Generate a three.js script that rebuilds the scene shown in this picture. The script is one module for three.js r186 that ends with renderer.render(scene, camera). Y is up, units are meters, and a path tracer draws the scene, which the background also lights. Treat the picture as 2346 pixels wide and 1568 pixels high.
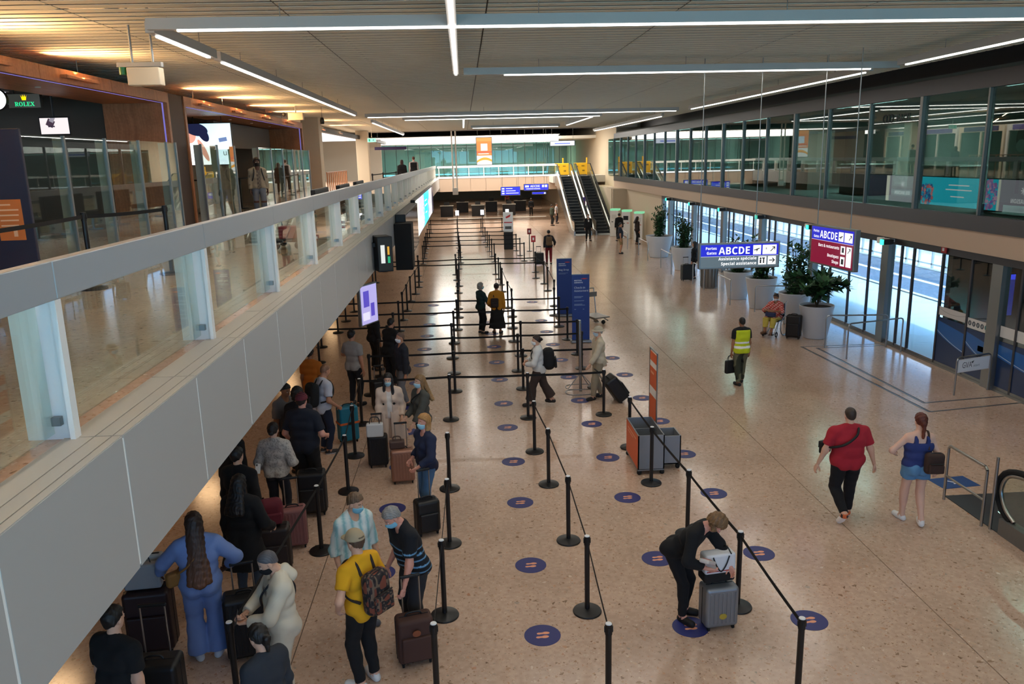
import * as THREE from 'three';
import { mergeGeometries } from 'three/addons/utils/BufferGeometryUtils.js';
import { RoundedBoxGeometry } from 'three/addons/geometries/RoundedBoxGeometry.js';
import { RectAreaLightUniformsLib } from 'three/addons/lights/RectAreaLightUniformsLib.js';
import { FontLoader } from 'three/addons/loaders/FontLoader.js';
import { TextGeometry } from 'three/addons/geometries/TextGeometry.js';
import { Sky } from 'three/addons/objects/Sky.js';

RectAreaLightUniformsLib.init();
const scene = new THREE.Scene();

// ---------------------------------------------------------------- camera
const camera = new THREE.PerspectiveCamera(2 * Math.atan(784 / 1825) * 180 / Math.PI, 2346 / 1568, 0.1, 400);
camera.position.set(0, 5.4, 0);
camera.quaternion.setFromRotationMatrix(new THREE.Matrix4().set(
  0.9979005, 0.0367044, -0.0533609, 0,
  -0.02379, 0.9740445, 0.225103, 0,
  0.0602381, -0.2233609, 0.9728727, 0,
  0, 0, 0, 1));
scene.add(camera);

// ---------------------------------------------------------------- daylight
const sky = new Sky();
sky.scale.setScalar(450000);
const sunDir = new THREE.Vector3(0.80, 0.62, -0.25).normalize();
Object.assign(sky.material.uniforms.turbidity, { value: 9 });
Object.assign(sky.material.uniforms.rayleigh, { value: 0.45 });
sky.material.uniforms.sunPosition.value.copy(sunDir);
scene.add(sky);
const sun = new THREE.DirectionalLight(0xfff2e0, 1.5);
sun.position.copy(sunDir).multiplyScalar(90).add(new THREE.Vector3(20, 0, -30));
sun.target.position.set(20, 0, -30); scene.add(sun, sun.target);
sun.castShadow = true; sun.shadow.mapSize.set(2048, 2048); sun.shadow.radius = 1;
Object.assign(sun.shadow.camera, { left: -60, right: 60, top: 60, bottom: -60, near: 1, far: 220 });

const renderer = new THREE.WebGLRenderer({ antialias: true });
renderer.toneMapping = THREE.LinearToneMapping;
renderer.toneMappingExposure = 3.4;
renderer.shadowMap.enabled = true;

const LAMP = 12.8;          // luminance of the line lamps
const UPLAMP = 75;         // warm uplights over the shop portals

// ---------------------------------------------------------------- helpers
let seed = 12345;
const rnd = () => { seed = (seed * 1664525 + 1013904223) >>> 0; return seed / 4294967296; };
const rr = (a, b) => a + (b - a) * rnd();
const taken = {};
function numbered(n) { const k = taken[n] = (taken[n] ?? -1) + 1; return k ? n + '_' + String(k).padStart(3, '0') : n; }
const C = (hex) => new THREE.Color(hex);
function std(color, roughness = 0.7, o = {}) { return new THREE.MeshStandardMaterial({ color: color.isColor ? color : C(color), roughness, ...o }); }
const matCache = {};
function cm(color, roughness = 0.7, metalness = 0) { const k = color + '/' + roughness + '/' + metalness; return matCache[k] ??= std(color, roughness, { metalness }); }
function noIdx(g) { const r = g.index ? g.toNonIndexed() : g; return r; }
function merge(list) {
  const l = list.map((g) => { const r = noIdx(g); for (const k of Object.keys(r.attributes)) if (!['position', 'normal', 'uv'].includes(k)) r.deleteAttribute(k); if (!r.attributes.uv) r.setAttribute('uv', new THREE.BufferAttribute(new Float32Array(r.attributes.position.count * 2), 2)); return r; });
  return l.length === 1 ? l[0] : mergeGeometries(l);
}
function box(w, h, d, x = 0, y = 0, z = 0) { const g = new THREE.BoxGeometry(w, h, d); metreUV(g, w, h, d); return g.translate(x, y, z); }
function metreUV(g, w, h, d) {   // uv in metres on every face of a box
  const uv = g.attributes.uv, dims = [[d, h], [d, h], [w, d], [w, d], [w, h], [w, h]];
  for (let f = 0; f < 6; f++) for (let i = 0; i < 4; i++) uv.setXY(f * 4 + i, uv.getX(f * 4 + i) * dims[f][0], uv.getY(f * 4 + i) * dims[f][1]);
}
function span(x0, x1, y0, y1, z0, z1) { return box(x1 - x0, y1 - y0, z1 - z0, (x0 + x1) / 2, (y0 + y1) / 2, (z0 + z1) / 2); }
function rbox(w, h, d, r, x = 0, y = 0, z = 0, seg = 2) { return new RoundedBoxGeometry(w, h, d, seg, r).translate(x, y, z); }
function cyl(r0, r1, h, x = 0, y = 0, z = 0, n = 20) { return new THREE.CylinderGeometry(r1, r0, h, n).translate(x, y + h / 2, z); }   // r0 at the bottom, y = bottom
function ball(r, x, y, z, n = 12) { return new THREE.SphereGeometry(r, n, Math.max(6, n * 0.66 | 0)).translate(x, y, z); }
function rod(a, b, r, n = 8) {
  const A = new THREE.Vector3(...a), B = new THREE.Vector3(...b), d = B.clone().sub(A), g = new THREE.CylinderGeometry(r, r, d.length(), n);
  return g.applyQuaternion(new THREE.Quaternion().setFromUnitVectors(new THREE.Vector3(0, 1, 0), d.normalize())).translate((A.x + B.x) / 2, (A.y + B.y) / 2, (A.z + B.z) / 2);
}
function bar(a, b, w, h) {   // rectangular bar from a to b: w across, h upright
  const A = new THREE.Vector3(...a), B = new THREE.Vector3(...b), d = B.clone().sub(A), L = d.length(), z = d.normalize();
  const x = new THREE.Vector3(0, 1, 0).cross(z).normalize(), y = z.clone().cross(x);
  return new THREE.BoxGeometry(w, h, L).applyMatrix4(new THREE.Matrix4().makeBasis(x, y, z).setPosition((A.x + B.x) / 2, (A.y + B.y) / 2, (A.z + B.z) / 2));
}
function tube(pts, r, n = 40, m = 8, closed = false) { return new THREE.TubeGeometry(new THREE.CatmullRomCurve3(pts.map((p) => new THREE.Vector3(...p)), closed), n, r, m, closed); }
function lathe(prof, n = 28) { return new THREE.LatheGeometry(prof.map(([r, y]) => new THREE.Vector2(r, y)), n); }
function mesh(name, geo, mat, parent, label) {
  const m = new THREE.Mesh(Array.isArray(geo) ? merge(geo) : geo, mat); m.name = parent === scene ? numbered(name) : name; m.castShadow = m.receiveShadow = true;
  if (label) m.userData.label = label;
  parent.add(m); return m;
}
function thing(name, label, category, [x, y, z] = [0, 0, 0], turn = 0, group) {
  const o = new THREE.Group(); o.name = numbered(name); scene.add(o); o.position.set(x, y, z); o.rotation.y = turn;
  o.userData = { label, category }; if (group) o.userData.group = group; return o;
}
function solo(name, geo, mat, label, category, group) { const m = mesh(name, geo, mat, scene); m.userData = { label, category }; if (group) m.userData.group = group; return m; }
function struct(name, geo, mat, label) { const m = mesh(name, geo, mat, scene); m.userData = { kind: 'structure' }; if (label) m.userData.label = label; return m; }
function structGroup(name, label) { const o = new THREE.Group(); o.name = numbered(name); scene.add(o); o.userData = { kind: 'structure' }; if (label) o.userData.label = label; return o; }
function areaLight(color, intensity, w, h, pos, target) {
  const l = new THREE.RectAreaLight(color, intensity, w, h); l.position.set(...pos); scene.add(l); l.lookAt(...target); return l;
}
const ORD = ['first', 'second', 'third', 'fourth', 'fifth', 'sixth', 'seventh', 'eighth', 'ninth', 'tenth', 'eleventh', 'twelfth', 'thirteenth', 'fourteenth', 'fifteenth', 'sixteenth', 'seventeenth', 'eighteenth', 'nineteenth', 'twentieth', 'twenty-first', 'twenty-second', 'twenty-third', 'twenty-fourth', 'twenty-fifth', 'twenty-sixth'];

// textures -----------------------------------------------------------------
function canvasTex(w, h, draw, repeat) {
  const c = document.createElement('canvas'); c.width = w; c.height = h; draw(c.getContext('2d'), w, h);
  const t = new THREE.CanvasTexture(c); t.colorSpace = THREE.SRGBColorSpace; t.magFilter = THREE.LinearFilter;
  if (repeat) { t.wrapS = t.wrapT = THREE.RepeatWrapping; t.repeat.set(...repeat); }
  return t;
}
function hash2(i, j, s) { let h = (i * 374761393 + j * 668265263 + s * 974634777) | 0; h = Math.imul(h ^ (h >>> 13), 1274126177); return ((h ^ (h >>> 16)) >>> 0) / 4294967296; }
function tileNoise(u, v, n, s) {   // value noise, n cells per tile
  const x = u * n, y = v * n, i = Math.floor(x), j = Math.floor(y), fx = x - i, fy = y - j, sx = fx * fx * (3 - 2 * fx), sy = fy * fy * (3 - 2 * fy);
  const g = (a, b) => hash2(((a % n) + n) % n, ((b % n) + n) % n, s);
  return (g(i, j) * (1 - sx) + g(i + 1, j) * sx) * (1 - sy) + (g(i, j + 1) * (1 - sx) + g(i + 1, j + 1) * sx) * sy;
}
function dataTex(n, fn, metres) {
  const d = new Uint8Array(n * n * 4);
  for (let j = 0; j < n; j++) for (let i = 0; i < n; i++) { const [r, g, b] = fn(i / n, j / n, i, j); const k = (j * n + i) * 4; d[k] = r; d[k + 1] = g; d[k + 2] = b; d[k + 3] = 255; }
  const t = new THREE.DataTexture(d, n, n, THREE.RGBAFormat); t.colorSpace = THREE.SRGBColorSpace; t.magFilter = THREE.LinearFilter; t.minFilter = THREE.LinearMipmapLinearFilter; t.generateMipmaps = true;
  t.wrapS = t.wrapT = THREE.RepeatWrapping; t.repeat.set(1 / metres, 1 / metres); t.needsUpdate = true; return t;
}
// terrazzo: pinkish cement with stone chips of many sizes and tones
function terrazzo() {
  const n = 2048, base = new Float32Array(n * n * 3);
  for (let j = 0; j < n; j++) for (let i = 0; i < n; i++) {
    const u = i / n, v = j / n, c = tileNoise(u, v, 6, 1) - 0.5, f = tileNoise(u, v, 90, 2) - 0.5, g = hash2(i, j, 5) - 0.5, k = (j * n + i) * 3, t = c * 12 + f * 16 + g * 9;
    base[k] = 196 + t; base[k + 1] = 168 + t * 0.95; base[k + 2] = 147 + t * 0.9;
  }
  const tones = [[214, 190, 168], [226, 208, 190], [178, 142, 112], [156, 118, 88], [128, 96, 72], [196, 150, 118], [206, 178, 150], [150, 140, 128], [112, 86, 66], [186, 128, 98]];
  for (let k = 0; k < 12000; k++) {
    const big = rnd(), r = big < 0.02 ? rr(10, 19) : big < 0.2 ? rr(5, 10) : rr(2, 5), a = rnd() * 6.28, e = rr(0.35, 0.9), cx = rnd() * n, cy = rnd() * n, col = tones[rnd() * tones.length | 0], s = rr(-12, 12), al = rr(0.3, 0.75);
    const ca = Math.cos(a), sa = Math.sin(a), R = Math.ceil(r), p1 = rnd() * 6, p2 = rnd() * 6;
    for (let y = -R; y <= R; y++) for (let x = -R; x <= R; x++) {
      const dx = (x * ca + y * sa) / r, dy = (-x * sa + y * ca) / (r * e), th = Math.atan2(dy, dx), q = Math.hypot(dx, dy) * (1 + 0.16 * Math.sin(3 * th + p1) + 0.1 * Math.sin(5 * th + p2));
      if (q > 1) continue;
      const i = ((cx + x | 0) % n + n) % n, j = ((cy + y | 0) % n + n) % n, o = (j * n + i) * 3, w = al * Math.min(1, (1 - q) * r);
      for (let c = 0; c < 3; c++) base[o + c] += (col[c] + s - base[o + c]) * w;
    }
  }
  return dataTex(n, (u, v, i, j) => { const k = (j * n + i) * 3; return [0, 1, 2].map((c) => Math.max(0, Math.min(255, base[k + c]))); }, 3.7);
}
const texFloor = terrazzo();
const texWood = dataTex(512, (u, v) => {
  const w = tileNoise(u, v, 4, 7) * 0.06, g = tileNoise(u * 1 + w, v, 48, 8), f = tileNoise(u, v, 5, 9), l = tileNoise(u + w, 0.5, 96, 11);
  const t = (g - 0.5) * 14 + (f - 0.5) * 18 + (l - 0.5) * 22; return [168 + t, 108 + t * 0.8, 68 + t * 0.6];
}, 1.6);
const texCamo = dataTex(128, (u, v) => { const a = tileNoise(u, v, 7, 21), b = tileNoise(u, v, 13, 22); return a > 0.58 ? [70, 78, 50] : b > 0.6 ? [96, 90, 62] : a < 0.35 ? [22, 22, 18] : [44, 46, 34]; }, 0.5);

// materials ---------------------------------------------------------------
const M = {
  floor: new THREE.MeshPhysicalMaterial({ map: texFloor, roughness: 0.17, ior: 1.5 }),
  grout: std('#5a4a3e', 0.9),
  slat: new THREE.MeshPhysicalMaterial({ color: new THREE.Color().setRGB(0.70, 0.69, 0.59), roughness: 0.8, specularIntensity: 0.05 }),
  concrete: std('#8c8a85', 0.95),
  white: std('#e9e8e4', 0.5), paint: std('#c9c5bd', 0.6), beige: std('#b59f8b', 0.65), cream: std('#c9b9a0', 0.7), ceilingWhite: std('#d8d6cf', 0.7),
  fascia: std(new THREE.Color().setRGB(0.42, 0.42, 0.41), 0.42), railMetal: std(new THREE.Color().setRGB(0.42, 0.44, 0.45), 0.38, { metalness: 0.35 }),
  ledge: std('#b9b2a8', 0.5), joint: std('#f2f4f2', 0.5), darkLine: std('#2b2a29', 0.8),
  steel: std('#a9a9a6', 0.28, { metalness: 1 }), brushed: std('#8f908f', 0.4, { metalness: 0.9 }), dark: std('#17181a', 0.55), black: std('#0d0d0e', 0.5), blackMat: std('#101011', 0.8),
  trim: std('#4b4a4e', 0.42, { metalness: 0.5 }), mull: std('#6d6d6c', 0.36, { metalness: 0.8 }), wood: std('#ffffff', 0.45, { map: texWood }),
  belt: std('#0b0b0c', 0.85), postBlack: std('#121213', 0.38), cap: std('#e8e8ea', 0.4),
  glass: new THREE.MeshPhysicalMaterial({ color: '#eef6f2', transmission: 1, thickness: 0, roughness: 0, ior: 1.5 }),
  glassEdge: std('#9fc0b4', 0.2),
  glassTeal: new THREE.MeshPhysicalMaterial({ color: '#a4bcb8', transmission: 1, thickness: 0, roughness: 0, ior: 1.55 }),
  rubber: std('#141414', 0.9), planter: std('#c2c4c8', 0.5), soil: std('#3a2c20', 1), asphalt: std('#4b4f56', 0.9), pave: std('#b4b2ac', 0.85),
};
function glow(color, intensity) { return new THREE.MeshStandardMaterial({ color: '#000000', emissive: C(color), emissiveIntensity: intensity * 0.6, roughness: 0.6 }); }
function screenMat(w, h, draw, intensity = 1) { const t = canvasTex(w, h, draw); return new THREE.MeshStandardMaterial({ color: '#000000', roughness: 0.25, emissive: '#ffffff', emissiveMap: t, emissiveIntensity: intensity * 0.42 }); }
function printMat(w, h, draw, roughness = 0.5) { return std('#ffffff', roughness, { map: canvasTex(w, h, draw) }); }
function panel(w, h) { return new THREE.PlaneGeometry(w, h); }
// ================================================================ structure
const YU = 3.85, YC = 7.3;   // upper floor, underside of the slat ceiling
{ // lower floor: terrazzo strips with narrow joints; an opening for the descending escalator
  const fl = structGroup('floor');
  mesh('joint_bed', [span(-12, 7.44, -0.3, -0.012, -112, 9), span(8.79, 12, -0.3, -0.012, -112, 9), span(7.44, 8.79, -0.3, -0.012, -112, -9.9), span(7.44, 8.79, -0.3, -0.012, -1, 9)], M.grout, fl);
  const e = 0.006;
  const strips = [[-12, -9.6], [-9.6, -2.1], [-2.1, 5.42], [5.42, 7.44], [8.79, 12]];
  for (const [a, b] of strips) for (const [z0, z1] of [[-112, -72], [-72, -36], [-36, -18], [-18, 9]]) mesh('terrazzo_slab', span(a + (a === 8.79 ? 0 : e), b - (b === 7.44 ? 0 : e), -0.012, 0, z0, z1), M.floor, fl);
  mesh('terrazzo_slab', span(7.44, 8.79, -0.012, 0, -112, -9.9), M.floor, fl);
  mesh('terrazzo_slab', span(7.44, 8.79, -0.012, 0, -1, 9), M.floor, fl);
  // paired metal inlays round the door zone
  const strip = (x0, z0, x1, z1) => mesh('floor_inlay', [bar([x0, 0.001, z0], [x1, 0.001, z1], 0.05, 0.006)], M.brushed, fl);
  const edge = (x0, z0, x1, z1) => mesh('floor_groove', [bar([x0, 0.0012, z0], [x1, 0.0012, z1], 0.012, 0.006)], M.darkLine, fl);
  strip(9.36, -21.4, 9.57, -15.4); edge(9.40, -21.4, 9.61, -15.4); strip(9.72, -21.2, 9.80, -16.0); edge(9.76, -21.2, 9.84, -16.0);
  strip(9.57, -15.4, 11.85, -15.75); strip(9.80, -16.0, 11.85, -16.25); strip(9.36, -21.4, 11.85, -21.4); strip(9.72, -21.2, 11.85, -21.2);
  mesh('painted_daylight_strip', span(-1.6, 7.6, 0.001, 0.02, -75.3, -74.6), M.white, fl);  // white colour stands in for daylight reflected on the far floor
}
{ // slat ceiling: metal blades across the hall in panels 2.6 m wide; the nearest blades one by one
  const ce = structGroup('ceiling');
  mesh('ceiling_void', span(-14.3, 12, 8.0, 8.1, -56, 9), M.concrete, ce);
  const pitch = 0.28, g = new THREE.BoxGeometry(2.58, 0.006, 0.2), xs = [], inst = [];
  for (let x = -11.32; x < 10.3; x += 2.6) xs.push(x);
  for (let k = -30; k < 190; k++) {
    const z = -3.0 - k * pitch; if (z < -55) break;
    for (const cx of xs) {
      const near = z < -10.0 && z > -20.6 && cx > -7.5 && cx < 9.7;
      if (near) { const m = mesh('slat', g, M.slat, ce); m.position.set(cx, YC + 0.003, z); } else inst.push([cx, z]);
    }
  }
  const im = new THREE.InstancedMesh(g, M.slat, inst.length), mt = new THREE.Matrix4();
  inst.forEach(([x, z], i) => im.setMatrixAt(i, mt.makeTranslation(x, YC + 0.003, z)));
  im.name = 'slat_field'; im.userData = { kind: 'stuff' }; im.castShadow = im.receiveShadow = true; ce.add(im);
  mesh('carrier_rail', xs.flatMap((x) => [span(x - 1.0, x - 0.96, YC + 0.1, YC + 0.16, -55, 5), span(x + 0.96, x + 1.0, YC + 0.1, YC + 0.16, -55, 5)]), M.brushed, ce);
  mesh('end_bulkhead', span(-14.3, 12, YC - 0.02, 8.1, -56, -55.8), M.paint, ce);
}
{ // mezzanine on the left with its panelled edge
  const s = structGroup('floor_mezzanine', 'terrazzo mezzanine floor with grey panelled edge');
  mesh('slab', [span(-14, -2.40, 3.05, 3.835, -71, 9), span(-2.40, -2.12, 3.05, 3.79, -71, 9)], M.paint, s);
  mesh('terrazzo_slab', span(-14, -2.40, 3.835, YU, -71, 9), M.floor, s);
  mesh('soffit_edge', span(-2.40, -2.10, 3.0, 3.05, -71, 9), M.fascia, s);
  mesh('joint_backing', span(-2.12, -2.07, 3.02, 3.835, -71, 9), M.joint, s);
  mesh('ledge_backing', span(-2.40, -2.085, 3.79, 3.80, -71, 9), M.ledge, s);
  const pit = 1.335, gp = box(0.018, 0.845, pit - 0.024), gl = merge([box(0.165, 0.012, pit - 0.012, -0.0875), box(0.095, 0.012, pit - 0.012, 0.05), box(0.05, 0.012, pit - 0.012, 0.13)]);
  for (let k = -6; k < 49; k++) {
    const z = -4.6 - (k + 0.5) * pit;
    const p = mesh('edge_panel', gp, M.fascia, s); p.position.set(-2.076, 3.4275, z);
    const l = mesh('ledge_plate', gl, M.ledge, s); l.position.set(-2.228, YU, z);
  }
}
{ // glass guard rail along the mezzanine edge
  const t = thing('guard_rail', 'glass balustrade with broad grey handrail along the mezzanine edge', 'balustrade');
  const gf = merge([box(0.26, 0.83, 0.014, -0.14), box(0.03, 0.83, 0.07, 0)]), gr = rbox(0.085, 0.22, 2.655, 0.008, 0, 0, 0, 1), gg = box(0.012, 0.78, 2.56), gc = box(0.05, 0.05, 0.04);
  for (let k = -4; k < 25; k++) {
    const z = -4.6 - k * 2.66;
    const p = mesh('post', gf, M.white, t); p.position.set(-2.335, YU + 0.415, z);
    const h = mesh('handrail', gr, M.railMetal, t); h.position.set(-2.36, 4.79, z - 1.33);
    const g = mesh('glass_panel', gg, M.glass, t); g.position.set(-2.43, YU + 0.44, z - 1.33);
    const c = mesh('glass_clamp', gc, M.brushed, t); c.position.set(-2.41, YU + 0.12, z + 0.035);
  }
}
{ // walls that close the building
  struct('wall_left', [span(-14.3, -14, 3.0, 8.1, -112, 9), span(-12.3, -9.6, 0, 3.05, -112, 9)], std('#6f6457', 0.85));
  struct('wall_back', [span(-14.3, 18, 0, 1.0, 9, 9.3), span(-14.3, 18, 7.3, 8.1, 9, 9.3), span(-14.3, -12.3, 0, 8.1, 9, 9.3), span(12, 18.3, 0, 8.1, 9, 9.3)], M.paint);
  const w = structGroup('window_1', 'tall window front behind the viewer');
  for (let x = -11; x < 12; x += 3) mesh('mullion', span(x, x + 0.12, 1, 7.3, 9.05, 9.2), M.mull, w);
  mesh('pane', span(-12.3, 12, 1, 7.3, 9.1, 9.11), M.glass, w);
  struct('roof', span(-14.3, 18.3, 8.1, 8.4, -112, 9.3), M.concrete);
}
{ // right side, upper glazed front
  const u = structGroup('window_2', 'glazed lounge front above the entrance doors');
  const X = 11.6;
  mesh('recess_back', span(13.6, 13.7, 7.1, 8.1, -62, 9), M.trim, u);
  mesh('header', span(X - 0.06, X + 0.14, 6.66, 7.02, -62, 9), M.trim, u);
  mesh('sill_band', span(X - 0.06, X + 0.14, 3.53, 3.88, -62, 9), M.trim, u);
  const gm = box(0.09, 2.8, 0.055), gw = box(0.12, 2.8, 0.12), gp = box(0.014, 2.78, 2.57);
  for (let k = -9; k < 18; k++) {
    const z = -17.57 - k * 2.63, wide = ((k % 3) + 3) % 3 === 1;
    const m = mesh('mullion', wide ? gw : gm, M.mull, u); m.position.set(X + 0.02, 5.27, z);
    const p = mesh('pane', gp, M.glassTeal, u); p.position.set(X + 0.05, 5.27, z - 1.315);
  }
  const lf = structGroup('floor_lounge');
  mesh('slab', span(X + 0.14, 18, 3.06, YU, -62, 9), M.paint, lf);
  mesh('carpet', span(X + 0.14, 18, YU, YU + 0.01, -62, 9), std('#767d79', 0.9), lf);
  struct('wall_lounge', [span(17.7, 18, YU, 8.1, -62, 9), span(11.74, 18, YU, 8.1, -62.2, -62)], std('#a2a59d', 0.85));
  struct('ceiling_lounge', span(X + 0.1, 18, 7.04, 7.12, -62, 9), std('#6d706b', 0.8));
  struct('trim_1', [span(X - 0.02, X + 0.4, 3.04, 3.53, -62, 9)], M.beige, 'beige fascia band over the entrance doors');
}
const doorZ = [];
{ // right side, lower entrance front: panes, posts, header
  const d = structGroup('door_1', 'glazed entrance front with sliding doors'), X = 11.85;
  mesh('header', span(X - 0.1, X + 0.2, 2.84, 3.06, -47.5, 9), M.trim, d);
  mesh('threshold', span(X - 0.06, X + 0.1, 0, 0.05, -47.5, 9), M.brushed, d);
  const thin = box(0.06, 2.8, 0.06), thick = box(0.2, 2.84, 0.36), zs = [];
  for (let b = -3; b < 6; b++) { const z0 = -16.9 - b * 4.82; zs.push([z0, 1], [z0 - 1.02, 0], [z0 - 2.19, 0], [z0 - 3.5, 0], [z0 - 4.1, 0]); }
  zs.push([-45.82, 1], [-47.4, 1]);
  zs.forEach(([z, w], i) => {
    const p = mesh(w ? 'door_column' : 'door_stile', w ? thick : thin, w ? M.brushed : M.trim, d); p.position.set(X, 1.42, z);
    if (i < zs.length - 1) {
      const L = z - zs[i + 1][0];
      mesh('pane', span(X - 0.006, X + 0.006, 0.05, 2.84, z - L + 0.03, z - 0.03), M.glass, d);
      mesh('bottom_rail', span(X - 0.025, X + 0.025, 0.05, 0.11, z - L + 0.03, z - 0.03), M.brushed, d);
    }
  });
  struct('wall_right', [span(11.75, 12.05, 0, 3.06, -58, -47.6), span(10.75, 11.9, 0, 3.05, -58.3, -58), span(11.74, 12, 3.04, 8.1, -112, -62.2), span(10.7, 12, 0, 3.05, -112, -58.3)], M.cream);
  // lobby of the nearest bays stays dark behind blue window film
  const lob = structGroup('wall_lobby');
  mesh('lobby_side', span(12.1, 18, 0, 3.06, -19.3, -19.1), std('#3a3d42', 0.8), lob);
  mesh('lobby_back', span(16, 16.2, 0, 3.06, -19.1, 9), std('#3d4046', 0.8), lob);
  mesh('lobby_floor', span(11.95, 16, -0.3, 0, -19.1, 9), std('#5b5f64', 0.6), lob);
}
{ // far end: bridge, upper back glazing, underpass
  const b = structGroup('wall_bridge', 'bridge crossing the far end of the hall');
  mesh('bridge_slab', span(-14, 12, 2.7, YU - 0.05, -84.5, -70.1), M.paint, b);
  mesh('bridge_floor', span(-14, 12, YU - 0.05, YU, -84.5, -70.0), M.floor, b);
  mesh('escalator_landing', span(7.4, 12, 3.3, YU, -70.0, -66.9), M.paint, b);
  const gp = box(1.31, 1.1, 0.02);
  for (let k = 0; k < 8; k++) { const p = mesh('edge_panel', gp, M.beige, b); p.position.set(-1.4 + k * 1.33, 3.24, -70.02); }
  const t = thing('bridge_railing', 'white railing with glass infill and glowing foot line across the far bridge', 'balustrade');
  mesh('handrail', span(-2.2, 8.2, 4.68, 4.85, -70.0, -69.9), M.white, t);
  mesh('foot_light', span(-2.2, 7.9, 3.82, 3.94, -69.99, -69.95), glow('#ffffff', 1.6), t);
  for (let k = 0; k < 9; k++) { mesh('post', span(-2.1 + k * 1.28, -2.04 + k * 1.28, YU, 4.7, -70, -69.95), M.white, t); mesh('glass_panel', span(-2.0 + k * 1.28, -0.86 + k * 1.28, YU + 0.12, 4.66, -69.98, -69.97), M.glass, t); }
  const w = structGroup('window_3', 'glazed back of the far upper level');
  for (let k = 0; k < 22; k++) { const x = -14 + k * 1.2; mesh('mullion', span(x, x + 0.05, YU, 7.0, -84.5, -84.4), M.mull, w); const p = mesh('pane', span(x + 0.05, x + 1.2, YU, 7.0, -84.46, -84.45), M.glassTeal, w); }
  { const gl = thing('added_far_room_lamp', 'added flat ceiling lamp brightening the room behind the far upper glazing', 'lamp', [0, 6.95, -88]); mesh('diffuser', span(-10, 10, -0.03, -0.02, -1, 1), glow('#eafff6', 0.8), gl); mesh('frame', span(-10.1, 10.1, -0.02, 0, -1.1, 1.1), M.white, gl); areaLight(0xf2fbf8, 7, 20, 2, [0, 6.9, -88], [0, 0, -88.01]); }  // lamp added to brighten the room behind the glazing
  struct('wall_far', [span(-14, 12, 0, 2.7, -112, -111.7), span(-14, 12, YU, 8.1, -92, -91.7)], std('#8d938c', 0.8));
  struct('ceiling_far', span(-14.3, 12, 6.95, 7.2, -92, -71.5), M.ceilingWhite);
  struct('ceiling_atrium', span(-14.3, 12, 7.95, 8.1, -71.5, -56), M.ceilingWhite);
  struct('ceiling_underpass', span(-14, 12, 2.6, 2.7, -112, -84.5), M.paint);
}
{ // outside: pavement, road, railing and a pale building across the street
  struct('pavement', span(12.05, 17, -0.35, -0.02, -90, 12), M.pave);
  struct('road', span(17, 21.2, -0.4, -0.06, -90, 12), M.asphalt);
  struct('road_marking', span(19, 19.25, -0.062, -0.055, -90, 12), M.white);
  struct('kerb', [span(16.9, 17.1, -0.3, 0.02, -90, 12)], M.paint);
  struct('pavement', span(21.2, 40, -0.35, -0.04, -90, 12), M.pave);
  const f = thing('street_railing', 'white post railing along the street outside the doors', 'railing');
  for (let k = 0; k < 84; k++) mesh('post', span(21.5, 21.58, -0.04, 1.5, -84 + k * 1.1, -83.9 + k * 1.1), M.white, f);
  mesh('top_rail', span(21.48, 21.6, 1.4, 1.5, -84, 8), M.white, f); mesh('bottom_rail', span(21.5, 21.58, 0.1, 0.18, -84, 8), M.white, f);
  const bl = thing('street_building', 'pale building across the street outside', 'building');
  mesh('wall', span(36, 38, -0.04, 9, -90, 12), std('#c4c8cc', 0.8), bl);
  for (let k = 0; k < 24; k++) for (const y of [0.6, 4.4]) mesh('window', span(35.96, 36.02, y, y + 2.6, -86 + k * 4, -83.2 + k * 4), std('#8fa3ad', 0.15), bl);
}

// ================================================================ line lamps
const lampMat = glow('#fffaf2', 3.2);
function lineLamp(label, x0, z0, x1, z1, lit0 = 0.25, lit1 = 0.25, y = 7.0) {   // housing with a lit underside
  const t = thing('line_lamp', label, 'lamp', [0, 0, 0], 0, 'suspended line lamps');
  const dx = x1 - x0, dz = z1 - z0, L = Math.hypot(dx, dz), ux = dx / L, uz = dz / L;
  mesh('housing', [bar([x0, y + 0.08, z0], [x1, y + 0.08, z1], 0.11, 0.13)], M.fascia, t);
  const a = [x0 + ux * lit0, y + 0.005, z0 + uz * lit0], b = [x1 - ux * lit1, y + 0.005, z1 - uz * lit1];
  mesh('diffuser', [bar(a, b, 0.05, 0.026)], lampMat, t);
  const n = Math.max(2, Math.round(L / 3));
  for (let i = 0; i < n; i++) { const s = (i + 0.5) / n; mesh('hanger', [rod([x0 + dx * s, y + 0.14, z0 + dz * s], [x0 + dx * s, 8.01, z0 + dz * s], 0.006, 6)], M.brushed, t); }
  const l = new THREE.RectAreaLight(0xfff7ec, LAMP, 0.05, L - lit0 - lit1);
  l.position.set((a[0] + b[0]) / 2, y - 0.014, (a[2] + b[2]) / 2); scene.add(l);
  l.quaternion.setFromRotationMatrix(new THREE.Matrix4().makeBasis(new THREE.Vector3(-uz, 0, ux), new THREE.Vector3(ux, 0, uz), new THREE.Vector3(0, 1, 0)));
  return t;
}
lineLamp('long crosswise line lamp spanning the near ceiling', -3.75, -10.5, 8.95, -10.65, 0.35, 0.2);
lineLamp('short line lamp at the corner by the near shop portal', -3.8, -10.7, -3.8, -13.3);
lineLamp('long line lamp running beside the shop portals', -3.8, -13.5, -3.78, -30.0);
lineLamp('far line lamp continuing beyond the second shop portal', -3.8, -35.5, -3.76, -53.5);
lineLamp('bright line lamp pointing at the viewer in the ceiling middle', -0.07, -3.5, -0.07, -16.4, 0.1, 0.1);
lineLamp('crosswise line lamp behind the hanging direction signs', 0.08, -16.5, 9.0, -16.7, 0.8, 0.6);
lineLamp('line lamp over the lounge glass nearest the viewer', 8.75, -4, 8.75, -16.2);
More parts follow.
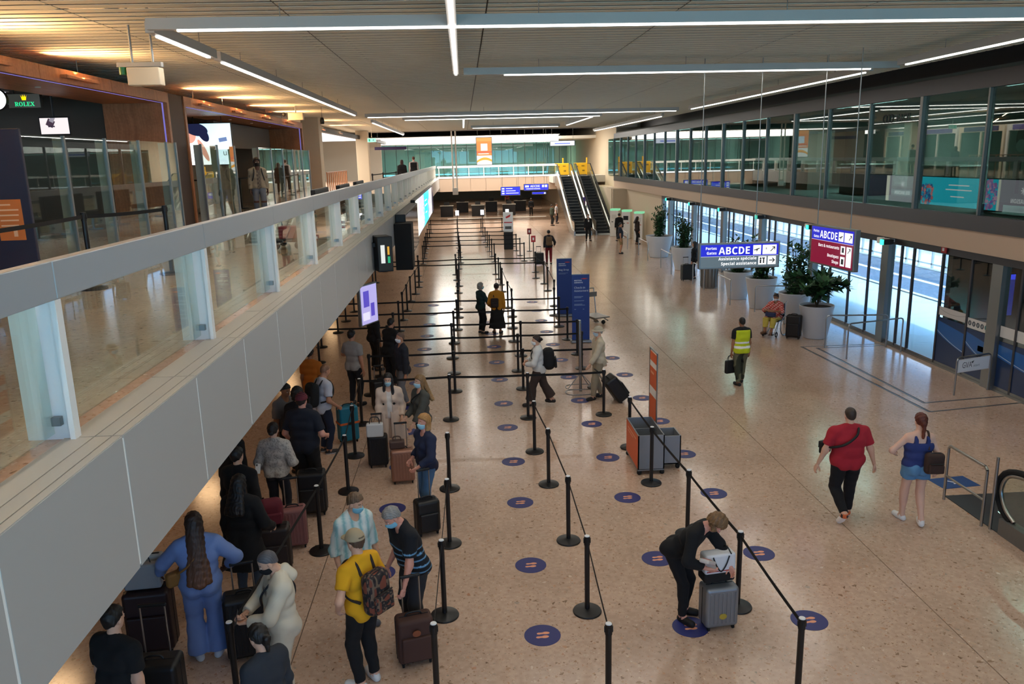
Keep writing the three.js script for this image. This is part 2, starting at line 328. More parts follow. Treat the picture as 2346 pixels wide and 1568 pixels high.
lineLamp('line lamp over the lounge glass at mid hall', 8.68, -17.2, 8.5, -30.4);
lineLamp('far line lamp along the lounge glass', 8.7, -35.3, 8.72, -54.0);
lineLamp('crosswise line lamp in the middle of the far ceiling', -3.6, -31.3, 8.3, -31.2, 0.1, 0.1);
lineLamp('thinner crosswise line lamp just behind the middle one', -2.4, -34.0, 5.8, -33.8, 0.1, 0.1);
lineLamp('short lengthwise line lamp in the middle of the far ceiling', 0.1, -34.2, 0.1, -43.5);
lineLamp('slanting far line lamp near the escalators', 5.5, -34.2, 5.5, -43.2);
lineLamp('last crosswise line lamp before the far bridge', 0.5, -44.2, 5.3, -44.3, 0.1, 0.1);
lineLamp('added crosswise line lamp overhead behind the viewer', -3.75, 3, 8.9, 3, 0.1, 0.1);  // this and the next three: unseen lamps added to brighten the foreground
lineLamp('added lengthwise line lamp overhead beside the viewer on the mezzanine side', -2.2, -5, -2.2, 2.5);
lineLamp('added lengthwise line lamp overhead right of the viewer', 2.6, -5.2, 2.6, 2.5);
lineLamp('added lengthwise line lamp overhead far right of the viewer', 5.6, -5.2, 5.6, 2.5);

{ // luminous band over the far upper level
  const t = thing('light_band', 'broad luminous white band above the far bridge', 'lamp');
  mesh('diffuser', span(-13.5, 8.4, 6.75, 7.3, -71.4, -71.3), glow('#fffaf0', 1.35), t);
  mesh('frame', [span(-13.6, 8.5, 7.3, 7.36, -71.5, -71.25), span(-13.6, 8.5, 6.7, 6.75, -71.5, -71.25)], M.white, t);
  areaLight(0xfffaf0, 1.6, 21, 0.55, [-2.5, 7.02, -71.2], [-2.5, 7.02, -60]);
}
// ================================================================ shops on the mezzanine
function portal(label, z0, z1, joints) {   // deep wooden portal, open towards the hall; z0 near, z1 far
  const t = thing('shop_portal', label, 'portal', [0, 0, 0], 0, 'wooden shop portals');
  const X = -6.5, D = 1.4, th = 0.12;
  let a = z0; const cuts = [...joints, z1];
  for (const b of cuts) { mesh('header_panel', span(X - 0.03, X, 6.78, 7.0, b + 0.004, a - 0.004), M.wood, t); a = b; }
  mesh('soffit', span(X - D, X - 0.03, 6.78, 6.86, z1, z0), M.wood, t);
  mesh('header_top', span(X - D, X - 0.03, 6.94, 7.0, z1, z0), M.wood, t);
  mesh('far_jamb', span(X - D, X, YU, 6.78, z1, z1 + th), M.wood, t);
  mesh('near_jamb', span(X - D, X, YU, 6.78, z0 - th, z0), M.wood, t);
  mesh('light_line', [span(X - 0.115, X - 0.1, 6.772, 6.78, z1 + th, z0 - th), span(X - 0.12, X - 0.09, 5.9, 6.78, z1 + th, z1 + th + 0.012)], glow('#8f86e8', 0.35), t);
  for (let z = z0 - 2; z > z1 + 1; z -= 2.6) { mesh('hanger', rod([X - 0.4, 7.0, z], [X - 0.4, YC + 0.1, z], 0.008, 6), M.brushed, t); mesh('soffit_spot', cyl(0.05, 0.05, 0.02, X - 0.7, 6.765, z + 0.9), M.ceilingWhite, t); }
  return t;
}
portal('near wooden shop portal with the dark watch shop behind glass', 2, -18.95, [-3, -8.2, -13.4, -16]);
portal('second wooden shop portal with the bright advertising screen', -19.95, -34.2, [-25.2, -30.4]);
struct('trim_2', span(-7.9, -6.52, YU, 7.0, -19.9, -19.0), std('#3b2417', 0.6), 'dark brown pier between the shop portals');
{ // uplights on top of the portals wash the ceiling with warm light
  for (const [z, w] of [[-4, 1.6], [-8.6, 1.6], [-11.6, 1.6], [-14.6, 1.2], [-21.5, 1.2], [-24.5, 1.3], [-28, 1.3], [-31.5, 1.3], [-38.5, 1.2], [-44, 1.2]]) {
    const t = thing('uplight', z > -19 ? 'flat warm uplight lying on the near shop portal, ' + ORD[Math.round((-z - 4) / 3.5)] + ' from the viewer' : z > -35 ? 'flat warm uplight lying on the second shop portal, at ' + ORD[Math.round((-z - 21.5) / 3.3)] + ' place' : 'flat warm uplight past the shop portals, ' + ORD[z < -40 ? 1 : 0] + ' one', 'lamp', [-6.42, 6.9, z], 0, 'warm uplights');
    mesh('casing', span(-0.05, 0.05, -0.05, 0.0, -w / 2, w / 2), M.wood, t); mesh('lens', span(-0.035, 0.035, 0, 0.004, -w / 2 + 0.05, w / 2 - 0.05), glow('#ffc98a', 2), t); mesh('bracket', span(-0.08, -0.05, -0.05, 0.0, -0.05, 0.05), M.wood, t);
    areaLight(0xffc688, UPLAMP, 0.07, w - 0.1, [-6.42, 6.915, z], [-5.9, 7.75, z]);
  }
}
{ // glazed screen in front of the portals
  const t = thing('glass_screen', 'row of tall glass screens with steel posts before the shops', 'screen');
  const X = -6.3, zs = []; for (let z = -1.4; z > -18.6; z -= 1.5) zs.push(z);
  zs.push(-18.45); const zs2 = [-20.2, -21.5, -23.1, -25.7, -27.4, -29.1, -30.8, -32.5, -34];
  const gp = box(0.05, 2.06, 0.05), gf = box(0.16, 2.04, 0.012);
  for (const list of [zs, zs2]) list.forEach((z, i) => {
    const p = mesh('post', gp, M.brushed, t); p.position.set(X, YU + 1.03, z);
    const f = mesh('fin', gf, std('#98a29c', 0.3), t); f.position.set(X - 0.1, YU + 1.02, z - 0.03);
    if (i < list.length - 1 && !(list === zs2 && i === 2)) mesh('pane', span(X - 0.005, X + 0.005, YU + 0.03, YU + 2.05, list[i + 1] + 0.03, z - 0.03), M.glass, t);
  });
}
{ // inside the near shop: back wall, ceiling, counters, screens
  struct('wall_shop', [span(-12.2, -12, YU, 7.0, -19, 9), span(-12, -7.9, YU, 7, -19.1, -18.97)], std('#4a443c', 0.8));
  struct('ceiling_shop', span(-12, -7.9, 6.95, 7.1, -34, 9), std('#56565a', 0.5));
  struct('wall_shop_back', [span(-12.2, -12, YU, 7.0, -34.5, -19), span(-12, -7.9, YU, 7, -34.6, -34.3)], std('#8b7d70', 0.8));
  const sh = thing('roller_shutter', 'dark rolled down slat shutter at the back of the near shop', 'shutter', [-11.9, YU, -13]);
  for (let k = 0; k < 22; k++) mesh('slat', span(0, 0.03, k * 0.12, k * 0.12 + 0.11, -3.2, 3.2), cm('#2d3330', 0.45, 0.4), sh);
  for (const [x, z, l] of [[-9.6, -12.3, 'long dark glass-topped counter in the near shop'], [-9.6, -16.4, 'short wooden counter at the end of the near shop']]) {
    const t = thing('shop_counter', l, 'counter', [x, YU, z]), w = l.startsWith('long') ? 2.2 : 1.2;
    mesh('body', span(-0.3, 0.3, 0, 0.85, -w, w), l.startsWith('long') ? cm('#2a211a', 0.5) : M.wood, t); mesh('glass_top', rbox(0.62, 0.25, 2 * w, 0.01, 0, 0.975, 0), M.glassTeal, t); mesh('light_strip', span(0.28, 0.305, 1.07, 1.085, -w, w), glow('#cfe4ff', 1.2), t);
  }
  for (let k = 0; k < 5; k++) { const t = thing('bar_stool', 'dark bar stool at the long shop counter, ' + ORD[k] + ' from the viewer', 'stool', [-8.7, YU, -10.4 - k * 0.95], 0, 'shop bar stools'); mesh('seat', cyl(0.18, 0.18, 0.06, 0, 0.72, 0), M.dark, t); mesh('stem', cyl(0.025, 0.025, 0.72, 0, 0.02, 0, 10), M.dark, t); mesh('foot', cyl(0.2, 0.18, 0.025, 0, 0, 0), M.dark, t); mesh('backrest', rbox(0.05, 0.22, 0.32, 0.02, -0.16, 0.9, 0), M.dark, t); }
  [[-9.8, -9, 'near'], [-9.8, -13.4, 'middle'], [-9.8, -17.2, 'far']].forEach(([x, z, o]) => { const t = thing('shop_lamp', o + ' flat lamp in the dark shop ceiling behind the first portal', 'lamp', [x, 6.95, z], 0, 'shop ceiling lamps'); mesh('frame', span(-0.75, 0.75, -0.02, 0, -0.12, 0.12), M.white, t); mesh('diffuser', span(-0.7, 0.7, -0.03, -0.02, -0.08, 0.08), glow('#e8ecff', 0.6), t); areaLight(0xe8ecff, 9, 1.4, 0.16, [x, 6.91, z], [x, 0, z - 0.01]); });
  // hanging illuminated signs
  const sg = thing('lightbox_sign', 'dark hanging sign with glowing green lettering and yellow crown', 'sign', [-8.55, 6.72, -16.9]);
  mesh('casing', rbox(0.62, 0.28, 0.1, 0.01), cm('#3d403c', 0.5), sg);
  const rx = mesh('face', panel(0.6, 0.26), screenMat(512, 224, (c, w, h) => {
    c.fillStyle = '#2c2e2b'; c.fillRect(0, 0, w, h); c.fillStyle = '#23e08e'; c.font = 'bold 92px serif'; c.textAlign = 'center'; c.fillText('ROLEX', w / 2, 196);
    c.fillStyle = '#ffd400'; c.beginPath(); c.moveTo(206, 14); c.lineTo(228, 58); c.lineTo(240, 6); c.lineTo(256, 54); c.lineTo(272, 6); c.lineTo(284, 58); c.lineTo(306, 14); c.lineTo(288, 100); c.lineTo(224, 100); c.fill();
  }, 1.1), sg); rx.position.z = 0.051;
  mesh('hanger', [rod([-0.2, 0.14, 0], [-0.2, 0.25, 0], 0.008), rod([0.2, 0.14, 0], [0.2, 0.25, 0], 0.008)], M.dark, sg);
  const rd = thing('round_sign', 'round white glowing disc sign beside the green lettering', 'sign', [-8.9, 6.73, -16.55]);
  const dg = new THREE.CylinderGeometry(0.2, 0.2, 0.08, 40).rotateX(Math.PI / 2); mesh('casing', dg, M.dark, rd); const dd = mesh('face', new THREE.CircleGeometry(0.19, 40), glow('#ffffff', 1.1), rd); dd.position.z = 0.042; mesh('hanger', rod([0, 0.18, 0], [0, 0.23, 0], 0.01), M.dark, rd);
  const tv = thing('ceiling_television', 'small ceiling television showing a watch on pale ground', 'television', [-8.1, 6.24, -17]);
  mesh('casing', rbox(0.6, 0.36, 0.05, 0.01), M.black, tv);
  const tf = mesh('screen', panel(0.55, 0.31), screenMat(256, 144, (c, w, h) => { c.fillStyle = '#e8dcdc'; c.fillRect(0, 0, w, h); c.fillStyle = '#3c2c3a'; c.save(); c.translate(95, 45); c.rotate(0.5); c.fillRect(-34, -30, 66, 64); c.fillStyle = '#8a8690'; c.fillRect(-20, -60, 40, 50); c.restore(); c.fillStyle = '#2a2030'; c.fillRect(70, 70, 60, 12); }, 0.9), tv); tf.position.z = 0.027;
  mesh('bracket', rod([0, 0.18, 0], [0, 0.72, 0], 0.02), M.dark, tv);
  // bright advertising screen in the second portal
  const ad = thing('advertising_screen', 'large bright advertising screen with a dark-haired woman on pale blue', 'screen', [-7.35, 6.0, -24.4]);
  mesh('casing', rbox(1.36, 1.2, 0.09, 0.01), M.black, ad);
  const af = mesh('display', panel(1.32, 1.16), screenMat(512, 450, (c, w, h) => {
    const g = c.createLinearGradient(0, 0, w, h); g.addColorStop(0, '#9fdcf2'); g.addColorStop(1, '#eef6ff'); c.fillStyle = g; c.fillRect(0, 0, w, h);
    c.fillStyle = '#fbfbfb'; c.beginPath(); c.ellipse(150, 330, 150, 190, 0.3, 0, 7); c.fill(); c.fillStyle = '#c98a78'; c.beginPath(); c.ellipse(60, 130, 62, 80, 0.2, 0, 7); c.fill(); c.beginPath(); c.ellipse(190, 290, 30, 130, -0.4, 0, 7); c.fill();
    c.fillStyle = '#161a33'; c.beginPath(); c.ellipse(130, 60, 130, 70, 0.25, 0, 7); c.fill(); c.beginPath(); c.ellipse(205, 115, 48, 90, -0.5, 0, 7); c.fill(); c.beginPath(); c.ellipse(10, 200, 30, 60, 0, 0, 7); c.fill();
    c.fillStyle = '#5d6f96'; c.save(); c.translate(415, 175); c.rotate(-0.15); c.fillRect(-45, -20, 90, 44); c.restore(); c.fillStyle = '#ffffff'; c.fillRect(400, 205, 30, 10); c.fillStyle = '#394047'; c.font = '82px sans-serif'; c.fillText('uh', 402, 350);
  }, 1.25), ad); af.position.z = 0.047; mesh('hanger', [rod([-0.4, 0.6, 0], [-0.4, 0.78, 0], 0.012), rod([0.4, 0.6, 0], [0.4, 0.78, 0], 0.012)], M.dark, ad);
  const bp = thing('dark_banner_panel', 'dark blue information panel with orange notice behind the near barrier belt', 'panel', [-5.8, YU, -10.3], 0.06);
  mesh('board', rbox(0.9, 2.0, 0.06, 0.01, 0, 1.04, 0), std('#25223a', 0.5), bp); mesh('foot', span(-0.45, 0.45, 0, 0.04, -0.2, 0.2), M.brushed, bp);
  const bo = mesh('notice', panel(0.3, 0.5), printMat(128, 220, (c, w, h) => { c.fillStyle = '#d97a35'; c.fillRect(0, 0, w, h); c.fillStyle = '#f3c9a0'; for (let k = 0; k < 5; k++) c.fillRect(14, 24 + k * 28, 60 + (k * 37) % 40, 8); c.fillRect(70, 160, 20, 40); }), bp); bo.position.set(0.2, 0.95, 0.032);
  for (const [x, w] of [[0.0, 0.5]]) { const m = mesh('small_print', panel(w, 0.12), printMat(128, 32, (c, ww, h) => { c.fillStyle = '#25223a'; c.fillRect(0, 0, ww, h); c.fillStyle = '#6f6a8c'; c.fillRect(10, 10, 70, 8); }), bp); m.position.set(x, 1.6, 0.032); }
  // second shop: high tables, partition, white cabinet
  for (const [x, z, l] of [[-8.6, -27.5, 'near black high table in the second shop'], [-8.0, -29.6, 'middle black high table in the second shop'], [-7.6, -31.8, 'far black high table in the second shop']]) { const t = thing('high_table', l, 'table', [x, YU, z], 0, 'black high tables'); mesh('top', cyl(0.35, 0.35, 0.04, 0, 1.06, 0), M.dark, t); mesh('stem', cyl(0.04, 0.04, 1.06, 0, 0, 0, 10), M.dark, t); mesh('foot', cyl(0.28, 0.25, 0.03, 0, 0, 0), M.dark, t); }
  solo('partition_board', span(-7.9, -7.7, 5.95, 6.75, -33.5, -26.2), cm('#6f6459', 0.7), 'grey brown hanging partition board behind the advertising screen', 'board');
  solo('wall_cabinet', rbox(1.0, 2.3, 0.5, 0.02, -7.9, YU + 1.15, -26.6), cm('#c8b8a4', 0.6), 'tall pale cabinet beside the walking woman upstairs', 'cabinet');
  for (let k = 0; k < 6; k++) solo('door_leaf', rbox(0.06, 2.1, 0.9, 0.01, -9.9, YU + 1.05, -27.2 - k * 1.05), cm('#a99a88', 0.5), 'pale door leaf at the back of the second shop, ' + ORD[k] + ' from the viewer', 'door', 'back doors of the second shop');
}
{ // mezzanine beyond the portals: columns, kiosk front, furniture
  [[-6.5, -36.2], [-6.3, -52.5]].forEach(([x, z], i) => struct('column', rbox(0.75, 3.45, 0.75, 0.02, x, YU + 1.725, z), M.cream, i ? 'slim far cream column' : 'square cream column past the second portal'));
  struct('wall_gallery', [span(-13.9, -13.7, YU, 7.3, -70, -35), span(-12, -6.9, YU, 7.2, -70.5, -70.2)], std('#a8a296', 0.7));
  struct('trim_3', span(-6.62, -6.4, 6.78, 7.0, -70, -36.6), M.dark, 'dark cornice line beyond the portals');
  const k = thing('gallery_light', 'white glowing ceiling panel over the far gallery', 'lamp', [-10, 7.0, -50]);
  mesh('diffuser', span(-2.6, 2.6, -0.02, 0, -14, 10), glow('#ffffff', 0.9), k); mesh('frame', span(-2.7, 2.7, 0, 0.06, -14.1, 10.1), M.white, k); areaLight(0xfff6e8, 1.6, 5.2, 24, [-10, 6.97, -52], [-10, 4, -52]);
  for (let q = 0; q < 6; q++) { const t = thing('gallery_shopfront', 'pale gallery shop front with glass door, ' + ORD[q] + ' past the portals', 'shop front', [-11.4, YU, -38 - q * 5], 0, 'gallery shop fronts'); mesh('frame', [span(-0.1, 0.1, 2.5, 2.9, -2.4, 2.4), span(-0.1, 0.1, 0, 2.5, -2.4, -2.2), span(-0.1, 0.1, 0, 2.5, 2.2, 2.4), span(-0.1, 0.1, 0, 2.5, -0.05, 0.05)], q % 2 ? M.cream : M.paint, t); mesh('pane', span(-0.02, 0.02, 0, 2.5, -2.2, 2.2), M.glassTeal, t); mesh('sign_band', span(0.1, 0.14, 2.55, 2.85, -1.8, 1.8), cm(q % 2 ? '#2d2352' : '#5a4f86', 0.5), t); }
  const hang = thing('purple_sign', 'long dark purple hanging sign over the far gallery', 'sign', [-5.2, 6.3, -60]); mesh('board', rbox(2.3, 0.22, 0.08, 0.01), cm('#2a1c4e', 0.5), hang); mesh('hanger', [rod([-0.9, 0.1, 0], [-0.9, 1.66, 0], 0.01), rod([0.9, 0.1, 0], [0.9, 1.66, 0], 0.01)], M.brushed, hang);
  const st = thing('seating_barrier', 'row of thin wooden posts fencing the gallery seating', 'barrier', [-6.6, YU, -40]); for (let q = 0; q < 12; q++) mesh('post', cyl(0.03, 0.03, 1.05, 0, 0, -q * 0.6, 8), M.wood, st); mesh('top_rail', span(-0.03, 0.03, 1.05, 1.09, -6.7, 0.1), M.wood, st);
  // things kept behind the glass guard rail at the middle of the mezzanine
  const tr = thing('parcel_trolley', 'dark trolley with a red box near the guard rail', 'trolley', [-3.3, YU, -15.3]); mesh('deck', rbox(0.5, 0.05, 0.8, 0.02, 0, 0.16, 0), M.dark, tr); mesh('handle', tube([[-0.2, 0.18, -0.38], [-0.2, 0.75, -0.42], [0.2, 0.75, -0.42], [0.2, 0.18, -0.38]], 0.014, 30), M.steel, tr); mesh('box', rbox(0.3, 0.22, 0.3, 0.01, 0, 0.3, 0.1), cm('#a03038', 0.6), tr); mesh('wheel', [ball(0.07, -0.2, 0.07, -0.3), ball(0.07, 0.2, 0.07, -0.3), ball(0.07, -0.2, 0.07, 0.3), ball(0.07, 0.2, 0.07, 0.3)], M.rubber, tr);
  [[-3.1, -19.2, 'first'], [-3.0, -22.2, 'second'], [-3.0, -25.5, 'third']].forEach(([x, z, o]) => { const t = thing('waiting_bench', 'dark upholstered waiting bench behind the guard rail, ' + o + ' from the viewer', 'bench', [x, YU, z], 0, 'benches behind the guard rail'); mesh('seat', rbox(0.55, 0.12, 1.9, 0.03, 0, 0.42, 0), M.dark, t); mesh('backrest', rbox(0.1, 0.5, 1.9, 0.03, -0.26, 0.72, 0), M.dark, t); for (const zz of [-0.8, 0.8]) mesh('leg', [span(-0.25, 0.25, 0, 0.04, zz - 0.03, zz + 0.03), span(-0.03, 0.03, 0.04, 0.4, zz - 0.03, zz + 0.03)], M.steel, t); });
}

// ================================================================ belt stanchions
const gBase = merge([lathe([[0, 0], [0.172, 0], [0.175, 0.012], [0.168, 0.026], [0.06, 0.042], [0.034, 0.05], [0, 0.05]], 32)]);
const gPole = new THREE.CylinderGeometry(0.031, 0.031, 0.87, 16).translate(0, 0.475, 0);
const gHead = merge([new THREE.CylinderGeometry(0.036, 0.036, 0.11, 18).translate(0, 0.945, 0), box(0.02, 0.06, 0.085, 0, 0.945, 0), box(0.085, 0.06, 0.02, 0, 0.945, 0)]);
const gCap = new THREE.CylinderGeometry(0.029, 0.033, 0.008, 18).translate(0, 1.004, 0);
function stanchion(x, z, label, { y = 0, belt, belt2, cap = true, group = 'queue barrier posts', sag = 0.012 } = {}) {
  const t = thing('belt_stanchion', label, 'stanchion', [x, y, z], 0, group);
  mesh('base', gBase, M.postBlack, t); mesh('pole', gPole, M.postBlack, t); const hd = mesh('belt_head', gHead, M.black, t); if (cap) mesh('cap', gCap, M.cap, hd);
  for (const b of [belt, belt2]) if (b) {
    const dx = b[0] - x, dz = b[1] - z, L = Math.hypot(dx, dz), a = Math.atan2(dx, dz), n = 6, parts = [];
    for (let i = 0; i < n; i++) { const s0 = i / n, s1 = (i + 1) / n, f = (s) => 0.945 - sag * 4 * s * (1 - s); const e0 = 0.04 / L, q = (s) => e0 + s * (1 - 2 * e0); parts.push(bar([dx * q(s0), f(s0), dz * q(s0)], [dx * q(s1), f(s1), dz * q(s1)], 0.004, 0.048)); }
    mesh('belt', parts, M.belt, hd);
  }
  return t;
}
{
  const cols = { A: -4.2, B: -2.25, C: -0.4, D: 1.35, E: 3.05 };
  const say = { A: 'line under the mezzanine', B: 'line beside the dark queue', C: 'line left of the empty lane', D: 'line right of the empty lane', E: 'line beside the walkway' };
  // measured places, front to back
  const P = {
    A: [[-4.16, -21.64], [-4.43, -23.57], [-4.24, -25.58], [-4.25, -27.44], [-4.2, -29.22], [-4.1, -34.7], [-4.15, -36.3], [-4.1, -39.97]],
    B: [[-2.47, -7.2], [-2.21, -10.55], [-2.12, -12.63], [-2.22, -14.28], [-2.32, -16.14], [-2.37, -18.3], [-2.31, -19.9], [-2.25, -21.6], [-2.25, -23.5], [-2.25, -25.5], [-2.26, -27.3], [-2.23, -29.0], [-2.23, -31.06], [-2.14, -32.75], [-2.1, -34.57], [-2.16, -36.1], [-2.31, -38.04]],
    C: [[-0.45, -6.98], [-0.42, -8.72], [-0.39, -10.57], [-0.42, -12.54], [-0.45, -16.2], [-0.38, -18.3], [-0.42, -19.95], [-0.48, -21.6], [-0.45, -23.45], [-0.37, -25.4], [-0.34, -27.44], [-0.36, -29.06], [-0.37, -32.67], [-0.35, -34.5], [-0.46, -36.3], [-0.52, -38.1], [-0.38, -40.1]],
    D: [[1.24, -6.81], [1.31, -8.64], [1.32, -10.48], [1.25, -12.53], [1.15, -14.09], [1.19, -16.1], [1.25, -18.3], [1.24, -19.95], [1.43, -21.57], [1.35, -23.4], [1.42, -25.35], [1.52, -27.26], [1.47, -28.95], [1.44, -32.63], [1.46, -34.5], [1.45, -36.2], [1.38, -37.8]],
    E: [[3.11, -6.72], [3.14, -8.56], [3.06, -10.5], [2.97, -12.39], [2.95, -14.1], [2.81, -16.11], [2.95, -18.2], [2.9, -19.96], [3.0, -21.5], [2.97, -23.4], [2.94, -25.3], [3.0, -27.23], [3.2, -29.0], [3.32, -32.5], [3.36, -34.4], [3.15, -36.1], [3.31, -38.1]],
  };
  const rowZ = [-16.2, -18.3, -19.95, -21.6, -23.45, -25.4, -34.5, -36.25];
  const names = Object.keys(P);
  names.forEach((n, ci) => P[n].forEach(([x, z], i) => {
    const o = {}, next = P[n][i + 1];
    const inRow = rowZ.some((r) => Math.abs(r - z) < 0.35);
    const along = n === 'B' ? (z > -16 && i > 0) || (z < -27 && z > -38) : n === 'C' ? false : n === 'D' ? (z > -14.2) || (z < -27 && z > -34) : n === 'E' ? (z > -12.5) || (z < -26 && z > -38) : z < -27 && z > -29;
    if (along && next) o.belt = next;
    if (n === 'B' && i === 0) o.belt = P.B[1];
    if (n === 'C' && z > -12 && next) o.belt = next;
    if (inRow && ci < 4) { const q = P[names[ci + 1]].find((p) => Math.abs(p[1] - z) < 0.5); if (q && !(n === 'A' && z < -30 && z > -34)) o.belt2 = q; }
    o.cap = z > -17 && n !== 'A';
    if (n === 'E' && i === 4) o.sag = 0.2;
    stanchion(x, z, `black belt stanchion, ${ORD[i]} from the viewer in the ${say[n]}`, o);
  }));
  // far queue rows before the bridge
  [-42.5, -45, -47.5, -50, -53, -57, -61].forEach((z, r) => { const xs = [-2.3, -0.3, 1.5, 3.1]; xs.forEach((x, i) => stanchion(x - r * 0.05, z, `far black belt stanchion, ${ORD[i]} across of the ${ORD[r]} row past the grid`, { cap: false, belt: i < 3 ? [xs[i + 1] - r * 0.05, z] : null, group: 'far queue barrier posts' })); });
  // mezzanine barriers
  const U = [[-4.85, -7.6], [-4.9, -10.67], [-4.34, -11.97]];
  U.forEach(([x, z], i) => stanchion(x, z, `black belt stanchion on the mezzanine, ${ORD[i]} before the glass shop screen`, { y: YU, belt: U[i + 1], cap: false, group: 'mezzanine barrier posts' }));
  const V = [[-4.2, -38], [-4.0, -41], [-3.6, -44], [-3.4, -46]];
  V.forEach(([x, z], i) => stanchion(x, z, `black belt stanchion near the two walkers upstairs, ${ORD[i]} from the viewer`, { y: YU, belt: V[i + 1], cap: false, group: 'far mezzanine barrier posts' }));
}
{ // round floor stickers with orange footprints
  const art = (dim) => printMat(256, 256, (c, w, h) => {
    c.fillStyle = dim ? '#4a4550' : '#2b3170'; c.beginPath(); c.arc(128, 128, 127, 0, 7); c.fill();
    c.fillStyle = dim ? '#b59a8c' : '#f0a27c';
    const foot = (x, y, f) => { c.beginPath(); c.ellipse(x, y - 22, 16, 27, 0.06 * f, 0, 7); c.fill(); c.beginPath(); c.ellipse(x, y + 26, 12, 17, 0, 0, 7); c.fill(); c.fillRect(x - 10, y - 8, 20, 28); };
    c.save(); c.translate(128, 128); c.rotate(1.5); c.translate(-128, -128); foot(106, 122, 1); foot(150, 134, -1); c.restore();
  }, 0.45);
  const m = art(false), top = new THREE.CircleGeometry(0.21, 40).rotateX(-Math.PI / 2), g = new THREE.CylinderGeometry(0.212, 0.212, 0.003, 40);
  const zs = [-8.2, -9.84, -11.87, -13.65, -15.55, -17.2, -19.2, -20.95, -22.8, -24.6, -26.4, -28.2, -30];
  const nm = { '-1.32': 'lane of the women with suitcases', '0.72': 'empty middle lane', '2.46': 'lane of the woman in black', '3.88': 'walkway beside the barriers' };
  for (const x of [-1.32, 0.72, 2.46, 3.88]) zs.forEach((z, i) => {
    if (x === -1.32 && i < 1) return; if (x === 3.88 && i > 7) return;
    const t = thing('floor_sticker', `blue footprint sticker, ${ORD[i]} from the viewer in the ${nm[x]}`, 'floor sticker', [x, 0, z], 0, 'round floor stickers');
    mesh('backing', g, cm('#2b3170', 0.5), t).position.y = 0.0015; const f = mesh('print', top, m, t); f.position.y = 0.0034;
  });
}
// ================================================================ hanging signs
function label(c, txt, x, y, px, color = '#fff', align = 'left', weight = 'bold') { c.fillStyle = color; c.font = `${weight} ${px}px sans-serif`; c.textAlign = align; c.fillText(txt, x, y); }
function arrowUR(c, x, y, s) { c.strokeStyle = '#111'; c.lineWidth = s * 0.16; c.beginPath(); c.moveTo(x - s / 2, y + s / 2); c.lineTo(x + s / 2, y - s / 2); c.moveTo(x - s * 0.1, y - s / 2); c.lineTo(x + s / 2, y - s / 2); c.lineTo(x + s / 2, y + s * 0.1); c.stroke(); }
function arrowR(c, x, y, s) { c.strokeStyle = '#111'; c.lineWidth = s * 0.14; c.beginPath(); c.moveTo(x - s / 2, y); c.lineTo(x + s / 2, y); c.moveTo(x + s * 0.1, y - s * 0.4); c.lineTo(x + s / 2, y); c.lineTo(x + s * 0.1, y + s * 0.4); c.stroke(); }
function plane(c, x, y, s) { c.fillStyle = '#111'; c.save(); c.translate(x, y); c.rotate(-0.35); c.beginPath(); c.ellipse(0, 0, s, s * 0.16, 0, 0, 7); c.fill(); c.beginPath(); c.moveTo(-s * 0.1, 0); c.lineTo(-s * 0.5, s * 0.6); c.lineTo(-s * 0.2, s * 0.6); c.lineTo(s * 0.3, 0); c.fill(); c.beginPath(); c.moveTo(-s, 0); c.lineTo(-s * 1.05, -s * 0.4); c.lineTo(-s * 0.7, 0); c.fill(); c.restore(); }
function people2(c, x, y, s) { c.fillStyle = '#111'; c.beginPath(); c.arc(x - s * 0.25, y - s * 0.3, s * 0.12, 0, 7); c.fill(); c.fillRect(x - s * 0.35, y - s * 0.15, s * 0.2, s * 0.5); c.fillRect(x + 0.1 * s, y - s * 0.3, s * 0.16, s * 0.65); c.fillRect(x - s * 0.05, y - s * 0.4, s * 0.4, s * 0.12); }
function hangSign(name, lab, w, h, pos, turn, draw, cables, glowI = 0.8, px = 640) {
  const t = thing(name, lab, 'sign', pos, turn);
  mesh('casing', rbox(w, h, 0.12, 0.012), M.brushed, t);
  const f = mesh('face', panel(w - 0.07, h - 0.07), screenMat(px, Math.round(px * (h - 0.07) / (w - 0.07)), draw, glowI), t); f.position.z = 0.062;
  for (const x of cables) mesh('cable', rod([x, h / 2, 0], [x, (pos[2] < -56 ? 7.96 : 8.01) - pos[1], 0], 0.011, 8), M.brushed, t);
  return t;
}
hangSign('direction_sign', 'hanging blue and grey gate sign reading ABCDE above special assistance', 1.78, 0.56, [5.92, 3.22, -17.0], 0, (c, w, h) => {
  c.fillStyle = '#2326c8'; c.fillRect(0, 0, w, h * 0.52); c.fillStyle = '#59676f'; c.fillRect(0, h * 0.52, w, h * 0.48); c.fillStyle = '#d8d8e8'; c.fillRect(0, h * 0.51, w, 3);
  label(c, 'Portes', 130, h * 0.21, 30, '#fff', 'right'); label(c, 'Gates', 130, h * 0.42, 30, '#fff', 'right'); label(c, 'ABCDE', 146, h * 0.43, 82, '#fff');
  c.fillStyle = '#f4f4f4'; c.fillRect(430, 10, 66, h * 0.42); c.fillRect(508, 10, 116, h * 0.42); plane(c, 463, h * 0.24, 24); arrowUR(c, 592, h * 0.25, 34); c.fillStyle = '#999'; c.fillRect(535, h * 0.18, 8, 14);
  label(c, 'Assistance spéciale', 462, h * 0.69, 34, '#fff', 'right'); label(c, 'Special assistance', 462, h * 0.91, 34, '#fff', 'right');
  c.fillStyle = '#f4f4f4'; c.fillRect(476, h * 0.56, 68, h * 0.37); c.fillRect(554, h * 0.56, 68, h * 0.37); people2(c, 510, h * 0.75, 60); arrowR(c, 588, h * 0.745, 44);
}, [-0.87, 0.35]);
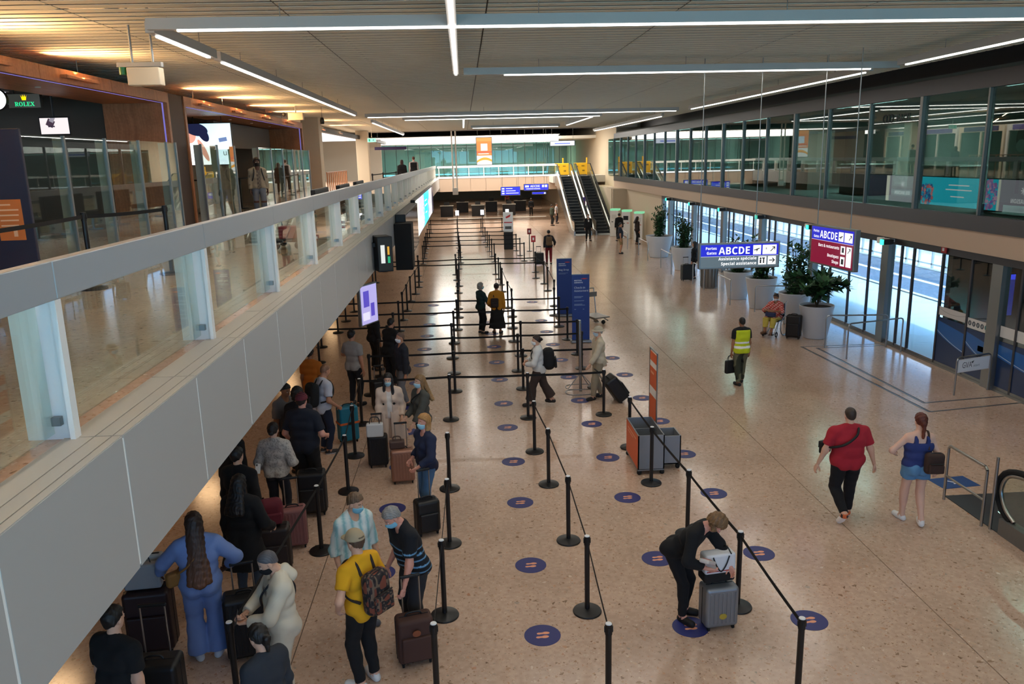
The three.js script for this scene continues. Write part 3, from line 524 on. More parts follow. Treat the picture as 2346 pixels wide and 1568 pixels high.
hangSign('shop_direction_sign', 'narrow hanging sign, blue above dark red, turned sideways', 1.66, 0.84, [7.66, 3.43, -16.2], -Math.PI / 2 + 0.1, (c, w, h) => {
  c.fillStyle = '#2a2cc0'; c.fillRect(0, 0, w, h * 0.36); c.fillStyle = '#7a1230'; c.fillRect(0, h * 0.36, w, h * 0.64); c.fillStyle = '#cfc8e0'; c.fillRect(0, h * 0.35, w, 4);
  label(c, 'Portes', 118, h * 0.15, 30, '#fff', 'right'); label(c, 'Gates', 118, h * 0.3, 30, '#fff', 'right'); label(c, 'ABCDE', 132, h * 0.29, 86, '#fff');
  c.fillStyle = '#f4f4f4'; c.fillRect(420, h * 0.06, 74, h * 0.25); c.fillRect(506, h * 0.06, 118, h * 0.25); plane(c, 457, h * 0.19, 26); arrowUR(c, 590, h * 0.185, 36);
  label(c, 'Bars & restaurants', 440, h * 0.53, 36, '#fff', 'right'); label(c, 'Boutiques', 440, h * 0.77, 36, '#fff', 'right'); label(c, 'Shops', 440, h * 0.92, 36, '#fff', 'right');
  c.fillStyle = '#f4f4f4'; c.fillRect(462, h * 0.42, 66, h * 0.22); c.fillRect(462, h * 0.7, 66, h * 0.25); c.fillRect(546, h * 0.42, 74, h * 0.53); arrowUR(c, 583, h * 0.53, 36); c.fillStyle = '#222'; c.fillRect(480, h * 0.46, 30, h * 0.13); c.fillRect(478, h * 0.76, 34, h * 0.14);
}, [-0.7, 0.55]);
hangSign('far_gate_sign', 'far blue hanging sign left of the escalators, the smaller one', 1.5, 0.66, [3.54, 2.96, -61.5], 0, (c, w, h) => { c.fillStyle = '#3a3af0'; c.fillRect(0, 0, w, h); c.fillStyle = '#fff'; for (let k = 0; k < 4; k++) { c.fillRect(20, 24 + k * 62, 70, 36); c.fillRect(130, 30 + k * 62, 180 + (k * 83) % 200, 18); } }, [-0.6, 0.6], 0.85, 512);
hangSign('far_gate_sign', 'far blue hanging sign just beside the escalators, lettered ABCDE', 1.9, 0.5, [5.5, 3.2, -61.5], 0, (c, w, h) => { c.fillStyle = '#4242ee'; c.fillRect(0, 0, w, h); label(c, 'ABCDE', 130, 62, 64); c.fillStyle = '#fff'; c.fillRect(20, 20, 80, 40); c.fillRect(380, 14, 50, 50); c.fillRect(440, 14, 50, 50); c.fillRect(40, 86, 300, 14); }, [-0.8, 0.8], 0.85, 512);
hangSign('far_gate_sign', 'low narrow blue hanging sign under the lettered one', 1.1, 0.2, [5.7, 2.76, -61.3], 0, (c, w, h) => { c.fillStyle = '#3030e0'; c.fillRect(0, 0, w, h); c.fillStyle = '#fff'; c.fillRect(440, 14, 60, 50); }, [-0.4, 0.4], 0.85, 512);
hangSign('far_upper_sign', 'white glowing hanging sign before the far upper glazing', 1.9, 0.4, [7.6, 6.4, -62], 0, (c, w, h) => { c.fillStyle = '#e8eefc'; c.fillRect(0, 0, w, h); c.fillStyle = '#6a7ae0'; c.fillRect(90, 40, 330, 20); }, [-0.8, 0.8], 1.0, 512);
hangSign('poster_screen', 'upright orange information screen hanging in the far hall', 1.02, 1.74, [1.38, 5.86, -52], 0, (c, w, h) => {
  c.fillStyle = '#f08a3c'; c.fillRect(0, 0, w, h); c.fillStyle = '#f6a050'; c.fillRect(0, 0, w, 60); c.fillStyle = '#d9e8f4'; c.fillRect(w * 0.28, h * 0.22, w * 0.44, h * 0.26); c.fillStyle = '#e8643a'; c.fillRect(0, h * 0.5, w, h * 0.06); c.fillStyle = '#f3f0ea'; c.fillRect(0, h * 0.66, w, h * 0.34);
  c.fillStyle = '#f6aa30'; c.beginPath(); c.moveTo(0, h * 0.85); c.quadraticCurveTo(w * 0.5, h * 0.62, w, h * 0.82); c.lineTo(w, h * 0.9); c.quadraticCurveTo(w * 0.5, h * 0.74, 0, h * 0.92); c.fill(); c.fillStyle = '#fff'; c.fillRect(w * 0.1, h * 0.58, w * 0.7, 12);
}, [-0.4, 0.4], 1.0, 256);
{ // white twin mast in the far hall
  const t = thing('hanging_mast', 'thin white twin mast hanging in the far hall', 'mast', [-0.62, 3.2, -60]); mesh('rod', [rod([-0.14, 0, 0], [-0.14, 4.8, 0], 0.05), rod([0.14, 0, 0], [0.14, 4.8, 0], 0.05)], M.white, t); mesh('foot_plate', rbox(0.42, 0.5, 0.12, 0.02, 0, -0.1, 0), M.white, t);
}
{ // screens along the mezzanine edge
  const f = thing('departure_board', 'black departure board projecting from the mezzanine edge', 'screen', [-1.86, 3.4, -17.9], 0.35);
  mesh('casing', rbox(0.34, 0.78, 0.5, 0.02), M.black, f); const sf = mesh('display', panel(0.3, 0.7), screenMat(128, 192, (c, w, h) => { c.fillStyle = '#20211f'; c.fillRect(0, 0, w, h); c.fillStyle = '#e8ece8'; c.fillRect(20, 40, 40, 110); c.fillStyle = '#e0a83a'; c.fillRect(84, 50, 20, 50); c.fillStyle = '#2fae7a'; c.fillRect(84, 110, 24, 40); }, 0.7), f); sf.position.set(0, 0, 0.252); mesh('bracket', rbox(0.2, 0.1, 0.1, 0.01, -0.22, 0.2, 0), M.dark, f);
  const l = thing('led_wall', 'long bright advertising screen fixed along the mezzanine edge', 'screen', [-1.975, 3.14, -40.2]);
  mesh('casing', rbox(0.18, 1.56, 18, 0.02, 0, 0, 0), M.black, l);
  const lf = mesh('display', panel(17.8, 1.46), screenMat(1536, 126, (c, w, h) => {
    c.fillStyle = '#f4f7df'; c.fillRect(0, 0, w, h); let q = 7; const rn = () => (q = (q * 16807) % 2147483647) / 2147483647;
    const logo = (x, l) => { c.fillStyle = '#a49fa8'; c.fillRect(x, 0, l, h); c.strokeStyle = '#fff'; c.lineWidth = 4; for (let k = 0; k < 4; k++) { const a = k * 0.785; c.beginPath(); c.moveTo(x + l / 2 - Math.cos(a) * 16, 40 - Math.sin(a) * 16); c.lineTo(x + l / 2 + Math.cos(a) * 16, 40 + Math.sin(a) * 16); c.stroke(); } label(c, 'DIE MAISON', x + l / 2, 90, 24, '#fff', 'center'); };
    logo(w * 0.12, w * 0.18); const x0 = w * 0.31, l = w * 0.375; c.fillStyle = '#25cfe4'; c.fillRect(x0, 0, l, h);
    const reef = (x, y, r, cols, n) => { for (let i = 0; i < n; i++) { const a = rn() * 6.28, d = Math.sqrt(rn()) * r, yy = y + Math.sin(a) * d, xx = x + Math.cos(a) * d; c.fillStyle = cols[i % cols.length]; c.beginPath(); c.arc(Math.max(x0 + 8, Math.min(x0 + l - 8, xx)), yy, 3 + rn() * 7, 0, 7); c.fill(); } };
    reef(x0 + l - 70, 76, 52, ['#2d5f96', '#e08a8a', '#c86f76', '#3d7fb4'], 90); reef(x0 + 60, 62, 60, ['#b98ab8', '#9a6fae', '#d6a8c6', '#7f78c2'], 130);
    c.fillStyle = '#ffffff'; for (const [x, y, ll] of [[x0 + 190, 30, 150], [x0 + 170, 50, 190], [x0 + 220, 80, 100]]) c.fillRect(x, y, ll, 5);
    logo(w * 0.7, w * 0.16); c.fillStyle = '#2a2838'; c.fillRect(w * 0.88, 0, w * 0.12, h);
  }, 1.7), l); lf.rotation.y = Math.PI / 2; lf.position.x = 0.095;
  const b = thing('dark_display', 'switched-off black display in front of the bright screen', 'screen', [-1.91, 3.1, -27.2], 0); mesh('casing', rbox(0.3, 1.5, 6.4, 0.02), M.black, b); const bf = mesh('display', panel(6.2, 1.4), std('#0c0d10', 0.12), b); bf.rotation.y = Math.PI / 2; bf.position.x = 0.152; mesh('end_box', rbox(0.5, 1.35, 0.9, 0.02, 0.1, -0.15, 3.4), M.blackMat, b);
  const s = thing('queue_monitor', 'purple monitor hanging below the mezzanine edge', 'screen', [-2.2, 2.35, -17.4], -0.45); mesh('casing', rbox(0.08, 0.9, 0.7, 0.01), M.brushed, s); const q = mesh('display', panel(0.64, 0.84), screenMat(256, 144, (c, w, h) => { c.fillStyle = '#b9b0ea'; c.fillRect(0, 0, w, h); c.fillStyle = '#5a4ac0'; c.fillRect(40, 20, 90, 60); c.fillRect(150, 70, 60, 50); c.fillStyle = '#e8e4fb'; c.fillRect(20, 100, 110, 30); }, 0.7), s); q.rotation.y = Math.PI / 2; q.position.x = 0.042; mesh('hanger', rod([0, 0.4, 0.2], [0, 0.7, 0.2], 0.015), M.brushed, s);
}
{ // lounge behind the upper glass
  const po = thing('lounge_poster', 'tall dim poster of a masked figure in white shirt behind the lounge glass', 'poster', [12.6, YU + 0.01, -17.75]);
  mesh('board', rbox(0.06, 2.3, 2.2, 0.01, 0, 1.35, 0), std('#6f7d78', 0.6), po); mesh('foot', [span(-0.25, 0.25, 0, 0.2, -0.9, -0.8), span(-0.25, 0.25, 0, 0.2, 0.8, 0.9)], M.dark, po);
  const pp = mesh('print', panel(2.1, 2.2), printMat(256, 268, (c, w, h) => { c.fillStyle = '#7d8c86'; c.fillRect(0, 0, w, h); c.fillStyle = '#98a39c'; c.fillRect(70, 40, 150, 190); c.fillStyle = '#aab2a8'; c.beginPath(); c.moveTo(60, 268); c.quadraticCurveTo(66, 170, 128, 150); c.quadraticCurveTo(196, 170, 204, 268); c.fill(); c.fillStyle = '#3c302a'; c.beginPath(); c.ellipse(130, 92, 26, 36, 0, 0, 7); c.fill(); c.fillStyle = '#c4cccc'; c.beginPath(); c.ellipse(126, 112, 20, 17, 0, 0, 7); c.fill(); c.fillStyle = '#1f2a2c'; c.fillRect(122, 152, 14, 90); }), po); pp.rotation.y = -Math.PI / 2; pp.position.set(-0.032, 1.36, 0);
  // ceiling lamps added to brighten the room, lettering, chairs and cabinets of the lounge
  [[-10, 0], [-19, 1], [-29, 2], [-41, 3], [-54, 4]].forEach(([z, i]) => { const t = thing('added_lounge_lamp', 'added slim ceiling lamp brightening the glazed lounge, ' + ORD[i] + ' from the viewer', 'lamp', [14.6, 6.98, z], 0, 'added lounge ceiling lamps'); mesh('housing', span(-0.1, 0.1, 0, 0.05, -2.6, 2.6), M.white, t); mesh('diffuser', span(-0.07, 0.07, -0.015, 0, -2.5, 2.5), glow('#f2fff8', 1.8), t); areaLight(0xeefaf8, 44, 0.14, 5, [14.6, 6.955, z], [14.6, 4, z]); });
  const font = await new FontLoader().loadAsync('fonts/droid/droid_sans_bold.typeface.json');
  const le = thing('glass_lettering', 'dark logo lettering high on the lounge glass', 'lettering', [11.635, 6.1, -20.45], -Math.PI / 2);
  mesh('letters', new TextGeometry('FACIL', { font, size: 0.2, depth: 0.006, curveSegments: 4 }).translate(-1.05, 0, 0), cm('#20282a', 0.6), le); [-1.62, -1.46, -1.3].forEach((x) => mesh('ring', new THREE.TorusGeometry(0.1, 0.016, 6, 28).translate(x, 0.1, 0), cm('#20282a', 0.6), le));
  for (let k = 0; k < 9; k++) { const t = thing('lounge_table', 'dark lounge counter block behind the upper glass, ' + ORD[k] + ' from the viewer', 'counter', [14.2, YU + 0.01, -13 - k * 5], 0, 'lounge counters'); mesh('body', rbox(0.8, 1.0, 2.2, 0.02, 0, 0.5, 0), cm(k % 2 ? '#4b5256' : '#6c6a62', 0.6), t); mesh('top', rbox(0.9, 0.04, 2.3, 0.01, 0, 1.02, 0), M.paint, t); }
  for (let k = 0; k < 7; k++) { const t = thing('lounge_cupboard', 'tall pale wall cupboard at the lounge back, ' + ORD[k] + ' from the viewer', 'cupboard', [17.3, YU + 0.01, -12 - k * 6.4], 0, 'lounge wall cupboards'); mesh('body', rbox(0.5, 2.5, 1.8, 0.02, 0, 1.25, 0), cm(k % 2 ? '#b8b4a6' : '#8f8a78', 0.7), t); mesh('door', [span(-0.27, -0.25, 0.1, 2.4, -0.88, -0.02), span(-0.27, -0.25, 0.1, 2.4, 0.02, 0.88)], cm('#c9c6ba', 0.6), t); }
  const wb = thing('lounge_whiteboard', 'white board leaning behind the standing person in the lounge', 'board', [13.5, YU + 0.01, -15.9]); mesh('panel', rbox(0.05, 1.5, 2.6, 0.01, 0, 1.3, 0), M.ceilingWhite, wb); mesh('leg', [span(-0.03, 0.03, 0, 0.6, -1.2, -1.14), span(-0.03, 0.03, 0, 0.6, 1.14, 1.2), span(-0.3, 0.3, 0, 0.04, -1.2, -1.14), span(-0.3, 0.3, 0, 0.04, 1.14, 1.2)], M.brushed, wb);
}
{ // green sensors and cameras over the doors
  [-21.2, -26.05, -30.8, -35.5, -40.3, -45].forEach((z, i) => {
    const t = thing('exit_lamp', 'green glowing lamp box over the doors, ' + ORD[i] + ' from the viewer', 'lamp', [11.5, 2.92, z], 0, 'green lamps over the doors');
    mesh('casing', rbox(0.3, 0.14, 0.2, 0.02), M.dark, t); mesh('lens', rbox(0.05, 0.15, 0.16, 0.02, -0.15, 0, 0.02), glow('#2fd6a4', 1.5), t); mesh('arm', rbox(0.2, 0.1, 0.3, 0.01, 0.2, 0.03, -0.2), M.paint, t); mesh('white_box', rbox(0.22, 0.16, 0.24, 0.02, 0.1, 0.0, -0.42), M.white, t);
    areaLight(0x30d8a8, 1.2, 0.16, 0.14, [11.315, 2.92, z + 0.02], [10, 2.6, z + 0.02]);
  });
  { const fb = thing('alarm_sign', 'small red alarm sign over the bright doors', 'sign', [11.72, 2.96, -18.9]); mesh('plate', rbox(0.04, 0.17, 0.2, 0.01), std('#b02020', 0.5), fb); mesh('mark', box(0.01, 0.08, 0.08, -0.022, 0, 0), M.white, fb); }
  const bx = thing('ceiling_camera_box', 'white box with a green lens hanging from the near ceiling', 'sensor', [-4.35, 6.62, -11.9]); mesh('body', rbox(0.44, 0.24, 0.2, 0.015), M.cream, bx); mesh('rail', span(-0.36, 0.24, 0.13, 0.19, -0.05, 0.05), M.brushed, bx); mesh('lens', cyl(0.05, 0.05, 0.1, -0.3, 0.03, 0), std('#0d6b34', 0.3), bx); mesh('hanger', [rod([-0.16, 0.19, 0], [-0.16, 1.39, 0], 0.018), rod([0.12, 0.19, 0], [0.12, 1.39, 0], 0.018)], M.brushed, bx);
  const b2 = thing('ceiling_camera_box', 'small pale box with black knob below the far warm ceiling', 'sensor', [-5.6, 6.95, -28.5]); mesh('body', rbox(0.5, 0.24, 0.2, 0.015), M.cream, b2); mesh('knob', ball(0.07, -0.4, 0.08, 0), M.black, b2); mesh('hanger', rod([0, 0.1, 0], [0, 1.06, 0], 0.02), M.brushed, b2);
  const b3 = thing('pendant_speaker', 'black pendant speaker below the far warm ceiling', 'speaker', [-4.9, 6.85, -29.5]); mesh('body', lathe([[0, -0.12], [0.07, -0.12], [0.08, 0], [0.05, 0.1], [0, 0.1]], 16), M.black, b3); mesh('cable', rod([0, 0.1, 0], [0, 1.16, 0], 0.008), M.black, b3);
  const ex = thing('emergency_sign', 'small green glowing emergency exit sign over the gallery', 'sign', [-5.0, 6.55, -46]); mesh('casing', rbox(0.5, 0.24, 0.06, 0.01), M.white, ex); const ef = mesh('face', panel(0.46, 0.2), screenMat(128, 56, (c, w, h) => { c.fillStyle = '#9ff0d0'; c.fillRect(0, 0, w, h); c.fillStyle = '#0c9a66'; c.fillRect(20, 10, 20, 36); arrowR(c, 84, 28, 30); }, 1.0), ex); ef.position.z = 0.032; mesh('hanger', rod([0, 0.12, 0], [0, 1.46, 0], 0.012), M.white, ex);
}

// ================================================================ planters
const leafGeo = (() => { const g = new THREE.BufferGeometry(); g.setAttribute('position', new THREE.Float32BufferAttribute([0, 0, 0, 0.032, 0.01, 0.06, 0, 0.016, 0.13, -0.032, 0.01, 0.06], 3)); g.setIndex([0, 1, 2, 0, 2, 3]); g.computeVertexNormals(); return g; })();
const leafMats = ['#1f3d22', '#2b5230', '#38643a'].map((c) => std(c, 0.5, { side: THREE.DoubleSide }));
function planter(x, z, lab, { R = 0.62, H = 1.05, plant = 1.4, spread = 0.55, kind = 'bush', lean = 0 }) {
  const t = thing('potted_plant', lab, 'plant', [x, 0, z], rnd() * 6, 'planters along the doors');
  mesh('pot', lathe([[0, 0], [R * 0.66, 0], [R * 0.68, 0.02], [R, H - 0.03], [R * 1.01, H], [R * 0.94, H], [R * 0.9, H - 0.08], [0, H - 0.08]], 40), M.planter, t);
  mesh('soil', new THREE.CircleGeometry(R * 0.91, 32).rotateX(-Math.PI / 2).translate(0, H - 0.07, 0), M.soil, t);
  const stems = [], mats = [[], [], []];
  const addLeaf = (p, s, yaw, pitch) => { const g = leafGeo.clone().scale(s, s, s).rotateX(pitch).rotateY(yaw).translate(...p); mats[rnd() * 3 | 0].push(g); };
  const ns = kind === 'palm' ? 12 : 8;
  for (let i = 0; i < ns; i++) {
    const a = i / ns * 6.28 + rnd(), out = kind === 'palm' ? spread * rr(0.8, 1.3) : spread * rr(0.2, 0.85), top = H + plant * rr(0.55, 1.0) * (kind === 'palm' ? 0.8 : 1);
    const pts = []; for (let k = 0; k <= 6; k++) { const s = k / 6; const r = out * Math.pow(s, 1.4); pts.push([Math.cos(a) * r + lean * s, H - 0.1 + (top - H + 0.1) * (kind === 'palm' ? Math.sin(s * 2.1) / Math.sin(1.57) * 0.95 : s), Math.sin(a) * r]); }
    stems.push(tube(pts, 0.012, 10, 5));
    const n = kind === 'palm' ? 60 : 130;
    for (let k = 0; k < n; k++) { const s = kind === 'palm' ? rr(0.25, 1) : rr(0.02, 1), q = s * 6, j = Math.min(5, q | 0), f = q - j, p = [0, 1, 2].map((c) => pts[j][c] * (1 - f) + pts[j + 1][c] * f), sp = kind === 'palm' ? 0.03 : 0.2; addLeaf([p[0] + rr(-sp, sp), p[1] + rr(-sp, sp), p[2] + rr(-sp, sp)], kind === 'palm' ? rr(1.8, 3.0) : rr(1.0, 1.8), rnd() * 6.28, rr(-0.9, 0.7)); }
  }
  mesh('stem', stems, std('#4b3a28', 0.9), t);
  mats.forEach((l, i) => mesh('foliage', l, leafMats[i], t).userData.kind = 'stuff');
}
planter(10.24, -22.5, 'grey planter with a sparse palm nearest to the doors', { R: 0.49, H: 0.98, plant: 1.15, kind: 'palm', spread: 0.7 });
planter(10.45, -24.6, 'grey planter with a tall leafy shrub behind the wheelchair', { R: 0.5, H: 1.0, plant: 1.6, spread: 0.62 });
planter(10.36, -27.3, 'grey planter with a bushy plant under the gate sign', { R: 0.54, H: 1.1, plant: 1.35, spread: 0.62 });
planter(10.2, -29.3, 'grey planter half hidden behind the one under the gate sign', { R: 0.52, H: 1.05, plant: 1.2, spread: 0.5 });
planter(10.35, -37.4, 'far grey planter with a dense shrub next to the black-clad traveller', { R: 0.6, H: 1.1, plant: 1.55, spread: 0.6 });
planter(10.4, -42.5, 'farthest grey planter with a dense shrub near the kiosks', { R: 0.72, H: 1.15, plant: 1.6, spread: 0.65 });
{ const t = thing('litter_bin', 'round striped metal litter bin behind the gate sign', 'bin', [9.95, 0, -32]); mesh('body', lathe([[0, 0], [0.34, 0], [0.34, 0.95], [0.3, 1.0], [0, 1.0]], 28), M.brushed, t); for (let k = 0; k < 14; k++) { const a = k / 14 * 6.283; const m = mesh('slat', box(0.07, 0.85, 0.02), cm('#5d5852', 0.5), t); m.position.set(Math.sin(a) * 0.345, 0.48, Math.cos(a) * 0.345); m.rotation.y = a; } }

// ================================================================ steel hoops by the doors
function hoop(x0, z0, x1, z1, h, lab, sign) {
  const t = thing('steel_hoop', lab, 'barrier', [0, 0, 0], 0, 'steel hoop barriers'), dx = x1 - x0, dz = z1 - z0, L = Math.hypot(dx, dz), ux = dx / L, uz = dz / L, r = 0.08;
  const pts = [[x0, 0, z0], [x0, h - r, z0], [x0 + ux * r * 0.3, h - r * 0.3, z0 + uz * r * 0.3], [x0 + ux * r, h, z0 + uz * r], [x1 - ux * r, h, z1 - uz * r], [x1 - ux * r * 0.3, h - r * 0.3, z1 - uz * r * 0.3], [x1, h - r, z1], [x1, 0, z1]];
  const path = new THREE.CurvePath(); for (let i = 0; i < pts.length - 1; i++) path.add(new THREE.LineCurve3(new THREE.Vector3(...pts[i]), new THREE.Vector3(...pts[i + 1])));
  mesh('frame', pts.slice(0, -1).map((p, i) => rod(p, pts[i + 1], 0.021, 10)), M.steel, t);
  if (sign) { const g = mesh('plate', [box(L - 0.06, 0.3, 0.012)], M.white, t); g.position.set((x0 + x1) / 2, h - 0.2, (z0 + z1) / 2); g.rotation.y = Math.atan2(-uz, ux); const p = mesh('print', panel(L - 0.1, 0.26), printMat(512, 128, sign, 0.4), t); p.position.copy(g.position).add(new THREE.Vector3(-uz * 0.0, 0, 0).add(new THREE.Vector3(-uz, 0, ux).multiplyScalar(0.0075))); p.rotation.y = g.rotation.y; }
  return t;
}
hoop(9.95, -21.2, 11.6, -21.0, 0.92, 'steel hoop barrier beside the nearest palm planter');
hoop(9.95, -19.9, 11.7, -20.4, 0.95, 'steel hoop barrier before the bright open doors');
hoop(10.75, -16.45, 11.72, -16.75, 0.86, 'steel hoop barrier with a white lettered plate', (c, w, h) => { c.fillStyle = '#eef2f2'; c.fillRect(0, 0, w, h); label(c, 'GVA', 60, 90, 88, '#3c4648', 'left', ''); c.fillStyle = '#3c4648'; c.beginPath(); c.moveTo(210, 30); c.lineTo(256, 18); c.lineTo(232, 52); c.fill(); label(c, 'airport', 250, 90, 34, '#6c7678', 'left', ''); });
hoop(9.9, -26.6, 11.3, -26.2, 0.92, 'steel hoop barrier behind the wheelchair'); hoop(9.5, -28.0, 9.5, -29.5, 0.92, 'steel hoop barrier left of the bushy planters'); hoop(9.55, -31.4, 9.55, -33.0, 0.92, 'steel hoop barrier before the litter bin'); hoop(9.4, -36.0, 9.45, -38.2, 0.92, 'steel hoop barrier before the far dense shrub'); hoop(9.45, -41.0, 9.5, -43.5, 0.95, 'steel hoop barrier before the farthest planter'); hoop(9.5, -46.5, 9.6, -48.8, 0.95, 'steel hoop barrier farthest away near the kiosks');
{ // coloured film and notices on the near door panes
  const film = (z0, z1, y0, y1, lab, draw, w = 256, h = 256) => { const t = solo('window_film', new THREE.PlaneGeometry(z0 - z1, y1 - y0).rotateY(-Math.PI / 2).translate(11.838, (y0 + y1) / 2, (z0 + z1) / 2), printMat(w, h, draw, 0.3), lab, 'window film', 'films on the door panes'); return t; };
  const wave = (c, w, h) => { c.fillStyle = '#12305c'; c.fillRect(0, 0, w, h); c.fillStyle = '#1d5fa8'; c.beginPath(); c.moveTo(0, 20); c.lineTo(w, 50); c.lineTo(w, h * 0.6); c.quadraticCurveTo(w * 0.4, h * 0.5, 0, h * 0.35); c.fill(); c.strokeStyle = '#b8c8dc'; c.lineWidth = 4; c.beginPath(); c.moveTo(0, h * 0.3); c.quadraticCurveTo(w * 0.5, h * 0.5, w, h * 0.58); c.stroke(); };
  film(-17.96, -19.05, 0.1, 1.25, 'blue wave film on the far one of the dark panes', wave); film(-17.1, -17.88, 0.1, 1.2, 'blue wave film on the dark pane with round pictograms', wave); film(-14.6, -16.7, 0.1, 1.15, 'dark blue wave film on the pane at the picture edge', wave);
  film(-17.96, -19.05, 1.3, 1.52, 'pale band with a faint curve across the far dark pane', (c, w, h) => { c.fillStyle = '#c9c6c4'; c.fillRect(0, 0, w, h); c.strokeStyle = '#77777a'; c.lineWidth = 2; c.beginPath(); c.moveTo(0, 10); c.quadraticCurveTo(100, 60, 256, 20); c.stroke(); }, 256, 64);
  film(-17.1, -17.88, 1.22, 1.46, 'pale band with five round pictograms on a dark pane', (c, w, h) => { c.fillStyle = '#d6d5d3'; c.fillRect(0, 0, w, h); for (let k = 0; k < 5; k++) { c.fillStyle = k === 4 ? '#2d7f86' : '#34434f'; c.beginPath(); c.arc(28 + k * 50, 40, 20, 0, 7); c.fill(); c.fillStyle = '#d6d5d3'; c.fillRect(24 + k * 50, 30, 8, 20); } }, 256, 80);
  film(-14.6, -16.7, 1.25, 1.5, 'pale band lettered GVA on the pane at the picture edge', (c, w, h) => { c.fillStyle = '#d0cfcd'; c.fillRect(0, 0, w, h); label(c, 'GVA', 190, 62, 66, '#4a5254', 'left', ''); }, 512, 80);
  film(-17.2, -17.42, 0.75, 0.88, 'upper small white notice on the pictogram pane', (c, w, h) => { c.fillStyle = '#e4e4e8'; c.fillRect(0, 0, w, h); c.fillStyle = '#8a8f98'; c.fillRect(10, 14, 40, 4); }, 64, 48); film(-17.2, -17.42, 0.55, 0.68, 'lower small white notice on the pictogram pane', (c, w, h) => { c.fillStyle = '#dcdce2'; c.fillRect(0, 0, w, h); c.fillStyle = '#8a8f98'; c.fillRect(10, 14, 40, 4); }, 64, 48);
  const bd = thing('lobby_board', 'blue lit departure board glimpsed behind the dark panes', 'screen', [13.4, 1.75, -19.0]); mesh('casing', rbox(0.6, 1.1, 0.06, 0.01), M.black, bd); const bf = mesh('display', panel(0.56, 1.04), screenMat(128, 240, (c, w, h) => { c.fillStyle = '#1d2a78'; c.fillRect(0, 0, w, h); c.fillStyle = '#3a48f0'; c.fillRect(0, 0, w, 30); c.fillStyle = '#b8c4e8'; for (let k = 0; k < 12; k++) c.fillRect(10, 46 + k * 15, 40 + (k * 31) % 60, 5); }, 0.7), bd); bf.position.z = 0.032; mesh('post', cyl(0.04, 0.04, 1.2, 0, -1.75, 0), M.dark, bd);
}

// ================================================================ escalators
function escalator(x, zFoot, zTop, w, lab) {   // rises away from the viewer
  const t = thing('escalator', lab, 'escalator', [x, 0, 0], 0, 'escalators to the far bridge');
  const z0 = zFoot - 1.4, z1 = zTop + 1.2, n = 20, dz = (z1 - z0) / n, dy = YU / n;
  const gs = merge([box(w, dy, Math.abs(dz)), box(w, 0.012, 0.03, 0, dy / 2, Math.abs(dz) / 2)]);
  for (let k = 0; k < n; k++) { const m = mesh('step', gs, cm(k % 2 ? '#3b3d40' : '#34363a', 0.5, 0.3), t); m.position.set(0, dy * (k + 0.5), z0 + dz * (k + 0.5)); const tr = mesh('tread_edge', box(w, 0.014, 0.03, 0, dy * (k + 1), z0 + dz * k - 0.0), cm('#9c9c98', 0.4, 0.6), t); }
  mesh('landing_plate', span(-w / 2, w / 2, 0, 0.02, z0, zFoot), M.brushed, t);
  const shape = (o) => { const s = new THREE.Shape(); s.moveTo(zFoot - 0.1, 0); s.lineTo(zFoot - 0.1, 0.5); s.quadraticCurveTo(zFoot - 0.1, 0.95, zFoot - 0.6, 0.95); s.lineTo(z0, 0.98); s.lineTo(z1, YU + 0.95); s.lineTo(zTop, YU + 0.95); s.lineTo(zTop, YU - 0.5); s.lineTo(z1, YU - 0.7); s.lineTo(z0 - 1.2, 0); s.closePath(); return s; };
  for (const s of [-1, 1]) {
    const X = s * (w / 2 + 0.09);
    const sk = new THREE.Shape(); sk.moveTo(zFoot - 0.2, 0); sk.lineTo(zFoot - 0.2, 0.3); sk.lineTo(z0, 0.34); sk.lineTo(z1, YU + 0.32); sk.lineTo(zTop, YU + 0.3); sk.lineTo(zTop, YU - 0.8); sk.lineTo(z1, YU - 0.8); sk.lineTo(z0 - 1.3, 0); sk.closePath();
    const g = new THREE.ExtrudeGeometry(sk, { depth: 0.1, bevelEnabled: false }).rotateY(-Math.PI / 2).translate(X + 0.05, 0, 0); mesh('skirt', g, M.steel, t);
    const gg = new THREE.ExtrudeGeometry(shape(), { depth: 0.012, bevelEnabled: false }).rotateY(-Math.PI / 2).translate(X + 0.006, 0, 0); mesh('glass_side', gg, M.glass, t);
    mesh('handrail', [bar([X, 0.98, zFoot - 0.6], [X, 1.0, z0], 0.08, 0.05), bar([X, 1.0, z0], [X, YU + 0.98, z1], 0.08, 0.05), bar([X, YU + 0.98, z1], [X, YU + 0.97, zTop], 0.08, 0.05), tube([[X, 0.98, zFoot - 0.62], [X, 0.9, zFoot - 0.22], [X, 0.6, zFoot - 0.06], [X, 0.3, zFoot - 0.12]], 0.035, 16)], M.rubber, t);
    mesh('light_strip', bar([X - s * 0.02, 0.42, z0], [X - s * 0.02, YU + 0.4, z1], 0.05, 0.05), M.steel, t);
  }
  return t;
}
escalator(8.22, -55.4, -67.2, 1.0, 'left moving staircase leading up to the far bridge'); escalator(9.75, -55.4, -67.2, 1.0, 'right moving staircase leading up to the far bridge');
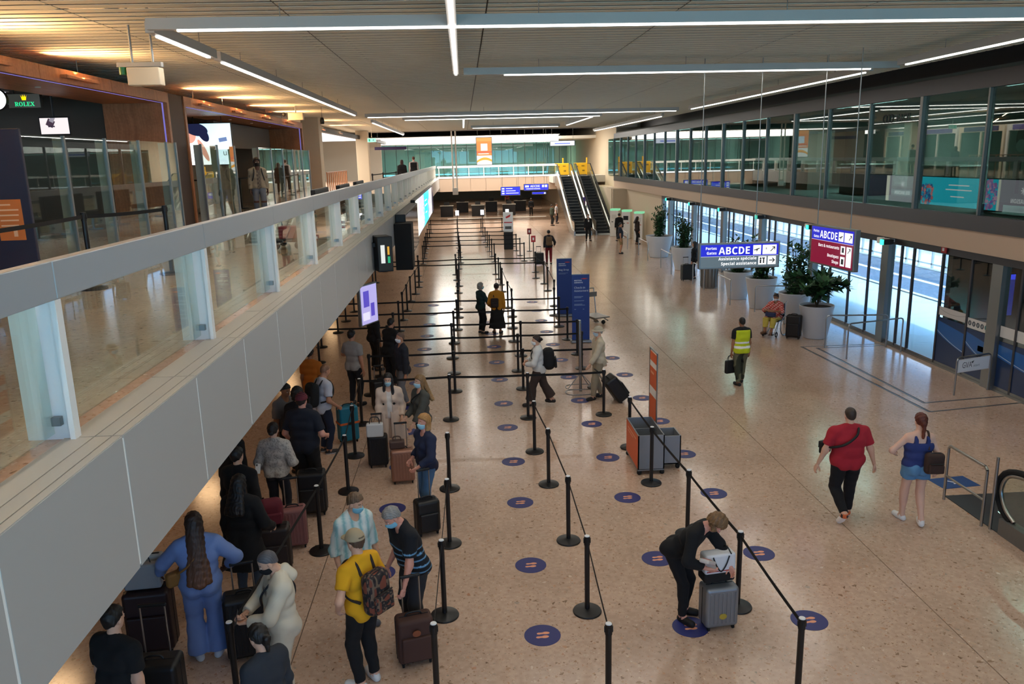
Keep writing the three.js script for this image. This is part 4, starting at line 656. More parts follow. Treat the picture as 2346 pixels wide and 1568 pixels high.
[[8.2, 'left'], [9.75, 'right']].forEach(([x, s]) => { const t = thing('closure_board', `yellow closure board at the top of the ${s} escalator`, 'board', [x, YU, -67.4], 0, 'yellow closure boards'); mesh('board', rbox(1.15, 0.95, 0.05, 0.04, 0, 0.55, 0), std('#e8b21c', 0.5), t); mesh('mark', [box(0.2, 0.12, 0.02, -0.3, 0.75, 0.03), box(0.2, 0.12, 0.02, 0.25, 0.4, 0.03), box(0.24, 0.06, 0.02, 0.2, 0.8, 0.03)], std('#8a6a10', 0.6), t); mesh('foot', span(-0.5, 0.5, 0, 0.06, -0.15, 0.15), M.dark, t); mesh('flag_post', [cyl(0.06, 0.06, 1.45, x < 9 ? 0.1 : 0.55, 0, -0.06)], std('#e0a818', 0.5), t); });
{ const p = thing('escalator_poster', 'purple poster standing between the two far escalators', 'poster', [8.98, 1.9, -60.5]); mesh('board', rbox(0.3, 1.0, 0.04, 0.02), std('#6a50b4', 0.5), p); mesh('patch', box(0.26, 0.3, 0.02, 0, 0.05, 0.03), std('#a84a86', 0.5), p); mesh('bracket', rod([0, -0.5, 0], [0, -1.2, 0], 0.03), M.steel, p); }
{ // descending escalator at the right edge, seen by its balustrade head
  const t = thing('near_escalator', 'descending escalator head with black handrail at the picture edge', 'escalator', [0, 0, 0]);
  for (const [X, lab] of [[7.5, ''], [8.72, '']]) {
    const s = new THREE.Shape(); s.moveTo(-10.18, 0.28); s.quadraticCurveTo(-10.24, 0.95, -9.75, 0.97); s.lineTo(-8.6, 0.95); s.lineTo(-2.4, -2.6); s.lineTo(-2.4, -3.3); s.lineTo(-9.4, 0.2); s.closePath();
    mesh('glass_side', new THREE.ExtrudeGeometry(s, { depth: 0.012, bevelEnabled: false }).rotateY(-Math.PI / 2).translate(X, 0, 0), M.glass, t);
    mesh('handrail', tube([[X, 0.24, -9.92], [X, 0.34, -10.12], [X, 0.62, -10.26], [X, 0.88, -10.14], [X, 1.01, -9.82], [X, 1.02, -9.4], [X, 0.99, -8.6], [X, 0.0, -6.85], [X, -2.5, -2.4]], 0.04, 80, 10), M.rubber, t);
    mesh('handrail_guide', tube([[X, 0.26, -9.84], [X, 0.38, -10.05], [X, 0.62, -10.17], [X, 0.85, -10.07], [X, 0.95, -9.8], [X, 0.96, -9.4], [X, 0.93, -8.6]], 0.028, 60, 8), M.steel, t);
    mesh('skirt', [bar([X, 0.1, -10.05], [X, 0.1, -8.4], 0.14, 0.28), bar([X, 0.1, -8.4], [X, -3.2, -2.4], 0.14, 0.3)], cm('#7c7b78', 0.45, 0.5), t);
  }
  for (let k = 0; k < 14; k++) mesh('step', span(7.58, 8.66, -0.2 - k * 0.2, -k * 0.2 - 0.01, -8.9 + k * 0.4, -8.5 + k * 0.4), cm('#3a3c3f', 0.5, 0.3), t);
  mesh('landing_plate', span(7.44, 8.79, 0.001, 0.012, -11.35, -9.9), cm('#45474a', 0.5, 0.4), t);
  mesh('comb_plate', span(7.55, 8.68, -0.02, 0.01, -9.9, -8.9), cm('#5c5e60', 0.4, 0.6), t);
  struct('wall_escalator_pit', [span(7.3, 7.44, -4, -0.3, -9.9, -1), span(8.79, 8.95, -4, -0.3, -9.9, -1), span(7.3, 8.95, -4, -0.3, -10.1, -9.9), span(7.3, 8.95, -4, -3.9, -9.9, -1), span(7.3, 8.95, -4, -0.3, -1, -0.9)], M.paint);
  const b = thing('guard_gate', 'steel tube guard frame before the descending escalator', 'barrier', [7.36, 0, 0]);
  mesh('frame', [rod([0, 0, -11.24], [0, 0.86, -11.24], 0.022), rod([0, 0.86, -11.24], [0, 0.9, -11.2], 0.022), rod([0, 0.9, -11.2], [0, 0.9, -10.36], 0.022), rod([0, 0.9, -10.36], [0, 0.86, -10.31], 0.022), rod([0, 0, -10.31], [0, 0.86, -10.31], 0.022), rod([0, 0.4, -11.24], [0, 0.4, -10.31], 0.018)], M.steel, b); mesh('end_post', rod([0.06, 0, -10.2], [0.06, 1.1, -10.2], 0.022), M.steel, b);
  const st = thing('floor_arrow', 'square blue floor sticker with a white arrow by the escalator', 'floor sticker', [7.9, 0.001, -11.85], 0.1); mesh('backing', box(0.66, 0.003, 0.42), cm('#2c4f86', 0.5), st).position.y = 0.0015; const ap = mesh('print', panel(0.64, 0.4).rotateX(-Math.PI / 2), printMat(256, 160, (c, w, h) => { c.fillStyle = '#2c4f86'; c.fillRect(0, 0, w, h); c.strokeStyle = '#fff'; c.lineWidth = 12; c.beginPath(); c.moveTo(100, 50); c.lineTo(150, 100); c.moveTo(150, 66); c.lineTo(150, 100); c.lineTo(114, 100); c.stroke(); }), st); ap.position.y = 0.0035;
}

// ================================================================ banners, bins, kiosks, trolleys
function rollBanner(x, z, w, h, lab, draw, turn = 0) { const t = thing('roll_banner', lab, 'banner', [x, 0, z], turn, 'blue roll banners'); mesh('base', rbox(w + 0.1, 0.09, 0.26, 0.03, 0, 0.045, 0), M.brushed, t); mesh('sheet', rbox(w, h, 0.012, 0.004, 0, h / 2 + 0.08, 0), cm('#1f3f86', 0.5), t); const p = mesh('print', panel(w - 0.01, h - 0.01), printMat(192, 768, draw, 0.5), t); p.position.set(0, h / 2 + 0.08, 0.0075); mesh('top_bar', rbox(w, 0.03, 0.03, 0.008, 0, h + 0.09, 0), M.brushed, t); mesh('support', rod([0, 0.05, -0.04], [0, h, -0.03], 0.01), M.brushed, t); return t; }
const baHead = (c, w) => { c.fillStyle = '#1f3f8a'; c.fillRect(0, 0, w, 768); c.fillStyle = '#d03838'; c.beginPath(); c.moveTo(96, 44); c.quadraticCurveTo(140, 30, 178, 44); c.lineTo(140, 52); c.fill(); label(c, 'BRITISH', 24, 72, 22, '#e4e8f4'); label(c, 'AIRWAYS', 24, 96, 22, '#e4e8f4'); };
rollBanner(3.33, -27.0, 0.52, 1.92, 'far blue roll banner lettered Bag Drop beside the queue', (c, w, h) => { baHead(c, w); label(c, 'Bag Drop', 24, 160, 32, '#dfe6f4', 'left', ''); c.fillStyle = '#7f96c4'; c.fillRect(24, 190, 120, 5); c.fillRect(24, 204, 90, 5); });
rollBanner(3.31, -22.95, 0.52, 1.95, 'near blue roll banner lettered Check-in Assessment', (c, w, h) => { baHead(c, w); label(c, 'Check-in', 24, 160, 32, '#dfe6f4', 'left', ''); label(c, 'Assessment', 24, 196, 30, '#dfe6f4', 'left', ''); c.fillStyle = '#8fa4cc'; for (const [y, l] of [[250, 100], [262, 80], [300, 110], [340, 90], [352, 120], [400, 20], [400, 20]]) c.fillRect(24, y, l, 6); c.fillRect(120, 400, 16, 6); });
{ // orange bag sizer with banner
  const t = thing('bag_sizer', 'grey bag sizer box with orange front and tall orange banner', 'bag sizer', [0, 0, 0]);
  const x0 = 2.82, x1 = 3.28, z0 = -12.75, z1 = -13.75;
  mesh('frame', [span(x0, x1, 0.08, 0.11, z1, z0), span(x0, x0 + 0.02, 0.1, 0.72, z1, z0), span(x1 - 0.02, x1, 0.1, 0.72, z1, z0), span(x0, x1, 0.1, 0.72, z0 - 0.02, z0), span(x0, x1, 0.1, 0.72, z1, z1 + 0.02)], cm('#8d9196', 0.45, 0.4), t);
  mesh('divider', span(x0 + 0.02, x1 - 0.02, 0.1, 0.66, -13.3, -13.28), cm('#6e7276', 0.5, 0.3), t);
  mesh('small_box', [span(3.3, 3.62, 0.1, 0.1 + 0.02, -13.4, -12.95), span(3.3, 3.32, 0.1, 0.62, -13.4, -12.95), span(3.6, 3.62, 0.1, 0.62, -13.4, -12.95), span(3.3, 3.62, 0.1, 0.62, -12.97, -12.95), span(3.3, 3.62, 0.1, 0.62, -13.4, -13.38)], cm('#8d9196', 0.45, 0.4), t);
  const op = (w, h, label1) => printMat(128, 256, (c, ww, hh) => { c.fillStyle = '#d9602c'; c.fillRect(0, 0, ww, hh); c.fillStyle = '#f0b08a'; c.fillRect(16, 40, 90, 10); c.fillRect(16, 66, 60, 8); c.fillStyle = '#efe9e2'; if (label1) { c.fillRect(0, 30, ww, 20); c.fillRect(0, 120, ww, 30); } });
  const f1 = mesh('orange_front', panel(0.98, 0.6).rotateY(-Math.PI / 2), op(1, 1, false), t); f1.position.set(x0 - 0.002, 0.41, -13.25);
  mesh('banner_pole', [rod([3.3, 0.1, -13.45], [3.3, 1.98, -13.45], 0.014), rod([3.3, 0.1, -14.0], [3.3, 1.98, -14.0], 0.014), rod([3.3, 1.97, -14.0], [3.3, 1.97, -13.45], 0.014)], M.steel, t);
  mesh('banner_sheet', span(3.295, 3.305, 0.55, 1.92, -13.98, -13.47), cm('#d9602c', 0.6), t);
  const f2 = mesh('banner_print', panel(0.5, 1.36).rotateY(-Math.PI / 2), op(1, 1, true), t); f2.position.set(3.2935, 1.235, -13.725);
  mesh('caster', [[x0 + 0.03, z0 - 0.03], [x1 - 0.03, z0 - 0.03], [x0 + 0.03, z1 + 0.03], [x1 - 0.03, z1 + 0.03], [3.58, -13.0], [3.58, -13.36]].map(([x, z]) => ball(0.045, x, 0.045, z, 10)), M.rubber, t);
}
{ // baggage trolley and steel pole stand
  const t = thing('baggage_trolley', 'empty baggage trolley behind the near blue banner', 'trolley', [4.25, 0, -25.9], 0.4); mesh('deck', [span(-0.28, 0.28, 0.18, 0.22, -0.4, 0.4)], M.brushed, t); mesh('frame', [rod([-0.25, 0.2, -0.4], [-0.25, 1.05, -0.55], 0.018), rod([0.25, 0.2, -0.4], [0.25, 1.05, -0.55], 0.018), rod([-0.25, 1.05, -0.55], [0.25, 1.05, -0.55], 0.02), rod([0.25, 0.2, -0.4], [0.18, 0.1, 0.45], 0.018), rod([-0.25, 0.2, -0.4], [-0.18, 0.1, 0.45], 0.018)], M.steel, t); mesh('basket', [span(-0.22, 0.22, 0.8, 0.82, -0.55, -0.3), span(-0.22, 0.22, 0.82, 0.96, -0.31, -0.3)], M.brushed, t); mesh('wheel', [ball(0.08, -0.25, 0.08, -0.4), ball(0.08, 0.25, 0.08, -0.4), ball(0.07, 0, 0.07, 0.45)], M.rubber, t);
  const p = thing('luggage_stand', 'bare steel pole stand with wire foot beside the man in hat', 'stand', [2.55, 0, -17.75]); mesh('pole', [rod([0, 0.05, 0], [-0.02, 1.75, 0], 0.035)], M.steel, p); mesh('foot', [tube([[-0.3, 0.03, -0.16], [0.3, 0.03, -0.16], [0.3, 0.03, 0.16], [-0.3, 0.03, 0.16]], 0.012, 40, 6, true), tube([[-0.3, 0.16, -0.16], [0.3, 0.16, -0.16], [0.3, 0.16, 0.16], [-0.3, 0.16, 0.16]], 0.01, 40, 6, true), rod([-0.3, 0.16, 0.1], [0, 0.5, 0], 0.01), rod([0.3, 0.16, 0.1], [0, 0.5, 0], 0.01), rod([0.2, 0.16, -0.14], [0, 0.5, 0], 0.01)], M.brushed, p);
  const k = thing('self_service_kiosk', 'black self service kiosk with white and red sign panels', 'kiosk', [2.6, 0, -48.5], -0.1); mesh('body', rbox(0.55, 1.05, 0.5, 0.03, 0, 0.525, 0), M.black, k); mesh('sign', rbox(0.6, 1.15, 0.08, 0.01, 0, 1.65, 0), M.white, k); const kp = mesh('print', panel(0.56, 1.1), printMat(128, 256, (c, w, h) => { c.fillStyle = '#e8e8e8'; c.fillRect(0, 0, w, h); c.fillStyle = '#c02a30'; c.beginPath(); c.moveTo(30, 60); c.lineTo(100, 24); c.lineTo(90, 60); c.lineTo(40, 80); c.fill(); c.fillRect(8, 130, 110, 14); c.fillStyle = '#555'; c.fillRect(20, 190, 90, 40); }), k); kp.position.set(0, 1.65, 0.042);
  [[3.6, -42.5, '#b03038', 'small red sign frame on a post at the queue end'], [3.75, -47, '#8a2a30', 'smaller dark red sign frame on a post behind']].forEach(([x, z, c, lab]) => { const s = thing('post_sign', lab, 'sign', [x, 0, z]); mesh('post', cyl(0.025, 0.025, 1.0, 0, 0, 0, 8), M.black, s); mesh('base', gBase, M.postBlack, s); mesh('plate', rbox(0.24, 0.34, 0.03, 0.01, 0, 1.17, 0), std(c, 0.5), s); mesh('mark', box(0.08, 0.14, 0.01, 0, 1.17, 0.018), M.white, s); });
  for (let i = 0; i < 3; i++) { const c = thing('ticket_machine', 'white ticket machine with green top by the far wall, ' + ORD[i] + ' from the escalators', 'machine', [10.25 + i * 0.5, 0, -54.4 + i * 1.5], -0.5, 'ticket machines'); mesh('body', rbox(0.6, 1.75, 0.5, 0.02, 0, 0.875, 0), M.white, c); mesh('top_light', rbox(0.6, 0.12, 0.5, 0.02, 0, 1.82, 0), glow('#8fe8b0', 0.4), c); mesh('display', rbox(0.34, 0.28, 0.02, 0.005, 0, 1.35, 0.25), i === 1 ? M.black : M.ceilingWhite, c); mesh('card_slot', [box(0.12, 0.05, 0.02, -0.12, 1.0, 0.25)], M.black, c); mesh('red_strip', box(0.14, 0.04, 0.02, 0.14, 1.02, 0.25), std('#c8402c', 0.5), c); c.scale.setScalar(i === 2 ? 0.98 : 1); }
  // desks under the far bridge
  for (let i = 0; i < 6; i++) { const d = thing('check_in_desk', 'far black check-in desk under the bridge, ' + ORD[i] + ' from the mezzanine', 'desk', [-1.7 + i * 1.5, 0, -78 - (i % 2) * 6], 0, 'far check-in desks'); mesh('body', rbox(1.2, 1.05, 0.6, 0.02, 0, 0.525, 0), M.black, d); mesh('monitor', rbox(0.5, 0.32, 0.05, 0.01, 0, 1.25, 0), M.dark, d); mesh('monitor_arm', rod([0, 1.04, 0], [0, 1.2, 0], 0.02), M.dark, d); mesh('top', rbox(1.3, 0.04, 0.7, 0.01, 0, 1.06, 0), M.paint, d); }
  for (let i = 0; i < 3; i++) { const s = thing('queue_notice', 'white notice on a post at the far queue head, ' + ORD[i] + ' from the mezzanine', 'sign', [-0.6 + i * 2.0, 0, -64.5], 0, 'far queue notices'); mesh('post', cyl(0.025, 0.025, 1.05, 0, 0, 0, 8), M.black, s); mesh('base', gBase, M.postBlack, s); mesh('plate', rbox(0.28, 0.4, 0.02, 0.01, 0, 1.22, 0), glow('#f4f4fa', 0.8), s); }
}
{ // lamps added to brighten the underpass and atrium; warm lamps of the lower side area
  for (const [x, z, i, n] of [[0, -76, 0], [6, -76, 1], [0, -88, 2], [6, -88, 3], [-6, -80, 4], [3, -100, 5]].map((a) => [...a, ''])) { const t = thing('added_underpass_lamp', 'added flat ceiling lamp under the far bridge, ' + ORD[i] + ' of six', 'lamp', [x, z < -84.5 ? 2.6 : 2.7, z], 0, 'added underpass lamps'); mesh('frame', span(-1.3, 1.3, -0.05, 0, -0.65, 0.65), M.white, t); mesh('diffuser', span(-1.2, 1.2, -0.06, -0.05, -0.55, 0.55), glow('#fff8ea', 0.9), t); areaLight(0xfff3df, 3.2, 2.4, 1.1, [x, t.position.y - 0.07, z], [x, 0, z]); }
  for (const [x, i] of [[-1.5, 0], [3, 1], [7.5, 2]]) { const t = thing('added_atrium_lamp', 'added flat lamp in the raised ceiling before the bridge, ' + ORD[i] + ' of three', 'lamp', [x, 7.95, -66.8], 0, 'added atrium lamps'); mesh('frame', span(-1.1, 1.1, -0.05, 0, -3.1, 3.1), M.white, t); mesh('diffuser', span(-1, 1, -0.06, -0.05, -3, 3), glow('#fffaf0', 1), t); areaLight(0xfff6ea, 5, 2, 6, [x, 7.87, -66.8], [x, 0, -66.8]); }
  for (const [z, i] of [[-12, 0], [-20, 1], [-30, 2], [-40, 3], [-52, 4]]) { const t = thing('soffit_lamp', 'recessed warm lamp under the mezzanine, ' + ORD[i] + ' from the viewer', 'lamp', [-7, 3.05, z], 0, 'mezzanine soffit lamps'); mesh('frame', span(-0.35, 0.35, -0.03, 0, -0.35, 0.35), M.paint, t); mesh('diffuser', span(-0.3, 0.3, -0.035, -0.03, -0.3, 0.3), glow('#ffd9a8', 1), t); areaLight(0xffcf98, 7, 0.6, 0.6, [-7, 3.0, z], [-7, 0, z]); }
}
// ================================================================ people: smooth-joined tapered bones meshed on a grid
const V = {
  add: (a, b) => [a[0] + b[0], a[1] + b[1], a[2] + b[2]], sub: (a, b) => [a[0] - b[0], a[1] - b[1], a[2] - b[2]], mul: (a, s) => [a[0] * s, a[1] * s, a[2] * s],
  dot: (a, b) => a[0] * b[0] + a[1] * b[1] + a[2] * b[2], len: (a) => Math.hypot(a[0], a[1], a[2]), norm: (a) => { const l = Math.hypot(a[0], a[1], a[2]) || 1; return [a[0] / l, a[1] / l, a[2] / l]; },
  cross: (a, b) => [a[1] * b[2] - a[2] * b[1], a[2] * b[0] - a[0] * b[2], a[0] * b[1] - a[1] * b[0]], lerp: (a, b, t) => [a[0] + (b[0] - a[0]) * t, a[1] + (b[1] - a[1]) * t, a[2] + (b[2] - a[2]) * t],
};
// a bone: from a (radius ra) to b (radius rb); flat = cut square at b
function bone(a, b, ra, rb, flat) { const d = V.sub(b, a), L2 = V.dot(d, d) || 1e-9; return { a, d, i: 1 / L2, ra, dr: rb - ra, b, flat, n: V.norm(d), R: Math.max(ra, rb) }; }
function boneDist(x, y, z, s) {
  const px = x - s.a[0], py = y - s.a[1], pz = z - s.a[2]; let t = (px * s.d[0] + py * s.d[1] + pz * s.d[2]) * s.i; t = t < 0 ? 0 : t > 1 ? 1 : t;
  const qx = px - s.d[0] * t, qy = py - s.d[1] * t, qz = pz - s.d[2] * t; let d = Math.sqrt(qx * qx + qy * qy + qz * qz) - s.ra - s.dr * t;
  if (s.flat) { const e = (x - s.b[0]) * s.n[0] + (y - s.b[1]) * s.n[1] + (z - s.b[2]) * s.n[2]; if (e > d) d = e; }
  return d;
}
function field(bones, k) {   // polynomial smooth minimum
  return (x, y, z) => { let d = 1e3; for (let i = 0; i < bones.length; i++) { const e = boneDist(x, y, z, bones[i]), h = k - Math.abs(d - e); d = Math.min(d, e) - (h > 0 ? h * h / (4 * k) : 0); } return d; };
}
function boundsOf(bones, pad) { const lo = [1e9, 1e9, 1e9], hi = [-1e9, -1e9, -1e9]; for (const s of bones) for (const p of [s.a, s.b]) for (let c = 0; c < 3; c++) { lo[c] = Math.min(lo[c], p[c] - s.R - pad); hi[c] = Math.max(hi[c], p[c] + s.R + pad); } return [lo, hi]; }
function surfaceNet([lo, hi], cell, fn, colorFn) {
  const n = [0, 1, 2].map((c) => Math.ceil((hi[c] - lo[c]) / cell) + 2), [nx, ny, nz] = n, val = new Float32Array(nx * ny * nz), B = 4;
  for (let k0 = 0; k0 < nz; k0 += B) for (let j0 = 0; j0 < ny; j0 += B) for (let i0 = 0; i0 < nx; i0 += B) {
    const c = fn(lo[0] + (i0 + 1.5) * cell, lo[1] + (j0 + 1.5) * cell, lo[2] + (k0 + 1.5) * cell), skip = Math.abs(c) > cell * 4.2 + 0.012;
    for (let k = k0; k < Math.min(nz, k0 + B); k++) for (let j = j0; j < Math.min(ny, j0 + B); j++) for (let i = i0; i < Math.min(nx, i0 + B); i++) val[(k * ny + j) * nx + i] = skip ? c : fn(lo[0] + i * cell, lo[1] + j * cell, lo[2] + k * cell);
  }
  const id = new Int32Array(nx * ny * nz).fill(-1), pos = [], idx = [];
  for (let k = 0; k < nz - 1; k++) for (let j = 0; j < ny - 1; j++) for (let i = 0; i < nx - 1; i++) {
    const o = (k * ny + j) * nx + i; let m = 0; const v = [];
    for (let q = 0; q < 8; q++) { const w = val[o + (q & 1) + ((q >> 1) & 1) * nx + (q >> 2) * nx * ny]; v.push(w); if (w < 0) m |= 1 << q; }
    if (m === 0 || m === 255) continue;
    let sx = 0, sy = 0, sz = 0, c = 0;
    for (let a = 0; a < 8; a++) for (let ax = 0; ax < 3; ax++) { const b = a | (1 << ax); if (b === a) continue; if ((v[a] < 0) === (v[b] < 0)) continue; const t = v[a] / (v[a] - v[b]); sx += (a & 1) + (ax === 0 ? t : 0); sy += ((a >> 1) & 1) + (ax === 1 ? t : 0); sz += (a >> 2) + (ax === 2 ? t : 0); c++; }
    id[o] = pos.length / 3; pos.push(lo[0] + (i + sx / c) * cell, lo[1] + (j + sy / c) * cell, lo[2] + (k + sz / c) * cell);
  }
  const st = [1, nx, nx * ny];
  for (let k = 1; k < nz - 1; k++) for (let j = 1; j < ny - 1; j++) for (let i = 1; i < nx - 1; i++) {
    const o = (k * ny + j) * nx + i;
    for (let ax = 0; ax < 3; ax++) { const a = val[o] < 0, b = val[o + st[ax]] < 0; if (a === b) continue; const u = st[(ax + 1) % 3], w = st[(ax + 2) % 3], q = [id[o], id[o - u], id[o - u - w], id[o - w]]; if (q.some((e) => e < 0)) continue; if (a) idx.push(q[0], q[1], q[2], q[0], q[2], q[3]); else idx.push(q[0], q[2], q[1], q[0], q[3], q[2]); }
  }
  const g = new THREE.BufferGeometry(); g.setAttribute('position', new THREE.Float32BufferAttribute(pos, 3)); g.setIndex(idx); g.computeVertexNormals();
  const col = new Float32Array(pos.length); if (colorFn) for (let i = 0; i < pos.length; i += 3) { const c = colorFn(pos[i], pos[i + 1], pos[i + 2]); col[i] = c[0]; col[i + 1] = c[1]; col[i + 2] = c[2]; } else col.fill(1);
  g.setAttribute('color', new THREE.BufferAttribute(col, 3)); return g;
}
const lin = (hex) => { const c = C(hex); return [c.r, c.g, c.b]; };
const vcMat = std('#ffffff', 0.6, { vertexColors: true }), vcCloth = std('#ffffff', 0.92, { vertexColors: true }), vcHair = std('#ffffff', 0.55, { vertexColors: true });
function joinIndexed(list) { return mergeGeometries(list); }
function ell(x, y, z, c, r) { const px = (x - c[0]), py = (y - c[1]), pz = (z - c[2]), k0 = Math.hypot(px / r[0], py / r[1], pz / r[2]), k1 = Math.hypot(px / (r[0] * r[0]), py / (r[1] * r[1]), pz / (r[2] * r[2])); return k1 < 1e-6 ? -Math.min(...r) : k0 * (k0 - 1) / k1; }
const smin = (a, b, k) => { const h = k - Math.abs(a - b); return Math.min(a, b) - (h > 0 ? h * h / (4 * k) : 0); };
const smax = (a, b, k) => -smin(-a, -b, k);
function ik(S, T, la, lb, pole) {   // two-bone chain: the middle joint, and the target pulled within reach
  let d = V.sub(T, S), L = V.len(d); const max = (la + lb) * 0.995; if (L > max) { d = V.mul(d, max / L); L = max; } const u = V.norm(d);
  const x = (la * la - lb * lb + L * L) / (2 * L), h = Math.sqrt(Math.max(0, la * la - x * x)); let p = V.sub(pole, V.mul(u, V.dot(pole, u))); p = V.norm(p);
  return [V.add(V.add(S, V.mul(u, x)), V.mul(p, h)), V.add(S, d)];
}
const SKIN = { light: '#d8a88c', tan: '#b98264', mid: '#9a6848', dark: '#4e2f22', pink: '#d99a84', pale: '#e0b49c' };

/* person: o = { label, at:[x,z], y, face, h, fat, w, skin, lean, side, twist, hip:[dx,dy,dz], head:{pitch,yaw,tilt}, lh, rh: hand targets (local metres for h 1.75), le, re: elbow poles,
   lf, rf: ankle targets, lk, rk: knee poles, grip, top:{color,sleeve,hem,inflate,paint}, bottom:{color,length,inflate,flare}, skirt, coat, shoes, hair:{style,color,len}, mask, cell } */
function person(o) {
  const h = o.h ?? 1.72, s = h / 1.75, w = o.w ?? 1, fat = o.fat ?? 1, cell = o.cell ?? 0.014, far = cell > 0.02;
  const t = thing('person', o.label, 'person', [o.at[0], o.y ?? 0, o.at[1]], o.face ?? 0);
  const P = (v) => V.mul(v, s), hip = V.add([0, 0.93 * s, 0], P(o.hip ?? [0, 0, 0])), lean = o.lean ?? 0.02, side = o.side ?? 0;
  const u = V.norm([side, Math.cos(lean), Math.sin(lean)]), tw = o.twist ?? 0, rx = V.norm(V.sub([Math.cos(tw), 0, -Math.sin(tw)], V.mul(u, V.dot([Math.cos(tw), 0, -Math.sin(tw)], u)))), fw = V.cross(rx, u);
  const T = (x, y, z) => V.add(hip, V.add(V.add(V.mul(rx, x * s), V.mul(u, y * s)), V.mul(fw, z * s)));   // torso frame
  const sh = 0.178 * w;
  const neck = T(0, 0.50, -0.005), hd = o.head ?? {}, hp = lean * 0.55 + (hd.pitch ?? 0), hy = (hd.yaw ?? 0) + tw, ht = hd.tilt ?? 0;
  const hm = new THREE.Matrix4().makeRotationFromEuler(new THREE.Euler(hp, hy, ht, 'YXZ')), hx = new THREE.Vector3().setFromMatrixColumn(hm, 0).toArray(), hu = new THREE.Vector3().setFromMatrixColumn(hm, 1).toArray(), hf = new THREE.Vector3().setFromMatrixColumn(hm, 2).toArray();
  const hs = 0.94 * Math.pow(s, 0.6), hc = V.add(neck, V.add(V.mul(V.norm(V.add(u, hu)), 0.088 * s), V.add(V.mul(hu, 0.1 * hs), V.mul(hf, 0.012))));
  const H = (x, y, z) => V.add(hc, V.add(V.add(V.mul(hx, x * hs), V.mul(hu, y * hs)), V.mul(hf, z * hs)));
  const toH = (x, y, z) => { const d = [x - hc[0], y - hc[1], z - hc[2]]; return [V.dot(d, hx) / hs, V.dot(d, hu) / hs, V.dot(d, hf) / hs]; };
  // limbs
  const arm = {}, leg = {};
  for (const [k, sg] of [['l', 1], ['r', -1]]) {
    const S = T(sg * sh, 0.432, 0), tgt = o[k + 'h'] ? P(o[k + 'h']) : V.add(S, P([sg * 0.06 + sg * 0.04 * (fat - 1), -0.56, 0.03])), pole = o[k + 'e'] ?? [sg * 0.35, -0.1, -1];
    const [E, W] = ik(S, tgt, 0.29 * s, 0.255 * s, pole); arm[k] = { S, E, W, sg };
    const Hj = T(sg * 0.088 * (1 + (fat - 1) * 0.4), -0.01, 0), A = o[k + 'f'] ? P(o[k + 'f']) : [sg * 0.1 * s, 0.075 * s, 0], [K, AA] = ik(Hj, A, 0.43 * s, 0.43 * s, o[k + 'k'] ?? [sg * 0.15, 0.1, 1]); leg[k] = { Hj, K, A: AA, sg, ft: o[k + 'toe'] ?? (o.toe ?? [sg * 0.3, 0, 1]) };
  }
  const F = fat, tor = (e, hem = 0) => [
    bone(T(-0.08 * F, 0.02 - hem, 0), T(0.08 * F, 0.02 - hem, 0), 0.105 * s + e + (F - 1) * 0.05, 0.105 * s + e + (F - 1) * 0.05), bone(T(-0.055 * F, 0.16, 0.0), T(0.055 * F, 0.16, 0.0), 0.098 * s * F + e, 0.098 * s * F + e),
    bone(T(0, 0.1, 0.02 * F), T(0, 0.22, 0.025 * F), 0.1 * s * F + e, 0.1 * s * F + e), bone(T(-0.078 * w, 0.31, 0), T(0.078 * w, 0.31, 0), 0.105 * s * (1 + (F - 1) * 0.6) + e, 0.105 * s * (1 + (F - 1) * 0.6) + e), bone(T(-0.1 * w, 0.41, -0.01), T(0.1 * w, 0.41, -0.01), 0.082 * s + e, 0.082 * s + e), bone(T(-sh + 0.03, 0.43, -0.01), T(sh - 0.03, 0.43, -0.01), 0.058 * s + e, 0.058 * s + e), bone(T(0, 0.44, -0.015), T(0, 0.505, -0.015), 0.07 * s + e, 0.052 * s + e), bone(T(0.02, 0.51, -0.02), T(sh - 0.015, 0.448, -0.01), 0.042 * s + e, 0.05 * s + e), bone(T(-0.02, 0.51, -0.02), T(-sh + 0.015, 0.448, -0.01), 0.042 * s + e, 0.05 * s + e)];
  if (o.bust) { }
  const bust = (e) => o.bust ? [bone(T(-0.075, 0.33, 0.06), T(-0.07, 0.32, 0.075), 0.06 * s + e, 0.055 * s + e), bone(T(0.075, 0.33, 0.06), T(0.07, 0.32, 0.075), 0.06 * s + e, 0.055 * s + e)] : [];
  const butt = (e) => [bone(T(-0.07, -0.02, -0.05), T(-0.07, -0.04, -0.05), 0.085 * s + e, 0.085 * s + e), bone(T(0.07, -0.02, -0.05), T(0.07, -0.04, -0.05), 0.085 * s + e, 0.085 * s + e)];
  const armB = (k, e, to = 2, flat = false) => { const a = arm[k], L = []; const c1 = Math.min(1, to); const r0 = 0.052 * s * (1 + (F - 1) * 0.4), r1 = 0.042 * s * (1 + (F - 1) * 0.4); L.push(bone(a.S, V.lerp(a.S, a.E, c1), r0 + e, r0 + (r1 - r0) * c1 + e, flat && to <= 1)); if (to > 1) { const c2 = to - 1; L.push(bone(a.E, V.lerp(a.E, a.W, c2), r1 + e, r1 + (0.027 * s - r1) * c2 + e, flat)); } return L; };
